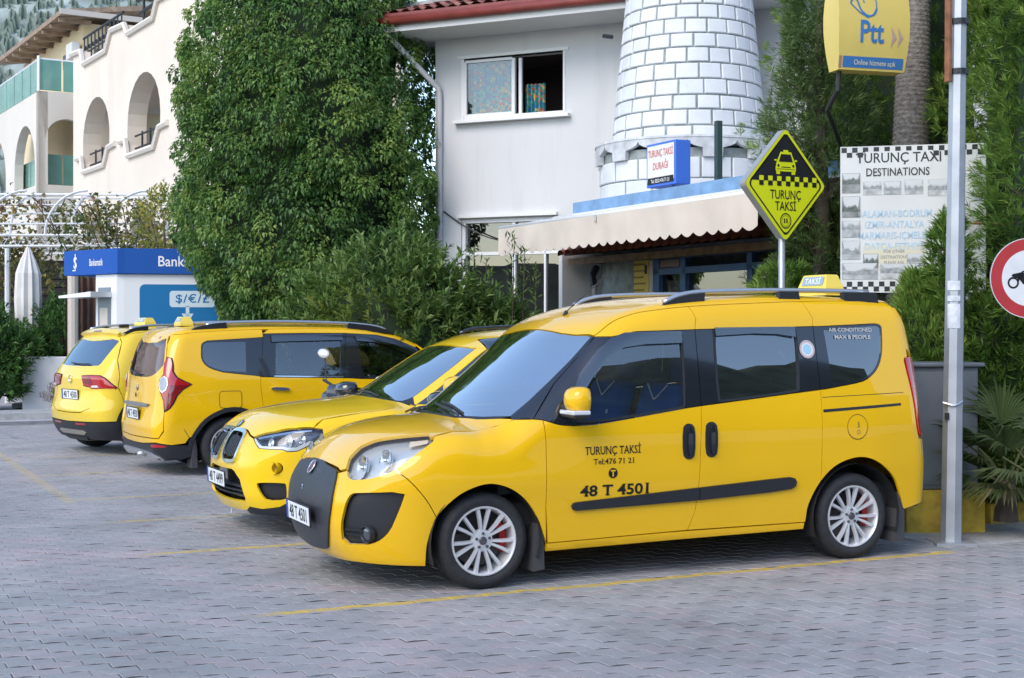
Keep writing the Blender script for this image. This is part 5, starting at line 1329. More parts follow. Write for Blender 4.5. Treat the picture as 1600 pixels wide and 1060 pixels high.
# lower glazed bay
lw = rbox('window', (1.375, .10, 3.325), (1.80, .14, .06), WHITEP, H)
for nm, c, d in (('frame', (.505, .10, 2.0), (.06, .14, 2.62)), ('frame', (1.39, .10, 2.0), (.05, .10, 2.62)), ('frame', (1.93, .10, 2.0), (.03, .10, 2.62)), ('frame', (2.25, .10, 2.0), (.05, .12, 2.62)), ('transom', (1.375, .10, 2.80), (1.74, .10, .05))): rbox(nm, c, d, WHITEP, lw)
obj('pane', [(.53, .11, .6), (2.24, .11, .6), (2.24, .11, 3.3), (.53, .11, 3.3)], [(0, 1, 2, 3)], glass_mat('shop glass', (.16, .16, .17), .10), lw)
rbox('blind', (1.65, .16, 1.95), (.50, .02, 2.6), mat('grey blind', (.20, .20, .21), .8), H)
rbox('lintel', (1.30, -.02, 3.40), (1.75, .10, .05), WHITEP, H)
# eaves and roof
rbox('soffit', (4.2, .25, 6.32), (9.9, 2.3, .06), SOFF, H)
rbox('fascia', (4.2, -.93, 6.38), (9.9, .05, .20), SOFF, H)
MB().tube([(-.78, -1.01, 6.44), (9.1, -1.01, 6.44)], .075, 10).build('gutter', REDW, H, smooth=True)
rbox('fascia_board', (4.2, -.965, 6.49), (9.95, .03, .16), REDW, H)
rbox('fascia_board', (-.77, .3, 6.46), (.05, 2.5, .20), REDW, H)
rf = obj('roof', [(-.78, -.95, 6.52), (9.1, -.95, 6.52), (9.1, 4.0, 8.1), (1.9, 4.0, 8.1), (-.78, 4.0, 6.52)], [(0, 1, 2, 3), (0, 3, 4)], TILE, H)
# tile rows as half barrels
def half_tile(w, L):
    v = []; n = 5
    for t in (0, 1):
        for k in range(n + 1): a = math.pi * k / n; v.append((-w / 2 * math.cos(a), L * t, w * .42 * math.sin(a)))
    return v, [(k, k + 1, n + 2 + k, n + 1 + k) for k in range(n)]
tv, tf = half_tile(.20, .42)
tm = bpy.data.meshes.new('roof_tile'); tm.from_pydata(tv, [], tf); tm.polygons.foreach_set('use_smooth', [True] * len(tm.polygons)); 
tmats = [mat('clay tile ' + n_, c_, .8, noise=(9, .3, 5)) for n_, c_ in (('red', (.30, .095, .06)), ('brown', (.24, .085, .06)), ('pale', (.36, .16, .11)))]
tms = []
for q in tmats: t_ = tm.copy(); t_.materials.append(q); tms.append(t_)
sl = math.atan2(1.58, 4.95)
for j in range(9):
    for i in range(30):
        x = -.62 + i * .205; yy = j * .36
        if x < -.78 + (yy + .2) * .54: continue
        if j > 4 and i > 22: continue
        o = bpy.data.objects.new('roof_tile', random.choice(tms)); o.location = (x + random.uniform(-.01, .01), -.97 + yy * math.cos(sl), 6.53 + yy * math.sin(sl) + random.uniform(0, .012)); o.rotation_euler = (sl - .05, 0, random.uniform(-.02, .02)); link(o, rf)
MB().tube([(-.78, -.95, 6.56), (1.9, 3.95, 8.12)], .10, 8).build('hip_ridge', mat('mortar ridge', (.38, .34, .32), .9, noise=(6, .25)), rf, smooth=True)
MB().tube([(-.42, -.94, 6.36), (-.42, -.92, 6.30), (.10, -.10, 5.50), (.11, -.07, 5.40), (.11, -.07, .1)], .047, 10).build('drain_pipe', mat('grey pvc pipe', (.62, .62, .64), .45), H, smooth=True)
MB().tube(spl([(.16, -.02, 3.50), (.6, -.03, 3.22), (1.1, -.04, 3.02), (1.62, -.03, 2.98)], 5), .012, 6).build('cable', BLK, H)
MB().tube(spl([(.03, -.02, 3.35), (-.01, -.03, 3.1), (.0, -.02, 2.75)], 5), .012, 6).build('cable', BLK, H)
MB().tube(spl([(4.75, -.02, 6.3), (4.80, -.03, 5.3), (4.86, -.03, 4.4), (4.80, -.03, 4.0)], 5), .007, 6).build('cable', BLK, H)

# ---------------------------------------------------------------- tower of white painted stones
TWR = empty('stone_tower', (2.50, 19.9, 0), 0, 'round tapering tower of white painted stone blocks with grey joints', 'tower')
JOINT = mat('grey mortar', (.27, .30, .29), .9, noise=(8, .3))
STONE = [mat('white stone ' + str(k), c_, .8, noise=(4, .05, 5), bump=(30, .2)) for k, c_ in enumerate(((.68, .695, .71), (.65, .67, .69), (.71, .72, .73)))]
def trad(z): return float(np.interp(z, [3.3, 4.12, 4.6, 5.2, 6.2, 8.2], [1.24, 1.10, 1.06, 1.00, .90, .82]))
MB().lathe([(trad(z) - .03, z) for z in (4.05, 4.6, 5.2, 5.8, 6.2, 7.0, 8.2)], 48).build('core', JOINT, TWR, smooth=True)
MB().lathe([(1.24, 0), (1.24, 4.0)], 48).build('drum_core', JOINT, TWR, smooth=True)
def stone_course(z0, z1, rf0, rf1, n, off):
    for k in range(n):
        a0 = 2 * math.pi * (k + off) / n; w = 2 * math.pi / n
        mid = (a0 + w / 2) % (2 * math.pi)
        if math.sin(mid) > .25: continue          # only the half towards the street is clad
        j0, j1 = random.uniform(.009, .018), random.uniform(.009, .018)
        v = []; f = []; m_ = 4
        b0, b1 = z0 + random.uniform(.006, .014), z1 - random.uniform(.006, .014)
        for (r_, ins) in ((-.03, 0.), (.012, 0.), (.022, .012)):
            for zz, rr in ((b0 + ins, rf0), (b1 - ins, rf1)):
                for q in range(m_ + 1):
                    a = a0 + (j0 + ins) / rf0 + (w - (j0 + j1 + 2 * ins) / rf0) * q / m_; v.append(((rr + r_) * math.cos(a), (rr + r_) * math.sin(a), zz))
        s_ = m_ + 1
        L = 2 * s_
        for q in range(m_): f.append((2 * L + q, 2 * L + q + 1, 2 * L + s_ + q + 1, 2 * L + s_ + q))
        for lay in (0, 1):
            A, B = lay * L, (lay + 1) * L
            for q in range(m_): f.append((A + q, A + q + 1, B + q + 1, B + q)); f.append((B + s_ + q, B + s_ + q + 1, A + s_ + q + 1, A + s_ + q))
            f.append((A, B, B + s_, A + s_)); f.append((B + m_, A + m_, A + s_ + m_, B + s_ + m_))
        MB().add(v, f).build('stone', random.choice(STONE), TWR)
zs = 4.13; k = 0
while zs < 6.75:
    h = random.uniform(.19, .225); stone_course(zs, zs + h, trad(zs) - .03, trad(zs + h) - .03, 20 if k % 3 else 19, (k % 2) * .5 + random.uniform(-.08, .08)); zs += h; k += 1
zs = 3.30
for k in range(2): stone_course(zs, zs + .29, 1.24, 1.24, 18, k * .5); zs += .29
# collar with pointed arches
nn = 12
for k in range(nn):
    a0 = 2 * math.pi * k / nn + .12
    if math.sin(a0 + .26) > .3: continue
    w = 2 * math.pi / nn; v = []; f = []; prof = [(0, -.17), (.14, -.17), (.19, -.17), (.20, -.08), (.36, -.06), (.46, -.035), (.5, -.0), (.54, -.035), (.64, -.06), (.80, -.08), (.81, -.17), (.86, -.17), (1., -.17)]
    for dr in (0, .07):
        for t, b in prof:
            a = a0 + w * t; r_ = 1.25 + dr; v += [(r_ * math.cos(a), r_ * math.sin(a), 4.10 + b * 1.35 - .0), (r_ * math.cos(a), r_ * math.sin(a), 4.15)]
    n_ = len(prof)
    for q in range(n_ - 1):
        for dr in (0, 1): f.append((dr * 2 * n_ + 2 * q, dr * 2 * n_ + 2 * q + 2, dr * 2 * n_ + 2 * q + 3, dr * 2 * n_ + 2 * q + 1))
        f.append((2 * q, 2 * q + 2, 2 * n_ + 2 * q + 2, 2 * n_ + 2 * q)); f.append((2 * q + 1, 2 * q + 3, 2 * n_ + 2 * q + 3, 2 * n_ + 2 * q + 1))
    MB().add(v, f).build('arched_collar', mat('weathered collar', (.52, .53, .54), .85, noise=(7, .22, 6)), TWR)
MB().lathe([(1.12, 4.16), (1.32, 4.16), (1.33, 4.13)], 48).build('collar_top', mat('weathered collar', (.5, .5, .5)), TWR)
MB().tube([(-1.12, -.55, 5.6), (-1.25, -.62, 5.6)], .03, 6).build('wall_hook', BLK, TWR)

# ---------------------------------------------------------------- taxi office: awning, tiled canopy, blue shop front
OD = (.45, -.893)
O_ = frame_obj('taxi_office', (.927, 19.24), OD, 'small taxi office with blue shop front under the cream awning', 'building')
BLUE = mat('faded blue paint', (.17, .30, .48), .7, noise=(5, .2, 5)); BLUED = mat('blue frame paint', (.05, .12, .26), .5, noise=(6, .2))
rbox('wall', (.2, .72, 1.55), (1.5, .1, 3.10), WHITE, O_); rbox('back_wall', (2.6, 2.6, 1.55), (6.4, .2, 3.10), mat('office inner wall', (.45, .43, .40), .9), O_); rbox('upper_wall', (2.6, .72, 2.87), (6.4, .1, .50), WHITE, O_)
rbox('side_wall', (-.55, 1.6, 1.55), (.1, 3.2, 3.1), WHITE, O_); rbox('side_wall', (5.75, 1.6, 1.55), (.1, 3.2, 3.1), WHITE, O_)
rbox('roof_slab', (2.6, 1.6, 3.13), (6.4, 3.4, .06), WHITE, O_)
rbox('blue_band', (2.95, -.03, 3.235), (6.0, .10, .15), BLUE, O_)
rbox('band_backing', (2.6, .15, 3.05), (6.3, .2, .20), WHITE, O_)
# shop front set back under the canopy
for nm, x0, x1, z0, z1, m_ in (('frame', -.2, 4.9, 2.50, 2.62, BLUED), ('post', .95, 1.12, 0, 2.5, BLUED), ('post', 1.62, 1.74, 0, 2.5, BLUED), ('post', 3.05, 3.15, 0, 2.5, BLUED), ('post', 4.75, 4.9, 0, 2.5, BLUED), ('frame', .95, 4.9, 2.30, 2.38, BLUED), ('transom_board', 1.15, 1.60, 2.39, 2.49, mat('old sign board', (.25, .19, .17), .8))):
    rbox(nm, ((x0 + x1) / 2, .60, (z0 + z1) / 2), (x1 - x0, .09, z1 - z0), m_, O_)
for x0, x1 in ((1.12, 1.62), (1.74, 3.05), (3.15, 4.75)):
    obj('pane', [(x0, .62, .3), (x1, .62, .3), (x1, .62, 2.30), (x0, .62, 2.30)], [(0, 1, 2, 3)], glass_mat('office glass', (.35, .36, .37), .14), O_)
obj('notice', [(1.22, .64, 1.75), (1.52, .64, 1.75), (1.52, .64, 2.22), (1.22, .64, 2.22)], [(0, 1, 2, 3)], mat('white notice', (.75, .73, .66), .7), O_)
rbox('price_list', (.62, .55, 2.12), (.56, .03, .80), mat('yellow price list', (.72, .52, .10), .6), O_)
for r_ in range(8): rbox('price_line', (.60, .531, 2.45 - r_ * .085), (.46 - .05 * (r_ % 3), .004, .022), mat('price ink', (.30, .20, .05), .7), O_)
rbox('price_mark', (.84, .531, 2.38), (.06, .004, .12), INK, O_)
rbox('jamb', (.93, .57, 1.25), (.12, .05, 2.5), mat('cream jamb', (.50, .46, .43), .8), O_)
# tiled canopy
can = rbox('canopy_beam', (2.35, .10, 2.52), (5.6, .06, .09), mat('old timber', (.17, .11, .06), .8, noise=(9, .35)), O_)
rbox('canopy_soffit', (2.35, .35, 2.52), (5.5, .5, .03), mat('green soffit', (.035, .06, .045), .7), can)
obj('canopy_deck', [(-.45, -.02, 2.60), (5.15, -.02, 2.60), (5.15, .85, 2.86), (-.45, .85, 2.86)], [(0, 1, 2, 3)], mat('dark battens', (.05, .035, .03), .9), can)
for i in range(27):
    for j in range(2):
        o = bpy.data.objects.new('roof_tile', random.choice(tms[:2])); o.location = (-.35 + i * .205, -.10 + j * .36, 2.60 + j * .11); o.rotation_euler = (.28, 0, random.uniform(-.03, .03)); link(o, can)
MB().tube([(.28, .1, 2.42), (.34, .0, 2.30), (.42, -.02, 2.16)], .05, 8).build('spot_lamp', BLK, O_)
MB().tube([(.42, -.02, 2.16), (.50, -.05, 2.02)], .035, 8).build('spot_lamp_head', mat('lamp grey', (.45, .42, .4), .5), O_)

AW = frame_obj('awning', (.927, 19.24), OD, 'cream fabric awning with scalloped edge over the taxi office', 'awning')
CLO = mat('cream awning cloth', (.64, .55, .46), .85, noise=(3, .06, 4)); CLOT = mat('white awning cloth', (.70, .68, .65), .85, noise=(2, .06, 4))
n = 40; v = []; f = []
xa, xb = -.03, 5.66
for i in range(n + 1):
    x = xa + (xb - xa) * i / n; sag = .012 * math.sin(i * 1.9)
    v += [(x, -.06, 3.14), (x, -.65, 3.04 + sag), (x, -1.18, 2.945), (x, -1.22, 2.91)]
for i in range(n):
    for j in range(3): f.append((4 * i + j, 4 * i + j + 1, 4 * i + 5 + j, 4 * i + 4 + j))
obj('cloth', v, f, CLOT, AW, smooth=True)
MB().tube([(xa, -1.20, 2.925), (xb, -1.20, 2.925)], .028, 8).build('front_bar', WHITEP, AW, smooth=True)
v = []; f = []; ns = 26; m_ = 10
for i in range(ns * m_ + 1):
    t = i / (ns * m_); x = xa + (xb - xa) * t; ph = (i % m_) / m_
    sc_ = .045 * abs(math.sin(math.pi * ph)) if 1 else 0
    y = -1.225 + .012 * math.sin(t * 31) + .006 * math.sin(t * 83)
    v += [(x, -1.225, 2.915), (x, y, 2.72), (x, y - .004, 2.595 - sc_)]
for i in range(ns * m_):
    for j in range(2): f.append((3 * i + j, 3 * i + j + 1, 3 * i + 4 + j, 3 * i + 3 + j))
obj('valance', v, f, CLO, AW, smooth=True)
for x in (.5, 3.0, 5.2): MB().tube([(x, -.04, 2.75), (x + .25, -.6, 2.72), (x, -1.18, 2.90)], .018, 6).build('folding_arm', SILV, AW)
MB().bbox((2.55, -1.235, 2.88), (.03, .02, .08), .006).build('clip', SILV, AW)

# ---------------------------------------------------------------- cash machine kiosk
K = empty('cash_kiosk', (-6.72, 24.0, 0), math.atan2(.2, .98), 'white cash machine kiosk with blue fascia and turquoise panel', 'kiosk')
# local: front face along +x; canted left face runs back to the left
ang = math.atan2(.658, -.753) - math.atan2(.2, .98); cx, cy = math.cos(ang), math.sin(ang)
KW = mat('white kiosk panel', (.72, .73, .74), .35, coat=.3); KB = mat('deep blue fascia', (.012, .085, .36), .6, spec=.25); KT = mat('turquoise blue panel', (.008, .15, .36), .5, spec=.3)
def kprism(name, pts, z0, z1, m, parent, bev=0.):
    o = MB().prism(pts, z0, z1, ((1, 0, 0), (0, 1, 0), (0, 0, 1), (0, 0, 0))).build(name, m, parent); return o
rc = [(-.10 * math.cos(R(90)) , 0)]
body = [(.67 * cx, .67 * cy), (.10 * cx, .10 * cy), (-.02, .01), (.10, .0), (2.43, 0), (2.43, 1.9), (-.3, 1.9)]
kprism('body', body, .1, 2.52, KW, K)
fas = [(1.56 * cx - .06, 1.56 * cy - .05), (.14 * cx - .03, .14 * cy - .07), (.0, -.08), (.12, -.07), (2.50, -.07), (2.50, 1.95), (-.4, 1.95)]
kprism('fascia', fas, 2.53, 2.96, KB, K)
kprism('plinth', [(p[0] * .98, p[1] + .02) for p in body], 0, .1, BLK, K)
def rrect(x0, y0, x1, y1, r, n=5):
    o = []
    for cx_, cy_, a_ in ((x1 - r, y0 + r, -90), (x1 - r, y1 - r, 0), (x0 + r, y1 - r, 90), (x0 + r, y0 + r, 180)):
        o += [(cx_ + r * math.cos(R(a_ + 90 * k / n)), cy_ + r * math.sin(R(a_ + 90 * k / n))) for k in range(n + 1)]
    return o
pn = rrect(.36, .75, 2.30, 2.35, .09)
MB().prism(pn, 0, .012, ((1, 0, 0), (0, 0, 1), (0, -1, 0), (0, -.002, 0))).build('panel', KT, K)
flat('currency_sign', K, mat('pale print', (.55, .66, .72), .5), [poly(rrect(.86, 1.96, 1.62, 2.24, .05)), poly([(1.13, 1.98), (1.19, 1.98), (1.19, 1.80), (1.13, 1.80)]), poly([(1.06, 1.85), (1.26, 1.85), (1.16, 1.68)])], (1, 0, 0), (0, 0, 1), (0, -.017, 0))
v_, f_ = text2d('$/€/£', .20, .01, 1.15, space=1.1); flat('currency_letters', K, KT, [([(x + 1.24, y + 2.04) for x, y in v_], f_)], (1, 0, 0), (0, 0, 1), (0, -.020, 0))
v_, f_ = text2d('Bankamatik', .25, .012, .9, 'LEFT'); flat('fascia_lettering', K, WLET, [([(x + .66, y + 2.66) for x, y in v_], f_)], (1, 0, 0), (0, 0, 1), (0, -.073, 0))
D = Vector((-cx, -cy, 0)); f0 = Vector(fas[0] + (0,)); f1 = Vector(fas[1] + (0,)); D = (f1 - f0).normalized()
v_, f_ = text2d('Bankamatik', .17, .01, .52, 'LEFT'); flat('fascia_lettering', K, WLET, [([(x + .80, y + 2.68) for x, y in v_], f_)], D, (0, 0, 1), f0, .004)
v_, f_ = text2d('S', .28, .02, .85); flat('fascia_logo', K, WLET, [([(x + .36, y + 2.65) for x, y in v_], f_), rect(.35, 2.60, .375, 2.90), rect(.28, 2.60, .345, 2.62)], D, (0, 0, 1), f0, .004)
b0 = Vector((.67 * cx, .67 * cy, 0)); b1 = Vector((.10 * cx, .10 * cy, 0)); E_ = (b1 - b0).normalized(); Wn = E_.cross(Vector((0, 0, 1)))
MB().prism([(.10, .95), (.46, .95), (.46, 2.30), (.10, 2.30)], -.004, .02, (E_, (0, 0, 1), Wn, b0)).build('machine_frame', mat('grey machine', (.18, .22, .26), .4, .3), K)
MB().prism([(.16, 1.25), (.40, 1.25), (.40, 1.95), (.16, 1.95)], .02, .026, (E_, (0, 0, 1), Wn, b0)).build('machine_panel', mat('cream panel', (.60, .52, .44), .5), K)
MB().prism([(-.5, 2.16), (.50, 2.22), (.50, 2.13), (-.5, 2.12)], 0, .42, (E_, (0, 0, 1), Wn, b0)).build('canopy_shelf', KW, K)
rbox('corner_post', (2.47, .04, 1.3), (.12, .14, 2.4), KW, K)

# ---------------------------------------------------------------- cream hotel on the left
CREAM = mat('cream render', (.74, .65, .55), .9, noise=(.35, .07, 5), bump=(30, .1)); CREAM2 = mat('warm white render', (.66, .61, .54), .9, noise=(.4, .05, 5))
YEL = mat('yellow render', (.74, .62, .40), .9, noise=(.5, .08)); IRON = mat('black iron', (.02, .02, .022), .5)
GGL = mat('green balcony glass', (.16, .36, .30), .10, coat=.6, noise=(.7, .25)); 
streaks(CREAM, .12, .8)
HT = frame_obj('hotel', (-13.97, 45.0), (.52, -.854), 'cream hotel with tall arched openings and stepped parapets', 'hotel')
def stepped(a0, a1, z0, top, arch=True):
    """opening: stepped parapet below, arch above"""
    w = a1 - a0; cxm = (a0 + a1) / 2
    return [(a0 + .15, z0), (a1 - .45, z0), (a1 - .02, z0 + .47)] + [(cxm + w / 2 * math.cos(R(t)), top - w * .42 + w * .42 * math.sin(R(t))) for t in range(0, 181, 15)] + [(a0, z0 + .3)]
op = [stepped(1.0, 4.0, 6.5, 8.63), stepped(5.85, 8.9, 6.5, 8.63), stepped(1.0, 4.0, 2.6, 4.9), stepped(5.85, 8.9, 2.6, 4.9)]
top = [(-.2, 0), (16, 0), (16, 10.35), (13.6, 10.35), (13.3, 9.95), (10.8, 9.95), (10.6, 10.3), (8.8, 10.35), (8.4, 9.95), (6.0, 9.95), (5.7, 10.25), (4.3, 10.35), (3.75, 9.85), (1.2, 9.85), (.9, 10.3), (-.2, 10.42)]
wall_slab('wall', top, op, .55, CREAM, HT)
rbox('floor_slab', (7, 2.1, 6.2), (18, 3.2, .3), CREAM2, HT); rbox('floor_slab', (7, 2.1, 9.3), (18, 3.2, .3), CREAM2, HT); rbox('back_wall', (7, 3.6, 6.5), (18, .2, 9.5), CREAM2, HT)
for a0, a1, z0 in ((1.0, 4.0, 6.5), (5.85, 8.9, 6.5)):
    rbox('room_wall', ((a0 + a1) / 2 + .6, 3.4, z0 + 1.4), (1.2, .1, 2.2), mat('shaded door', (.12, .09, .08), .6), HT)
    mb = MB(); 
    for z in (z0 + .55, z0 + .20): mb.tube([(a0 + .1, .2, z), (a1 - .25, .2, z)], .03, 6)
    for t in (.25, .5, .95): mb.tube([(a0 + (a1 - a0) * t, .2, z0), (a0 + (a1 - a0) * t, .2, z0 + .62)], .03, 6)
    mb.build('railing', IRON, HT)
    MB().tube([(a0 - .65, -.04, z0 + .45), (a0 - .05, -.04, z0 + .44), (a0 + .18, -.04, z0 - .04), (a1 - .45, -.04, z0 - .04), (a1 - .0, -.04, z0 + .43), (a1 + .75, -.04, z0 + .47)], .09, 6).build('parapet_moulding', CREAM2, HT)
MB().tube([(-.3, -.04, 10.38), (.9, -.04, 10.3), (1.2, -.04, 9.83), (3.75, -.04, 9.83), (4.3, -.04, 10.33), (5.7, -.04, 10.25), (6.0, -.04, 9.93), (8.4, -.04, 9.93), (8.8, -.04, 10.35), (10.6, -.04, 10.32)], .09, 6).build('parapet_moulding', CREAM2, HT)
mb = MB()
for k in range(11): x = .2 + k * .42; mb.tube([(x, .25, 10.0), (x, .25, 10.85)], .025, 5); mb.lathe([(.07, -.02), (.09, 0), (.07, .02)], 8, Matrix.Translation((x + .2, .25, 10.5)) @ Matrix.Rotation(R(90), 4, 'X'))
mb.tube([(.1, .25, 10.85), (4.6, .25, 10.85)], .04, 6); mb.tube([(.1, .25, 10.35), (4.6, .25, 10.35)], .03, 6); mb.build('balcony_railing', IRON, HT)
mb = MB(); mb.tube([(6.0, .25, 10.5), (9.0, .25, 10.5)], .05, 6); mb.tube([(6.0, .25, 10.9), (9.0, .25, 10.95)], .06, 6); mb.tube([(6.6, .25, 10), (6.6, .25, 10.9)], .04, 6); mb.build('balcony_railing', IRON, HT)
rbox('roof_shade', (7.6, 1.2, 11.2), (5.0, 2.5, .12), mat('dark shade', (.09, .08, .07), .8), HT)
rbox('shutter', (10.85, -.04, 7.4), (.55, .1, .95), mat('grey shutter panel', (.32, .30, .28), .7), HT)
# recessed wing with glass balconies
WG = empty('hotel_wing', (-15.47, 46.0, 0), math.atan2(.52, .854), 'yellow hotel wing with green glass balconies and timber eaves', 'building')
def archhole(a, b, z0, zt): 
    w = b - a; c0 = (a + b) / 2
    return [(a, z0), (b, z0)] + [(c0 + w / 2 * math.cos(R(t)), zt - w * .5 + w * .5 * math.sin(R(t))) for t in range(0, 181, 15)]
wall_slab('balcony_wall', [(0, 0), (3, 0), (3, 9.35), (0, 9.35)], [archhole(.22, 1.62, 6.3, 8.5)], .3, CREAM2, WG)
v, f = slab2d([(0, 0), (-9, 0), (-9, 9.35), (0, 9.35)], [archhole(-3.6, -.5, 6.3, 8.45), archhole(-8.2, -5.0, 6.3, 8.45)], .3)
obj('balcony_wall', [(-(p[2]) - .0, -p[0], p[1]) for p in v], f, CREAM2, WG)
rbox('wing_body', (4.2, 6.8, 6.1), (4.4, 9.2, 12.2), YEL, WG)
rbox('balcony_slab', (2.6, 5.0, 9.3), (5.0, 9.8, .15), CREAM2, WG); rbox('balcony_slab', (2.6, 5.0, 6.2), (5.0, 9.8, .2), CREAM2, WG)
for k in range(2): rbox('glass_panel', (.35 + k * .85, .05, 9.90), (.78, .03, 1.0), GGL, WG)
for k in range(6): rbox('glass_panel', (.05, .65 + k * 1.25, 9.90), (.03, 1.15, 1.0), GGL, WG)
for k in range(2): rbox('glass_panel', (.5 + k * .75, .40, 6.85), (.70, .03, 1.0), GGL, WG)
for k in range(4): rbox('glass_panel', (.40, .9 + k * 1.3, 6.85), (.03, 1.2, 1.0), GGL, WG)
mb = MB(); mb.tube([(0, 0, 9.35), (0, 0, 10.5)], .05, 6); mb.tube([(3, .05, 10.42), (.05, .05, 10.42), (.05, 8, 10.42)], .035, 6); mb.build('handrail', WHITEP, WG)
rbox('window', (2.9, 2.16, 10.4), (.9, .1, 1.9), mat('window brown', (.10, .075, .06), .4), WG); rbox('window', (2.6, 2.16, 7.3), (.8, .1, 1.9), mat('window brown', (.10, .075, .06), .4), WG)
for k in range(3): rbox('vent', (1.98, 2.9 + k * 1.6, 11.2), (.1, .45, .5), mat('window brown', (.10, .075, .06), .4), WG)
ac = rbox('air_conditioner', (1.75, 2.6, 11.25), (.3, .75, .55), mat('white metal', (.68, .68, .68), .5), WG, .03)
EAVE = mat('weathered timber', (.30, .22, .16), .85, noise=(4, .3, 5))
MB().prism([(1.0, 12.2), (7.5, 13.2), (7.5, 13.4), (1.0, 12.36)], 1.1, 12, ((1, 0, 0), (0, 0, 1), (0, 1, 0), (0, 0, 0))).build('roof', EAVE, WG)
rbox('roof_edge', (3.6, 1.06, 12.28), (5.3, .08, .18), mat('pale eave', (.50, .46, .42), .8), WG)
for k in range(8): rbox('rafter', (1.6, 1.7 + k * 1.2, 12.12), (1.1, .12, .14), EAVE, WG)

# ---------------------------------------------------------------- plants: every crown is many small leaves round a dark core
def unit(v): return v / np.maximum(np.linalg.norm(v, axis=-1, keepdims=True), 1e-9)
def leaf_quads(C, D, L, W, droop=.0, roll=None, fold=.25):
    """C base points, D leaf directions; returns (n*2, 4, 3): each leaf is two folded halves"""
    n = len(C); D = unit(D); up = np.tile([0, 0, 1.], (n, 1)) + rng.normal(0, .45 if roll is None else roll, (n, 3))
    S = unit(np.cross(D, up)); Nn = unit(np.cross(S, D))
    L = np.asarray(L)[:, None] if np.ndim(L) else L; W = np.asarray(W)[:, None] if np.ndim(W) else W
    tip = C + D * L - np.array([0, 0, 1.]) * droop * L; mid = C + D * L * .45 + Nn * W * .15
    a = mid + S * W * .5 + Nn * W * fold; b = mid - S * W * .5 + Nn * W * fold
    Q1 = np.stack([C, a, tip, mid], 1); Q2 = np.stack([C, mid, tip, b], 1)
    return np.concatenate([Q1, Q2]), n
def leaf_obj(name, parent, C, D, L, W, m, tone, **k):
    Q, n = leaf_quads(C, D, L, W, **k)
    o = np_obj(name, Q, 4, m, parent, np.concatenate([tone, tone])); return o
def blob(name, parent, m, pts, n=18, seed=0):
    """lumpy solid of revolution through (z, radius) points: inner mass of a crown"""
    r_ = random.Random(seed); mb = MB(); v = []; f = []
    for (z, r) in pts:
        for k in range(n): a = 2 * math.pi * k / n; q = r * r_.uniform(.85, 1.1); v.append((q * math.cos(a), q * math.sin(a), z))
    for i in range(len(pts) - 1):
        for k in range(n): f.append((i * n + k, i * n + (k + 1) % n, (i + 1) * n + (k + 1) % n, (i + 1) * n + k))
    f += [tuple(range(n))[::-1], tuple((len(pts) - 1) * n + k for k in range(n))]
    return mb.add(v, f).build(name, m, parent, smooth=True)
BARK = mat('bark', (.10, .075, .055), .9, noise=(9, .35, 6), bump=(25, .6))
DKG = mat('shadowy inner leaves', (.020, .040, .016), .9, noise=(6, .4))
def leaf_mat(name, tone, rough=.4, spec=.4, trans=.30):
    m = mat(name, tone=tone, rough=rough, spec=spec); n = m.node_tree.nodes; l = m.node_tree.links; b = n['Principled BSDF']
    t = n.new('ShaderNodeBsdfTranslucent'); l.new(b.inputs['Base Color'].links[0].from_socket, t.inputs['Color'])
    mx = n.new('ShaderNodeMixShader'); mx.inputs[0].default_value = trans; l.new(b.outputs[0], mx.inputs[1]); l.new(t.outputs[0], mx.inputs[2])
    l.new(mx.outputs[0], n['Material Output'].inputs['Surface']); return m
IVY = leaf_mat('ivy leaf', ((.052, .125, .034), (.11, .225, .058), (.185, .31, .075), (.31, .40, .10)), .36)
OLE = leaf_mat('oleander leaf', ((.045, .095, .025), (.085, .160, .036), (.13, .22, .05), (.21, .29, .08)))
CON = leaf_mat('cypress spray', ((.065, .14, .026), (.13, .24, .040), (.20, .32, .06), (.28, .38, .08)), .55, .3)
PINE = leaf_mat('pine needle', ((.065, .12, .04), (.12, .19, .06), (.18, .26, .09)), .5, .3)
VINE = leaf_mat('vine leaf', ((.07, .11, .03), (.15, .18, .05), (.28, .25, .09), (.42, .33, .09), (.28, .13, .07)), .55)
YLW = leaf_mat('yellowing leaf', ((.16, .21, .04), (.33, .34, .07), (.52, .45, .10)), .5)
SHR = leaf_mat('shrub leaf', ((.035, .095, .02), (.070, .165, .035), (.12, .23, .05)), .45)
PALM = leaf_mat('palm leaf', ((.045, .085, .03), (.09, .145, .05), (.17, .19, .08), (.34, .28, .15)), .45)
DEAD = leaf_mat('dry brown foliage', ((.14, .085, .05), (.27, .17, .10)), .8)

def tree_root(name, loc, label, cat='tree', group=None): return empty(name, loc, 0, label, cat, group)

# ---- ivy covered tree between kiosk and house
T = tree_root('ivy_tree', (-3.36, 23.3, 0), 'huge dense dark green leafy column of a tree beside the white house')
MB().tube([(0, 0, 0), (.05, 0, 2.5), (-.05, .05, 5), (0, 0, 7.2)], [.3, .24, .16, .05], 10).build('trunk', BARK, T, smooth=True)
for k in range(6): a = k * .9; MB().tube([(0, 0, 1.5 + k * .8), (.7 * math.cos(a), .7 * math.sin(a), 2.2 + k * .8), (1.25 * math.cos(a), 1.25 * math.sin(a), 2.5 + k * .8)], [.09, .06, .02], 6).build('limb', BARK, T, smooth=True)
ivr = lambda z: np.interp(z, [1.3, 1.7, 2.1, 2.55, 3.2, 4.3, 5.2, 6.2, 6.9, 7.4, 7.8], [1.0, 1.2, 1.5, 1.88, 2.04, 2.08, 2.02, 1.82, 1.6, 1.25, .7])
blob('inner_foliage', T, DKG, [(z, float(ivr(z)) * .74) for z in (1.35, 2.2, 3.2, 4.3, 5.2, 6.2, 7.0)], 22, 3)
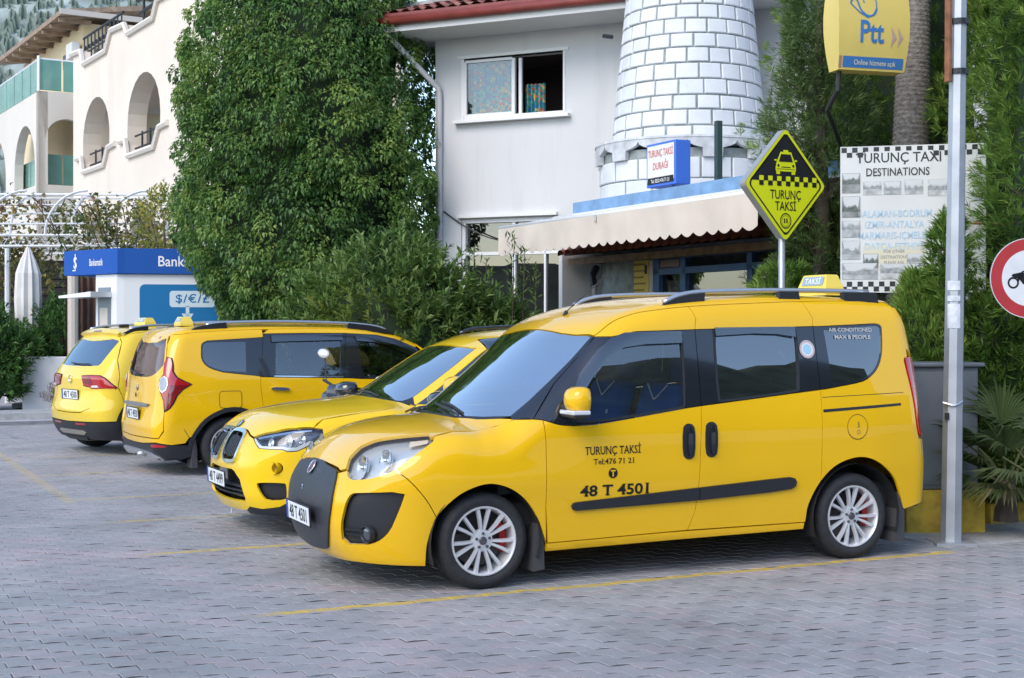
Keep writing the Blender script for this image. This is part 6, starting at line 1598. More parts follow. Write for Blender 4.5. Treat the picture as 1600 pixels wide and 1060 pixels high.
nc = 3000; z = rng.uniform(1.25, 7.7, nc); th = rng.uniform(-math.pi, math.pi, nc); back = np.abs((th + math.pi / 2 + math.pi) % (2 * math.pi) - math.pi) > 1.9
keep = ~back | (rng.random(nc) < .3); z, th = z[keep], th[keep]; nc = len(z)
lump = .06 * np.sin(th * 4 + z * 1.1) + .065 * np.sin(z * 2.2 + 2 * th) + .045 * np.sin(th * 13 - z * 4.3) + .035 * np.sin(th * 9 + z * 6.1)
r = ivr(z) * (np.where(rng.random(nc) < .6, .93, .80) + lump * .8 + rng.normal(0, .025, nc)); cc = np.stack([r * np.cos(th), r * np.sin(th), z], 1); out = np.stack([np.cos(th), np.sin(th), np.zeros(nc)], 1)
per = 42; ci = np.repeat(np.arange(nc), per); N_ = len(ci)
ph = rng.uniform(0, 2 * math.pi, N_); rad = .165 * np.sqrt(rng.uniform(.02, 1, N_)); side = np.stack([-np.sin(th), np.cos(th), np.zeros(nc)], 1)[ci]
off = side * (rad * np.cos(ph))[:, None] + np.array([0, 0, 1.]) * (rad * np.sin(ph))[:, None] * .9 + out[ci] * (np.sqrt(np.maximum(.165 ** 2 - rad ** 2, 0)) * 1.1 + rng.uniform(-.03, .02, N_))[:, None]
D = side * np.cos(ph)[:, None] * .9 + out[ci] * rng.uniform(.3, .9, N_)[:, None] + np.array([0, 0, 1.]) * (np.sin(ph) * .6 - .55)[:, None]
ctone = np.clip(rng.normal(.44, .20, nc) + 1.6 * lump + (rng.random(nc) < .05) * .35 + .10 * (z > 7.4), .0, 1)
leaf_obj('crown', T, cc[ci] + off, D, rng.uniform(.05, .085, N_), rng.uniform(.034, .055, N_), IVY, np.clip(ctone[ci] + rng.normal(0, .10, N_) + np.sin(ph) * .14, 0, 1), droop=.25)  # clump tops toned lighter, undersides darker: light put into the leaf colour
# loose tufts on the outline
nt = 150; z = rng.uniform(1.6, 7.5, nt); th = rng.uniform(-math.pi, math.pi, nt); r = ivr(z) * rng.uniform(.98, 1.06, nt); cc = np.stack([r * np.cos(th), r * np.sin(th), z], 1); ci = np.repeat(np.arange(nt), 9); N_ = len(ci)
leaf_obj('outer_sprays', T, cc[ci] + rng.normal(0, .06, (N_, 3)), np.stack([np.cos(th), np.sin(th), np.full(nt, -.3)], 1)[ci] + rng.normal(0, .6, (N_, 3)), rng.uniform(.07, .12, N_), rng.uniform(.035, .06, N_), IVY, np.clip(rng.normal(.45, .15, N_), 0, 1), droop=.2)

# ---- generic shrub made of leafy twigs
def shrub(name, loc, label, size, nt, per, L, W, m, tone=(.5, .2), up=.6, cat='shrub', group=None, core=True, zmin=.0, spread=1., seed=1, dense=1.):
    S_ = tree_root(name, loc, label, cat, group)
    rx, ry, rz = size
    for k in range(7):
        a = k * .95; MB().tube([(0, 0, 0), (.25 * rx * math.cos(a), .25 * ry * math.sin(a), rz * .35), (.6 * rx * math.cos(a), .6 * ry * math.sin(a), rz * .75)], [.035, .025, .01], 6).build('stem', BARK, S_, smooth=True)
    if core:
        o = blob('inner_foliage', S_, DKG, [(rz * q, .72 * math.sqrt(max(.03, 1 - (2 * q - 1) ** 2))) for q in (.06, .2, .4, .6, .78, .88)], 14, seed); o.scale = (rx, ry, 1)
    th = rng.uniform(-math.pi, math.pi, nt); cz = rng.uniform(-.75, 1, nt); rr = np.sqrt(1 - np.clip(cz, -1, 1) ** 2) * rng.uniform(.72, 1.06, nt)
    lum = 1 + .13 * np.sin(th * 4 + cz * 5) + .08 * np.sin(th * 9 + cz * 9)
    B = np.stack([rx * rr * np.cos(th) * lum, ry * rr * np.sin(th) * lum, rz * (.5 + .5 * cz * lum)], 1); B[:, 2] = np.maximum(B[:, 2], zmin)
    A = unit(np.stack([np.cos(th) * rr, np.sin(th) * rr, np.maximum(cz, 0) + up], 1) + rng.normal(0, .22, (nt, 3)))
    ci = np.repeat(np.arange(nt), per); N_ = len(ci); t = np.tile(np.linspace(0, 1, per), nt); ph = rng.uniform(0, 2 * math.pi, N_)
    ax = A[ci]; s1 = unit(np.cross(ax, np.tile([.3, .2, 1.], (N_, 1)))); s2 = np.cross(ax, s1)
    tl = L * 2.2 * spread
    P = B[ci] + ax * (t * tl)[:, None]; D = ax * .75 + (s1 * np.cos(ph)[:, None] + s2 * np.sin(ph)[:, None]) * (1.0 - .5 * t)[:, None]
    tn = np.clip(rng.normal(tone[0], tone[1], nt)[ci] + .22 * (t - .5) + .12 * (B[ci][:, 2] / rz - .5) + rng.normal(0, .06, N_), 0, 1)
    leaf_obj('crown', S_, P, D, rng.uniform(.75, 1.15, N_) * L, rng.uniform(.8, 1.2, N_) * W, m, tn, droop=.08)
    return S_
shrub('oleander_bush', (-1.55, 17.8, 0), 'broad oleander bush with long narrow leaves in front of the ivy tree', (1.25, .9, 2.40), 1700, 14, .115, .036, OLE, (.52, .22), .45, group='oleander bushes by the white house', seed=4)
shrub('oleander_bush', (-.35, 18.0, 0), 'slimmer oleander bush before the lower glazed window of the house', (.72, .7, 1.80), 800, 14, .115, .036, OLE, (.50, .22), .5, group='oleander bushes by the white house', seed=5)
shrub('oleander_bush', (-2.45, 18.6, 0), 'darker oleander bush below the ivy tree, above the deep yellow taxi', (.62, .6, 2.0), 620, 14, .115, .036, OLE, (.36, .2), .45, group='oleander bushes by the white house', seed=6)
# tall bare twigs rising out of the bush
S2 = tree_root('oleander_shoots', (-.05, 17.6, 0), 'tall thin leafy shoots standing before the lower glazed window', 'shrub')
for k, (x, y, h) in enumerate(((-.45, 0, 2.62), (-.30, .1, 2.48), (.05, 0, 2.78), (.18, .1, 2.6), (.33, 0, 2.4), (-.6, .1, 2.4))):
    MB().tube([(x * .7, y, .2), (x, y, 1.5), (x + .03, y, h)], [.016, .011, .004], 5).build('stem', BARK, S2)
    N_ = 80; t = rng.uniform(.55, 1, N_); ph = rng.uniform(0, 6.28, N_)
    leaf_obj('leaves', S2, np.stack([x + rng.normal(0, .03, N_), y + rng.normal(0, .03, N_), h * t], 1), np.stack([np.cos(ph), np.sin(ph), rng.uniform(.3, 1.2, N_)], 1), rng.uniform(.09, .14, N_), .024, OLE, rng.uniform(.3, .7, N_))

# ---- conifers on the right
def conifer(name, loc, label, prof, ns, m, L=.13, W=.03, tone=(.45, .18), per=9, lean=.0, upw=.55, core=.62, trunk=True, cat='tree', group='conifers behind the signs', gaps=0., squash=(1, 1)):
    T = tree_root(name, loc, label, cat, group)
    zs = [p[0] for p in prof]; rs_ = [p[1] for p in prof]
    if trunk: MB().tube([(0, 0, 0), (.03, 0, zs[-1] * .5), (lean * .5, 0, zs[-1] * .95)], [.11, .08, .02], 8).build('trunk', BARK, T, smooth=True)
    for k in range(9):
        zz = zs[0] + (zs[-1] - zs[0]) * (k + .5) / 10; rr = np.interp(zz, zs, rs_) * .8; a = k * 2.4
        MB().tube([(0, 0, zz - .2), (rr * .6 * math.cos(a) * squash[0], rr * .6 * math.sin(a) * squash[1], zz), (rr * math.cos(a) * squash[0], rr * math.sin(a) * squash[1], zz + .15)], [.03, .02, .008], 5).build('branch', BARK, T)
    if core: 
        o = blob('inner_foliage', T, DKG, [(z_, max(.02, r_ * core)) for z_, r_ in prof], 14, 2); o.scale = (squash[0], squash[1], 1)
    z = rng.uniform(zs[0], zs[-1], ns); th = rng.uniform(-math.pi, math.pi, ns)
    R_ = np.interp(z, zs, rs_); lum = .17 * np.sin(th * 4 + z * 4.1) + .13 * np.sin(z * 7.3 + th * 2) + .08 * np.sin(th * 9 - z * 11)
    fr = rng.uniform(.68, 1.05, ns) + lum
    if gaps: k_ = (lum > -gaps) ; z, th, R_, lum, fr = z[k_], th[k_], R_[k_], lum[k_], fr[k_]; ns = len(z)
    C = np.stack([R_ * fr * np.cos(th) * squash[0], R_ * fr * np.sin(th) * squash[1], z], 1); out = np.stack([np.cos(th), np.sin(th), np.full(ns, upw)], 1)
    A = unit(out + rng.normal(0, .3, (ns, 3))); ci = np.repeat(np.arange(ns), per); N_ = len(ci)
    k = np.tile(np.arange(per), ns); fan = (k / (per - 1) - .5) * 1.7
    pl = unit(np.cross(A, rng.normal(0, 1, (ns, 3))))[ci]
    D = A[ci] * np.cos(fan)[:, None] + pl * np.sin(fan)[:, None] + rng.normal(0, .12, (N_, 3))
    P = C[ci] + A[ci] * (np.abs(np.cos(fan)) * .03)[:, None] + rng.normal(0, .012, (N_, 3))
    tn = np.clip(rng.normal(tone[0], tone[1], ns)[ci] + lum[ci] * .9 + rng.normal(0, .07, N_), 0, 1)
    leaf_obj('crown', T, P, D, rng.uniform(.7, 1.2, N_) * L, W, m, tn, fold=.1)
    return T
def cxy(px_, Y_): return ((px_ - 800) / 2200 * Y_, Y_, 0)
CL, CW = .105, .013
conifer('cypress_tree', cxy(1628, 13.2), 'large feathery cypress at the right edge behind the grey pole', [(.3, .5), (1.2, .78), (2.2, .85), (3.2, .80), (4.2, .8), (5.2, .7), (6.2, .35)], 6200, CON, CL, CW, (.58, .2), per=13, gaps=.26)
conifer('cypress_tree', cxy(1668, 11.7), 'cypress behind the round traffic sign at the right edge', [(.2, .4), (1.0, .62), (2.0, .70), (3.2, .68), (4.4, .6), (5.6, .4)], 3600, CON, CL, CW, (.46, .2), per=13)
conifer('cypress_tree', cxy(1430, 14.7), 'cypress behind the destinations board and palm trunk', [(.3, .5), (1.4, .9), (2.6, .95), (3.6, .9), (4.6, .85), (5.6, .6)], 4200, CON, CL, CW, (.42, .18), per=13, gaps=.22)
conifer('juniper_tree', cxy(1280, 13.9), 'loose juniper with ragged branches beside the diamond taxi sign', [(.3, .28), (1.4, .40), (2.2, .42), (2.9, .36), (3.6, .42), (4.2, .32), (5.2, .2)], 3800, PINE, .10, .011, (.5, .2), per=13, gaps=.12, core=0)
conifer('cypress_tree', cxy(1335, 15.6), 'cypress far back between diamond sign and palm trunk', [(.3, .5), (1.4, .85), (2.6, .9), (3.8, .9), (5.0, .8), (6.2, .5)], 3600, CON, CL, CW, (.5, .18), per=12, gaps=.24)
conifer('cypress_bush', cxy(1440, 11.75), 'bright green young cypress bush between the van and the grey pole', [(.3, .25), (.9, .30), (1.4, .30), (1.7, .20), (2.02, .06)], 1800, CON, .10, .012, (.66, .16), per=12, cat='shrub', upw=1.3)
conifer('cypress_bush', cxy(1225, 13.4), 'small green bush at the foot of the diamond taxi sign', [(.3, .2), (1.0, .26), (1.7, .28), (2.15, .14)], 1000, CON, .10, .013, (.55, .18), per=12, cat='shrub', upw=1.0)
conifer('cypress_bush', cxy(1484, 11.5), 'dark cypress branch hanging beside the grey pole over the board', [(1.75, .05), (2.05, .12), (2.3, .10), (2.52, .03)], 300, CON, .10, .012, (.45, .18), per=12, cat='shrub', core=0, upw=.9)
conifer('cypress_bush', cxy(1560, 11.7), 'shaded low cypress bush behind the metal cabinet', [(.2, .35), (.7, .48), (1.2, .48), (1.75, .25)], 1500, CON, .11, .014, (.34, .16), per=12, cat='shrub')
# long ragged branch of the juniper reaching left
JB = tree_root('juniper_branch', cxy(1286, 13.6), 'ragged juniper branches reaching left before the stone tower', 'tree', 'conifers behind the signs')
for (x0, z0, x1, z1) in ((0, 2.9, -.50, 3.25), (0, 3.2, -.58, 3.55), (0, 3.6, -.42, 4.0), (0, 4.1, -.22, 4.45), (0, 2.4, -.38, 2.72), (.0, 4.5, .1, 4.75), (0, 3.9, -.32, 4.25)):
    MB().tube([(x0, 0, z0), ((x0 + x1) / 2, -.05, (z0 + z1) / 2 + .08), (x1, -.08, z1)], [.02, .013, .005], 5).build('branch', BARK, JB)
    N_ = 950; t = rng.uniform(.12, 1.02, N_); ph = rng.uniform(0, 6.28, N_); sp = .10 + .07 * np.sin(t * 3.1)
    P = np.stack([x0 + (x1 - x0) * t, -.08 * t, z0 + (z1 - z0) * t + .06 * np.sin(t * 3)], 1) + rng.normal(0, 1, (N_, 3)) * (sp * .55)[:, None]
    leaf_obj('sprays', JB, P, np.stack([np.cos(ph) - .4, np.sin(ph), rng.uniform(-.2, 1., N_)], 1), rng.uniform(.05, .10, N_), .010, PINE, rng.uniform(.2, .85, N_), fold=.1)

# ---- palm: trunk in view, crown above the frame; fan leaves low at the right
PT = tree_root('palm_tree', cxy(1424, 13.55), 'palm with thick ringed grey trunk behind the yellow post sign', 'tree')
mb = MB(); prof = []
for k in range(150):
    z = k * .045; r_ = np.interp(z, [0, 1.5, 3.2, 4.6, 6.5], [.22, .19, .172, .145, .13]); prof += [(r_ + .008, z), (r_ + .004, z + .018), (r_ - .006, z + .026)]
o = mb.lathe(prof, 28).build('trunk', mat('palm trunk', (.20, .175, .155), .9, noise=(26, .45, 6), bump=(45, .9)), PT, smooth=True)
o.rotation_euler = (0, R(1.6), 0); o.location = (-.10, 0, 0)
def fan_leaf(parent, base, d, L, nseg=26, tone=.4, stalk=.5, droop=.25, spread=2.2, m=PALM):
    d = np.array(d, float); d /= np.linalg.norm(d); hub = np.array(base) + d * stalk
    mid = np.array(base) + d * stalk * .5 + np.array([0, 0, .04])
    s_ = np.cross(d, [0, 0, 1.]); s_ /= np.linalg.norm(s_); n_ = np.cross(s_, d)
    V = []; tn = []
    for k in range(nseg):
        a = (k / (nseg - 1) - .5) * spread; q = d * math.cos(a) + s_ * math.sin(a); l_ = L * (.72 + .28 * math.cos(a)) * random.uniform(.9, 1.05); w = .028
        pe = np.cross(n_, q); b0 = hub; m1 = hub + q * l_ * .55 + n_ * .03; t_ = hub + q * l_ - np.array([0, 0, 1.]) * droop * l_ * random.uniform(.3, 1.1)
        V += [[b0, m1 + pe * w * .5 - n_ * .008, t_, m1], [b0, m1, t_, m1 - pe * w * .5 - n_ * .008]]; c_ = min(1, max(0, tone + random.gauss(0, .1))); tn += [c_, c_]
    lo = np_obj('fan_leaf', np.array(V), 4, m, parent, tn)
    MB().tube([tuple(base), tuple(mid), tuple(hub)], [.014, .011, .008], 5).build('leaf_stalk', mat('palm stalk', (.12, .13, .05), .6), lo)
    return lo
random.seed(11)
for k in range(13):
    a = k * 2 * math.pi / 13; fan_leaf(PT, (.06 + .1 * math.cos(a), .1 * math.sin(a), 6.5), (math.cos(a), math.sin(a), .5), .7, 20, .4, .7)
FP = tree_root('fan_palm', cxy(1572, 10.95), 'low fan palm with spiky leaves at the foot of the cypress', 'plant')
FP.location.z = .1
for k, (dx, dy, dz_, L_, st, tn) in enumerate(((-.9, -.4, .55, .42, .30, .35), (-.35, -.8, .9, .45, .38, .4), (.5, -.7, .8, .45, .35, .45), (-1., .1, .2, .40, .25, .3), (.2, -.9, .25, .42, .28, .55), (-.7, -.6, .05, .38, .22, .62), (.9, -.3, .5, .42, .3, .4), (-.2, -.3, 1.2, .48, .5, .35), (.6, .1, 1.1, .45, .5, .3), (-.6, .4, .9, .45, .4, .25), (-.15, -.95, -.05, .34, .18, .75), (-.9, -.3, .9, .42, .45, .3))):
    fan_leaf(FP, (0, 0, .28), (dx, dy, dz_), L_, 24, tn, st, .3)
MB().tube([(0, 0, 0), (0, 0, .32)], [.10, .07], 8).build('trunk', BARK, FP)
FP2 = tree_root('fan_palm', cxy(1640, 10.7), 'fan palm leaves entering low from the right edge beside the kerb', 'plant')
for k, (dx, dy, dz_, L_, st, tn) in enumerate(((-1., -.2, .8, .45, .5, .4), (-.8, -.5, .35, .45, .4, .5), (-.9, .2, 1.3, .45, .55, .35), (-1., -.1, .1, .42, .35, .6), (-.3, -.5, 1.3, .45, .5, .4))): fan_leaf(FP2, (0, 0, .32), (dx, dy, dz_), L_, 24, tn, st, .3)
MB().tube([(0, 0, 0), (0, 0, .34)], [.10, .07], 8).build('trunk', BARK, FP2)

# ---- left: shrubs behind the low wall, vines over the pergola
shrub('garden_shrub', (-10.35, 27.3, 0), 'leafy garden shrub left of the low white wall at the frame edge', (.95, .8, 1.75), 900, 11, .14, .05, SHR, (.5, .2), .5, group='garden shrubs by the kiosk', seed=8)
shrub('garden_shrub', (-9.0, 28.6, 0), 'leafy garden shrub behind the low white wall below the folded parasol', (.9, .8, 1.9), 700, 11, .14, .05, SHR, (.42, .2), .5, group='garden shrubs by the kiosk', seed=9)
shrub('garden_shrub', (-7.9, 29.6, .0), 'taller thin shrub between folded parasol and kiosk', (.45, .5, 2.5), 380, 11, .13, .05, SHR, (.5, .2), .6, group='garden shrubs by the kiosk', seed=10, core=False)
shrub('dry_weed', (-8.45, 27.0, 0), 'dry brown weed at the foot of the low white wall', (.42, .3, .45), 160, 9, .09, .012, DEAD, (.5, .25), .8, 'plant', core=False)
YT = shrub('yellow_shrub', (-6.75, 27.5, 2.3), 'yellowing climber rising above the blue kiosk fascia', (.55, .5, 1.9), 190, 10, .10, .045, YLW, (.5, .28), .3, 'plant', core=False)

# ---------------------------------------------------------------- street furniture, signs, pergola
GALV = mat('galvanised steel', (.42, .44, .47), .45, .55, noise=(5, .14, 6)); RUST = mat('rusty steel', (.24, .10, .045), .8, noise=(12, .4, 5))
LP = empty('lamp_pole', (3.258, 10.45, 0), 0, 'tall grey steel pole standing beside the van', 'pole')
o = MB().tube([(0, 0, 0), (.03, 0, 2.0), (.06, 0, 4.2), (.075, 0, 5.2)], [.080, .070, .060, .055], 8).build('shaft', GALV, LP)
MB().box((0, 0, .012), (.30, .30, .024)).build('base_plate', GALV, LP)
for z in (3.87, 3.50): MB().lathe([(.072, -.02), (.076, -.02), (.076, .02), (.072, .02)], 16, Matrix.Translation((.055, 0, z))).build('clamp_band', BLK, LP)
MB().tube([(-.035, -.045, 3.42), (-.03, -.05, 4.4)], .028, 8).build('rusty_pipe', RUST, LP)
MB().tube(spl([(-.075, -.05, 1.05), (.0, -.085, 1.03), (.07, -.05, 1.06)], 4), .008, 6).build('wire_tie', SILV, LP)
for z0, z1 in ((1.60, 1.78), (1.80, 1.84), (1.88, 1.95)):
    mb = MB(); mb.lathe([(.0745, z0), (.0735, z1)], 6, Matrix.Translation((.027, 0, 0)), R(-150), R(-75)); mb.build('sticker', mat('torn sticker', (.60, .62, .66), .7, noise=(20, .2)), LP)
MB().box((-.05, -.066, .95), (.03, .012, .05)).build('lock_plate', BLK, LP)
# metal cabinet on its painted plinth
CB = empty('metal_cabinet', (3.36, 11.15, 0), R(3), 'grey steel cabinet on a yellow plinth behind the pole', 'cabinet')
CBM = mat('grey cabinet steel', (.17, .19, .21), .45, .35, noise=(4, .18, 6))
rbox('plinth', (0, 0, .17), (.62, .42, .34), YKERB, CB); rbox('case', (0, 0, .82), (.54, .36, .96), CBM, CB, .012); rbox('lid', (0, 0, 1.315), (.62, .44, .035), CBM, CB, .012)
rbox('door_panel', (-.13, -.185, .82), (.255, .014, .88), CBM, CB, .004); rbox('door_panel', (.13, -.185, .82), (.255, .014, .88), CBM, CB, .004)
MB().tube([(.02, -.2, .85), (.02, -.2, .95)], .008, 6).build('handle', BLK, CB)
# round sign: no motorcycles
RS = empty('traffic_sign', cxy(1607, 10.6), R(4), 'round red bordered traffic sign with a motorcycle at the right edge', 'sign')
MB().tube([(.05, .05, 0), (.05, .05, 2.35)], .03, 10).build('post', GALV, RS, smooth=True)
Zc = 1.6 + (513 - 435) / 2200 * 10.6
MB().prism(circle(0, 0, .302, 48), 0, .012, ((1, 0, 0), (0, 0, 1), (0, -1, 0), (0, 0, Zc))).build('plate', mat('sign back', (.4, .4, .41), .5, .4), RS)
SW = mat('sign white', (.70, .71, .72), .45, noise=(6, .08, 5)); SR = mat('sign red', (.42, .035, .04), .45, noise=(6, .1, 5))
flat('border', RS, SR, [ring2d(0, 0, .212, .297, 48)], (1, 0, 0), (0, 0, 1), (0, -.0145, Zc)); flat('field', RS, SW, [poly(circle(0, 0, .212, 48))], (1, 0, 0), (0, 0, 1), (0, -.0145, Zc)); flat('rim', RS, SW, [ring2d(0, 0, .297, .302, 48)], (1, 0, 0), (0, 0, 1), (0, -.0145, Zc))
flat('motorcycle_symbol', RS, INK, [ring2d(-.125, -.035, .030, .044, 24), ring2d(.105, -.035, .030, .044, 24), poly([(-.13, .03), (-.06, .045), (.0, .03), (.07, .04), (.09, .0), (.03, -.045), (-.05, -.045), (-.08, -.005), (-.14, .015)]), poly([(-.10, -.02), (-.055, .055), (-.04, .055), (-.085, -.03)]), poly([(-.05, .05), (-.01, .075), (.05, .05), (.05, .035), (-.02, .04)]), poly(circle(.005, .115, .024, 14)), poly([(-.015, .09), (.03, .09), (.075, .04), (.03, .03)])], (1, 0, 0), (0, 0, 1), (0, -.017, Zc))
# diamond taxi sign
nx_, ny_ = .42, -.907
DS = empty('taxi_stand_sign', cxy(1227, 12.3), math.atan2(-ny_, -nx_) - R(90) , 'yellow and black diamond taxi stand sign on a steel post', 'sign')
DS.rotation_euler = (0, 0, math.atan2(.42, .907)); DS.scale = (.865, .865, 1.)
ZD = 1.6 + (513 - 289) / 2200 * 12.3; hd = .50
MB().tube([(0, .06, 0), (0, .06, ZD + .1)], .034, 12).build('post', GALV, DS, smooth=True)
def dia(r, rr=.05):
    p = [(0, -r), (r, 0), (0, r), (-r, 0)]; o = []
    for i in range(4):
        a, b, c_ = Vector(p[i - 1]), Vector(p[i]), Vector(p[(i + 1) % 4]); u = (a - b).normalized() * rr; w = (c_ - b).normalized() * rr
        for t in (0, .25, .5, .75, 1): q = (b + u) * (1 - t) ** 2 + b * 2 * t * (1 - t) + (b + w) * t * t; o.append((q.x, q.y))
    return o
AX = ((1, 0, 0), (0, 0, 1), (0, -1, 0), (0, 0, ZD)); U3, V3 = (1, 0, 0), (0, 0, 1)
NEON = mat('fluorescent yellow', (.66, .72, .010), .4, coat=.3); BLS = mat('sign black', (.015, .015, .018), .4)
MB().prism(dia(hd), -.10, .0, AX).build('case', mat('grey sign case', (.28, .29, .30), .5), DS)
flat('face', DS, NEON, [poly(dia(hd * .99))], U3, V3, (0, -.004, ZD))
a_, b_ = dia(.455), dia(.435); n4 = len(a_)
flat('border_line', DS, BLS, [(a_ + b_, [(k, (k + 1) % n4, n4 + (k + 1) % n4, n4 + k) for k in range(n4)])], U3, V3, (0, -.007, ZD))
flat('black_field', DS, BLS, [poly([(-.43, .03), (.43, .03), (.02, .44), (-.02, .44)])], U3, V3, (0, -.007, ZD))
ck = []
for r_ in range(2):
    for k in range(16):
        x = -.43 + k * .054
        if k % 2 == 0: ck.append(rect(x, .03 - r_ * .042 + (.0), x + .054, .072 - r_ * .042))
for q in ck:
    if q[0][0][1] > .02 and abs(q[0][0][0] + .027) < .37: flat('checker', DS, NEON, [q], U3, V3, (0, -.009, ZD))
    elif q[0][0][1] < .02 and abs(q[0][0][0] + .027) < .40: flat('checker', DS, BLS, [shift(q, 0, 0)], U3, V3, (0, -.0085, ZD))
car_ = [poly([(-.115, .15), (.115, .15), (.125, .10), (.12, .075), (-.12, .075), (-.125, .10)]), poly([(-.115, .15), (-.085, .205), (.085, .205), (.115, .15)]), poly([(-.085, .205), (-.065, .245), (.065, .245), (.085, .205)]), rect(-.03, .245, .03, .262), rect(-.115, .05, -.07, .08), rect(.07, .05, .115, .08), rect(-.14, .165, -.11, .178), rect(.11, .165, .14, .178)]
flat('car_symbol', DS, NEON, car_, U3, V3, (0, -.009, ZD + .04)); flat('car_symbol_detail', DS, BLS, [poly([(-.085, .158), (.085, .158), (.06, .225), (-.06, .225)]), poly(circle(-.09, .125, .013, 12)), poly(circle(.09, .125, .013, 12)), rect(-.055, .108, .055, .116), rect(-.11, .093, .11, .097)], U3, V3, (0, -.011, ZD + .04))
for s_, z_ in (('TURUNÇ', -.125), ('TAKSİ', -.225)):
    v_, f_ = text2d(s_, .112, .008, .82); flat('lettering', DS, BLS, [([(x, y + z_) for x, y in v_], f_)], U3, V3, (0, -.008, ZD))
flat('round_crest', DS, BLS, [ring2d(0, -.315, .058, .068), ring2d(0, -.315, .044, .047), rect(-.022, -.335, -.006, -.295), rect(.006, -.335, .022, -.295)], U3, V3, (0, -.008, ZD))
# office roof sign
OS = empty('office_sign', (1.86, 17.36, 0), math.atan2(-.893, .45), 'white and blue box sign with red lettering TURUNÇ TAKSİ DURAĞI above the awning', 'sign')
SB = mat('bright blue case', (.05, .16, .62), .45); 
rbox('case', (0, .08, 3.62), (.66, .22, .54), SB, OS, .01)
flat('face', OS, mat('sign cream', (.72, .70, .66), .5), [rect(-.30, 3.42, .30, 3.86)], U3, V3, (0, -.034, 0))
flat('phone_strip', OS, INK, [rect(-.29, 3.385, .29, 3.465)], U3, V3, (0, -.037, 0))
RD = mat('faded red print', (.55, .10, .10), .6)
for s_, z_, h_ in (('TURUNÇ TAKSİ', 3.72, .125), ('DURAĞI', 3.56, .125)):
    v_, f_ = text2d(s_, h_, .008, .62 if len(s_) > 7 else .75); flat('lettering', OS, RD, [([(x, y + z_) for x, y in v_], f_)], U3, V3, (0, -.037, 0))
v_, f_ = text2d('Tel: 0252 476 71 21', .062, .012, .84); flat('phone_number', OS, WLET, [([(x, y + 3.40) for x, y in v_], f_)], U3, V3, (0, -.040, 0))
MB().tube([(.1, .1, 3.36), (.22, -.02, 3.26)], .02, 6).build('bracket', SILV, OS); rbox('rear_post', (.75, .3, 3.7), (.07, .07, .75), mat('dark green post', (.03, .06, .06), .6), OS)
# destinations board
BD = empty('destinations_board', cxy(1313, 12.75), math.atan2(-.30, 1.22), 'faded white board of TURUNÇ TAXI DESTINATIONS with small photographs', 'sign')
BWd, z0, z1 = 1.255, 1.92, 3.24
rbox('panel', (BWd / 2, .02, (z0 + z1) / 2), (BWd, .03, z1 - z0), mat('faded board', (.66, .67, .66), .6, noise=(1.6, .07, 4)), BD)
for x in (.15, BWd - .15): MB().tube([(x, .06, 0), (x, .06, 3.2)], .025, 8).build('post', GALV, BD)
ck = [rect(.01 + k * .047, z1 - .055 - (k % 2) * .045, .01 + k * .047 + .047, z1 - .01 - (k % 2) * .045) for k in range(26)] + [rect(.01 + k * .047, z0 + .01 + (k % 2) * .045, .01 + k * .047 + .047, z0 + .055 + (k % 2) * .045) for k in range(26)]
for q in ck: flat('checker', BD, BLS, [q], U3, V3, (0, .003, 0))
flat('heading_patch', BD, mat('board white', (.66, .67, .66)), [rect(.22, 3.02, .80, 3.19)], U3, V3, (0, .0015, 0))
for s_, x_, z_, h_, k_ in (('TURUNÇ TAXI', .51, 3.09, .125, .90), ('DESTINATIONS', .50, 2.97, .10, .80)):
    v_, f_ = text2d(s_, h_, .012, k_); flat('heading', BD, BLS, [([(x + x_, y + z_) for x, y in v_], f_)], U3, V3, (0, .001, 0))
PALEB = mat('faded blue print', (.42, .58, .70), .6)
for k, s_ in enumerate(('DALAMAN-BODRUM', 'IZMIR-ANTALYA', 'MARMARIS-IÇMELER', 'DATÇA-FETHIYE')):
    v_, f_ = text2d(s_, .088, .012, .80); flat('place_names', BD, PALEB, [([(x + .47, y + 2.60 - k * .098) for x, y in v_], f_)], U3, V3, (0, .001, 0))
for k, s_ in enumerate(('FOR OTHER', 'DESTINATIONS', 'PLEASE ASK')):
    v_, f_ = text2d(s_, .040, .008, .85); flat('note', BD, mat('grey print', (.22, .22, .22), .6), [([(x + .47, y + 2.275 - k * .05) for x, y in v_], f_)], U3, V3, (0, .001, 0))
flat('note_field', BD, mat('cream print', (.66, .62, .48), .6), [rect(.20, 2.13, .72, 2.34)], U3, V3, (0, .002, 0))
PH = [mat('faded photo ' + str(k), c_, .6, noise=(9 + 3 * k, .35, 2)) for k, c_ in enumerate(((.26, .28, .27), (.40, .42, .43), (.48, .49, .49)))]
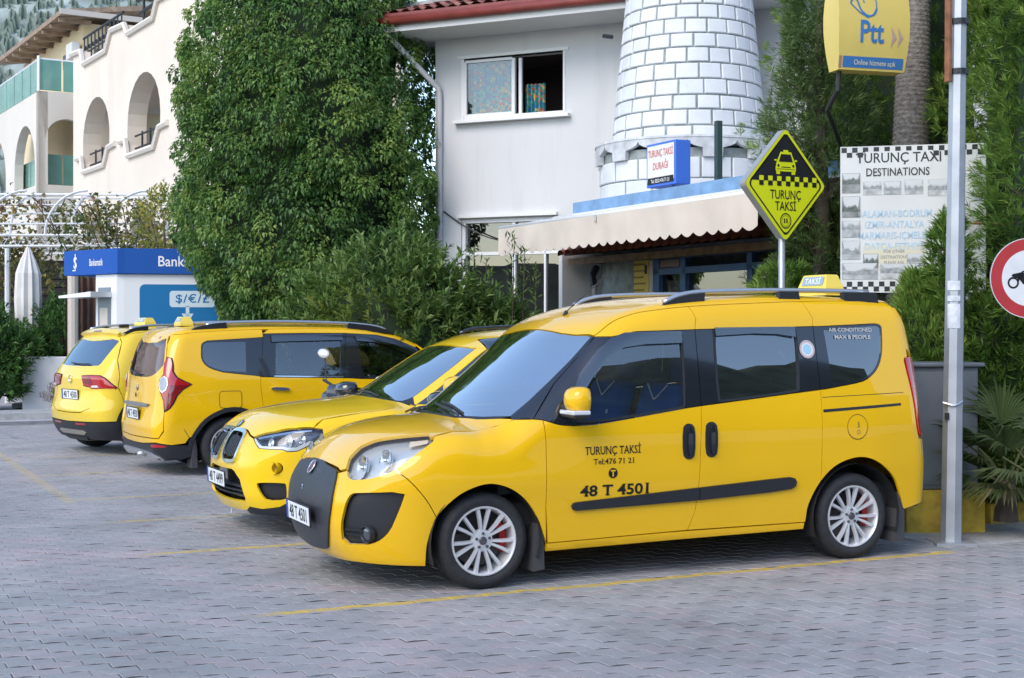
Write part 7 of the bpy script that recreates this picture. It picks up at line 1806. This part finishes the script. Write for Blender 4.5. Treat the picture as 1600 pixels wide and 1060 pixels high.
for k, (a_, b_, c_, d_, q_) in enumerate(((.015, 2.82, .175, 3.0, 0), (.015, 2.60, .175, 2.79, 0), (.015, 2.42, .175, 2.57, 1), (.015, 2.22, .175, 2.39, 1), (.015, 2.04, .33, 2.19, 1), (.35, 2.04, .70, 2.18, 2), (.20, 2.80, .36, 2.92, 2), (.38, 2.80, .53, 2.92, 1), (.56, 2.80, .72, 2.93, 2), (.20, 2.14, .335, 2.27, 0), (.58, 2.15, .72, 2.27, 2), (.76, 2.78, .94, 2.93, 2))):
    pr_ = flat('photo_print', BD, PH[q_], [rect(a_, b_, c_, d_)], U3, V3, (0, .001, 0))
    rr_ = random.Random(k); W_, H_2 = c_ - a_, d_ - b_
    hz = b_ + H_2 * rr_.uniform(.35, .6); pts_ = [(a_ + W_ * i / 8, hz + H_2 * rr_.uniform(-.02, .22)) for i in range(9)]
    flat('photo_scene', pr_, mat('faded photo dark', (.12, .14, .13), .6, noise=(30, .5)) if q_ == 0 else mat('faded photo mid', (.30, .32, .33), .6, noise=(30, .35)), [([(a_, hz - H_2 * .12)] + pts_ + [(c_, hz - H_2 * .12)], [tuple(range(11))[::-1]])], U3, V3, (0, -.0005, 0))
    flat('photo_sky', pr_, mat('faded photo sky', (.60, .62, .63), .6), [([(a_ + .004, d_ - .004)] + [(x, y + .012) for x, y in pts_[1:-1]] + [(c_ - .004, d_ - .004)], [tuple(range(9))])], U3, V3, (0, -.0003, 0))
MB().tube([(.98, -.06, 2.53), (1.7, -.12, 2.50)], .012, 6).build('tie_bar', RUST, BD)
# yellow post office sign
PS = empty('post_office_sign', cxy(1354, 12.4), R(16), 'yellow curved box sign reading Ptt in blue beside the palm trunk', 'sign')
PY = mat('post sign yellow', (.70, .55, .15), .45, noise=(2.5, .06, 4)); PY2 = mat('post sign yellow side', (.62, .44, .10), .5, noise=(3, .1, 4)); PB = mat('post blue', (.05, .18, .45), .5)
zb, w, hh = 3.85, .64, .86
prof = [(-.5, 0), (-.53, .2), (-.545, .5), (-.53, .8), (-.5, 1.)]
n = 12; v = []; f = []
for j in range(n + 1):
    t = j / n; bow = .028 * math.sin(math.pi * t); dep = .085 + .055 * math.sin(math.pi * t)
    for (x, y) in ((-w / 2 - bow, -dep), (w / 2 + bow, -dep), (w / 2 + bow, dep), (-w / 2 - bow, dep)): v.append((x, y, zb + hh * t))
for j in range(n):
    for k in range(4): f.append((j * 4 + k, j * 4 + (k + 1) % 4, j * 4 + 4 + (k + 1) % 4, j * 4 + 4 + k))
f += [(3, 2, 1, 0), (n * 4, n * 4 + 1, n * 4 + 2, n * 4 + 3)]
MB().add(v, f).build('case', PY, PS, autosmooth=30)
def ptt(shapes, m, off=.003, nm='print'):
    mb = MB()
    for vv_, ff_ in shapes: mb.add([(x, -(.085 + .055 * math.sin(math.pi * min(1, max(0, (z - zb) / hh)))) - off, z) for x, z in vv_], ff_)
    return mb.build(nm, m, PS, fix=False)
ptt([rect(-.29, zb + .02 + k * .0, .30, zb + .05) for k in range(1)] + [rect(-.29, zb + .05, .30, zb + .085), rect(-.29, zb + .085, .30, zb + .115)], PB, .003, 'blue_band')
ptt([rect(-.33, zb + .015, -.30, zb + .115)], mat('bare rusty edge', (.42, .22, .14), .8), .003, 'rust_patch')
v_, f_ = text2d('Online hizmete açık', .062, .004, .82); ptt([([(x + .02, y + zb + .045) for x, y in v_], f_)], mat('print cream', (.70, .66, .45), .6), .006, 'slogan')
v_, f_ = text2d('Ptt', .27, .02, .74); ptt([([(x - .03, y + zb + .24) for x, y in v_], f_)], PB, .004, 'letters')
ptt([poly([(.16, zb + .20), (.215, zb + .29), (.16, zb + .385), (.175, zb + .29)]), poly([(.225, zb + .20), (.28, zb + .29), (.225, zb + .385), (.24, zb + .29)])], mat('faded mauve', (.48, .32, .30), .6), .004, 'arrows')
def stroke(pts, wd):
    o = []
    for (a, b), (c_, d_) in zip(pts, pts[1:]):
        L_ = math.hypot(c_ - a, d_ - b) or 1; nx, ny = -(d_ - b) / L_ * wd / 2, (c_ - a) / L_ * wd / 2; o.append(([(a + nx, b + ny), (a - nx, b - ny), (c_ - nx, d_ - ny), (c_ + nx, d_ + ny)], [(0, 1, 2, 3)]))
    return o
horn = stroke(spl([(-.235, zb + .57), (-.20, zb + .625), (-.17, zb + .60), (-.13, zb + .51), (-.06, zb + .465), (.0, zb + .49), (.02, zb + .54)], 5), .016) + stroke(spl([(-.235, zb + .57), (-.19, zb + .53), (-.14, zb + .49), (-.06, zb + .45)], 5), .012) + stroke(spl([(-.02, zb + .47), (.02, zb + .56), (-.01, zb + .66), (-.08, zb + .70), (-.12, zb + .65), (-.10, zb + .58)], 5), .010)
ptt(horn, PB, .004, 'horn_emblem')
MB().tube([(-.27, .0, zb), (-.27, .02, zb - .16), (-.25, .25, zb - .3), (.3, 1.0, zb - .5)], [.022, .022, .02, .02], 8).build('post', mat('dark iron post', (.03, .03, .032), .6), PS)
MB().tube([(-.30, 0, zb + hh + .02), (.95, .0, zb + hh + .05)], .02, 8).build('hanger', IRON, PS)
# ---- scooter between the second and third taxi: mirrors show above the bonnet
SCO = empty('scooter', (-1.72, 14.6, 0), R(240), 'dark scooter parked behind the lemon taxi, its round mirrors showing', 'scooter')
SCO.rotation_euler = (R(-16), 0, R(240))
SCD = mat('dark blue scooter plastic', (.03, .04, .07), .25, coat=.8)
for x in (.62, -.62):
    MB().lathe([(.12, -.05), (.2, -.05), (.225, 0), (.2, .05), (.12, .05)], 24, Matrix.Translation((x, 0, .225)) @ Matrix.Rotation(R(90), 4, 'X')).build('tyre', RUB, SCO, smooth=True); MB().lathe([(0, -.03), (.13, -.03), (.13, .03), (0, .03)], 20, Matrix.Translation((x, 0, .225)) @ Matrix.Rotation(R(90), 4, 'X')).build('rim', SILV, SCO)
MB().prism([(.70, .32), (.52, .30), (.38, .26), (-.1, .26), (-.35, .30), (-.80, .55), (-.78, .68), (-.25, .72), (-.12, .62), (-.05, .36), (.32, .36), (.42, .80), (.50, .98), (.56, .95)], -.14, .14, ((1, 0, 0), (0, 0, 1), (0, 1, 0), (0, 0, 0))).build('body', SCD, SCO)
MB().bbox((-.42, 0, .77), (.75, .27, .09), .04, seg=3).build('seat', BLK, SCO, smooth=True)
MB().tube([(.60, 0, .25), (.45, 0, .95)], .03, 8).build('fork', SILV, SCO); MB().tube(spl([(.33, .33, 1.02), (.42, .18, 1.03), (.45, 0, 1.0), (.42, -.18, 1.03), (.33, -.33, 1.02)], 4), .016, 8).build('handlebar', BLK, SCO)
MB().bbox((.50, 0, .98), (.14, .24, .16), .05, seg=3).build('headlamp_cowl', SCD, SCO, smooth=True)
for sg, zz in ((1, 1.20), (-1, 1.26)):
    MB().tube([(.40, sg * .24, 1.03), (.36, sg * .34, zz - .06), (.36, sg * .36, zz)], .006, 6).build('mirror_stalk', BLK, SCO)
    q = Matrix.Translation((.37, sg * .38, zz + .03)) @ Matrix.Rotation(R(70), 4, 'Y'); q = q @ Matrix.Diagonal((.75, 1.15, 1, 1))
    MB().lathe([(0, .022), (.035, .018), (.06, .004), (.065, -.008), (0, -.012)], 20, q).build('mirror', mat('white mirror shell', (.72, .72, .70), .25, .2, coat=.8), SCO, smooth=True)

# ---- low white wall, folded parasol, dark terrace, pergola
LW = MB().bbox((0, 0, .52), (1.15, .22, 1.05), .02).build('low_wall', WHITE); LW.location = (-8.95, 27.5, 0); LW.rotation_euler = (0, 0, R(8)); tag(LW, 'low white rendered wall beside the farthest taxi', 'wall')
PR = empty('parasol', cxy(44, 28.3), 0, 'folded white parasol standing behind the garden shrubs', 'parasol')
mb = MB(); v = []; f = []; n = 20
for (z, r_) in ((1.2, .16), (1.6, .20), (2.2, .22), (2.7, .20), (2.95, .13), (3.22, .03)):
    for k in range(n): a = 2 * math.pi * k / n; q = r_ * (1 + .22 * (k % 2)); v.append((q * math.cos(a), q * math.sin(a), z))
for i in range(5):
    for k in range(n): f.append((i * n + k, i * n + (k + 1) % n, (i + 1) * n + (k + 1) % n, (i + 1) * n + k))
mb.add(v, f).build('canopy', mat('off white canvas', (.66, .63, .60), .9, noise=(3, .08)), PR); MB().tube([(0, 0, 0), (0, 0, 3.25)], .03, 8).build('pole', SILV, PR); MB().bbox((0, 0, .05), (.5, .5, .1), .02).build('base', CONC, PR)
TE = MB().box((0, 0, 1.6), (9.5, .3, 3.2)); TE = TE.build('terrace_wall', mat('dark timber wall', (.018, .014, .013), .9, noise=(5, .5))); TE.location = (-12.6, 33.5, 0); tag(TE, 'dark timber wall of the terrace behind the parasol', 'wall')
for k in range(16): rbox('board', (0, -.165, .12 + k * .195), (9.5, .03, .165), mat('dark board', (.022, .017, .016), .8, noise=(7, .4)), TE)
CT = MB(); CTm = mat('brown curtain cloth', (.10, .055, .04), .9, noise=(4, .2)); v = []; f = []
for i in range(41): t = i / 40; v += [(-.40 + .8 * t, .05 * math.sin(t * 40), 0), (-.40 + .8 * t, .05 * math.sin(t * 40), 2.6)]
f = [(2 * i, 2 * i + 2, 2 * i + 3, 2 * i + 1) for i in range(40)]
o = obj('curtain', v, f, CTm, smooth=True); o.location = cxy(134, 27.8); tag(o, 'brown hanging curtain left of the white kiosk', 'curtain')
o = MB().tube([(0, 0, 0), (0, 0, 2.7)], .10, 10).build('cream_post', mat('cream post', (.55, .49, .42), .8)); o.location = cxy(114, 27.4); tag(o, 'cream post standing left of the brown curtain', 'post')
PG_ = empty('pergola', (-11.2, 31.0, 0), 0, 'white metal pergola with arched bars overgrown by vines', 'pergola')
WM = mat('white painted steel', (.66, .67, .68), .5)
mb = MB()
for x in (.45, 4.3): MB().tube([(x, -1.0, 0), (x, -1.0, 3.3)], .06, 8).build('post', WM, PG_)

for y in (-1., .6, 2.2):
    for z in (3.35, 3.58): MB().tube([(-1.2, y, z), (5.0, y, z)], .03, 6).build('beam', WM, PG_)
mb = MB()
for k in range(20): x = -1.2 + k * .31; mb.tube([(x, -1, 3.35), (x + .155, -1, 3.58), (x + .31, -1, 3.35)], .012, 4)
mb.build('lattice', WM, PG_)
for x in (-.8, .5, 1.8, 3.1, 4.4):
    MB().tube([(x + .9 * math.cos(R(a)) * 0 + 0, -1.0 + 1.6 - 1.6 * math.cos(R(a)), 3.55 + 1.0 * math.sin(R(a))) for a in range(0, 181, 12)], .03, 6).build('hoop', WM, PG_)
    MB().tube([(x - .55 + .9 * (1 - math.cos(R(a))), -1.0, 3.58 + .95 * math.sin(R(a))) for a in range(0, 100, 10)], .03, 6).build('hoop', WM, PG_)
for k in range(6): MB().tube([(-1.3, -1.0 + .3 * k, 3.7 + .9 * math.sin(R(16 * k + 8))), (5.0, -1.0 + .3 * k, 3.7 + .9 * math.sin(R(16 * k + 8)))], .022, 6).build('rod', WM, PG_)
rbox('awning_flap', (-1.2, -1.2, 3.05), (.9, 1.4, .05), CLO, PG_); rbox('awning_valance', (-1.1, -1.9, 2.85), (.9, .03, .38), CLO, PG_)
def vines(name, x0, x1, y0, y1, z0, z1, N_, m, label, tone=(.4, .25), parent=None, L=.13):
    V_ = empty(name, (x0, y0, 0), 0, label, 'plant')
    nst = 14
    mb = MB()
    for k in range(nst):
        a = random.uniform(0, x1 - x0); b = a + random.uniform(-.8, .8); mb.tube(spl([(a, random.uniform(0, y1 - y0), z0), ((a + b) / 2 + random.uniform(-.3, .3), random.uniform(0, y1 - y0), (z0 + z1) / 2), (b, random.uniform(0, y1 - y0), z1)], 4), .012, 5)
    mb.build('stems', BARK, V_)
    cl = int(N_ / 14); c = np.stack([rng.uniform(0, x1 - x0, cl), rng.uniform(0, y1 - y0, cl), rng.uniform(z0, z1, cl)], 1); ci = np.repeat(np.arange(cl), 14); n_ = len(ci)
    leaf_obj('leaves', V_, c[ci] + rng.normal(0, .13, (n_, 3)), rng.normal(0, 1, (n_, 3)) + [0, -.3, -.3], rng.uniform(.7, 1.2, n_) * L, L * .75, m, np.clip(rng.normal(tone[0], tone[1], cl)[ci] + rng.normal(0, .12, n_), 0, 1)); return V_
vines('pergola_vine', -12.4, -8.8, 29.9, 31.8, 3.3, 4.4, 900, VINE, 'autumn coloured vine sprawling over the white pergola bars', (.42, .28))
vines('hanging_vine', -9.3, -7.2, 29.0, 30.3, 2.6, 4.2, 1400, VINE, 'green and brown vine hanging behind the kiosk fascia', (.30, .22))
vines('upper_vine', -11.4, -10.2, 30.2, 31.2, 2.3, 3.4, 700, VINE, 'reddish vine hanging below the pergola lattice near the parasol', (.45, .3))
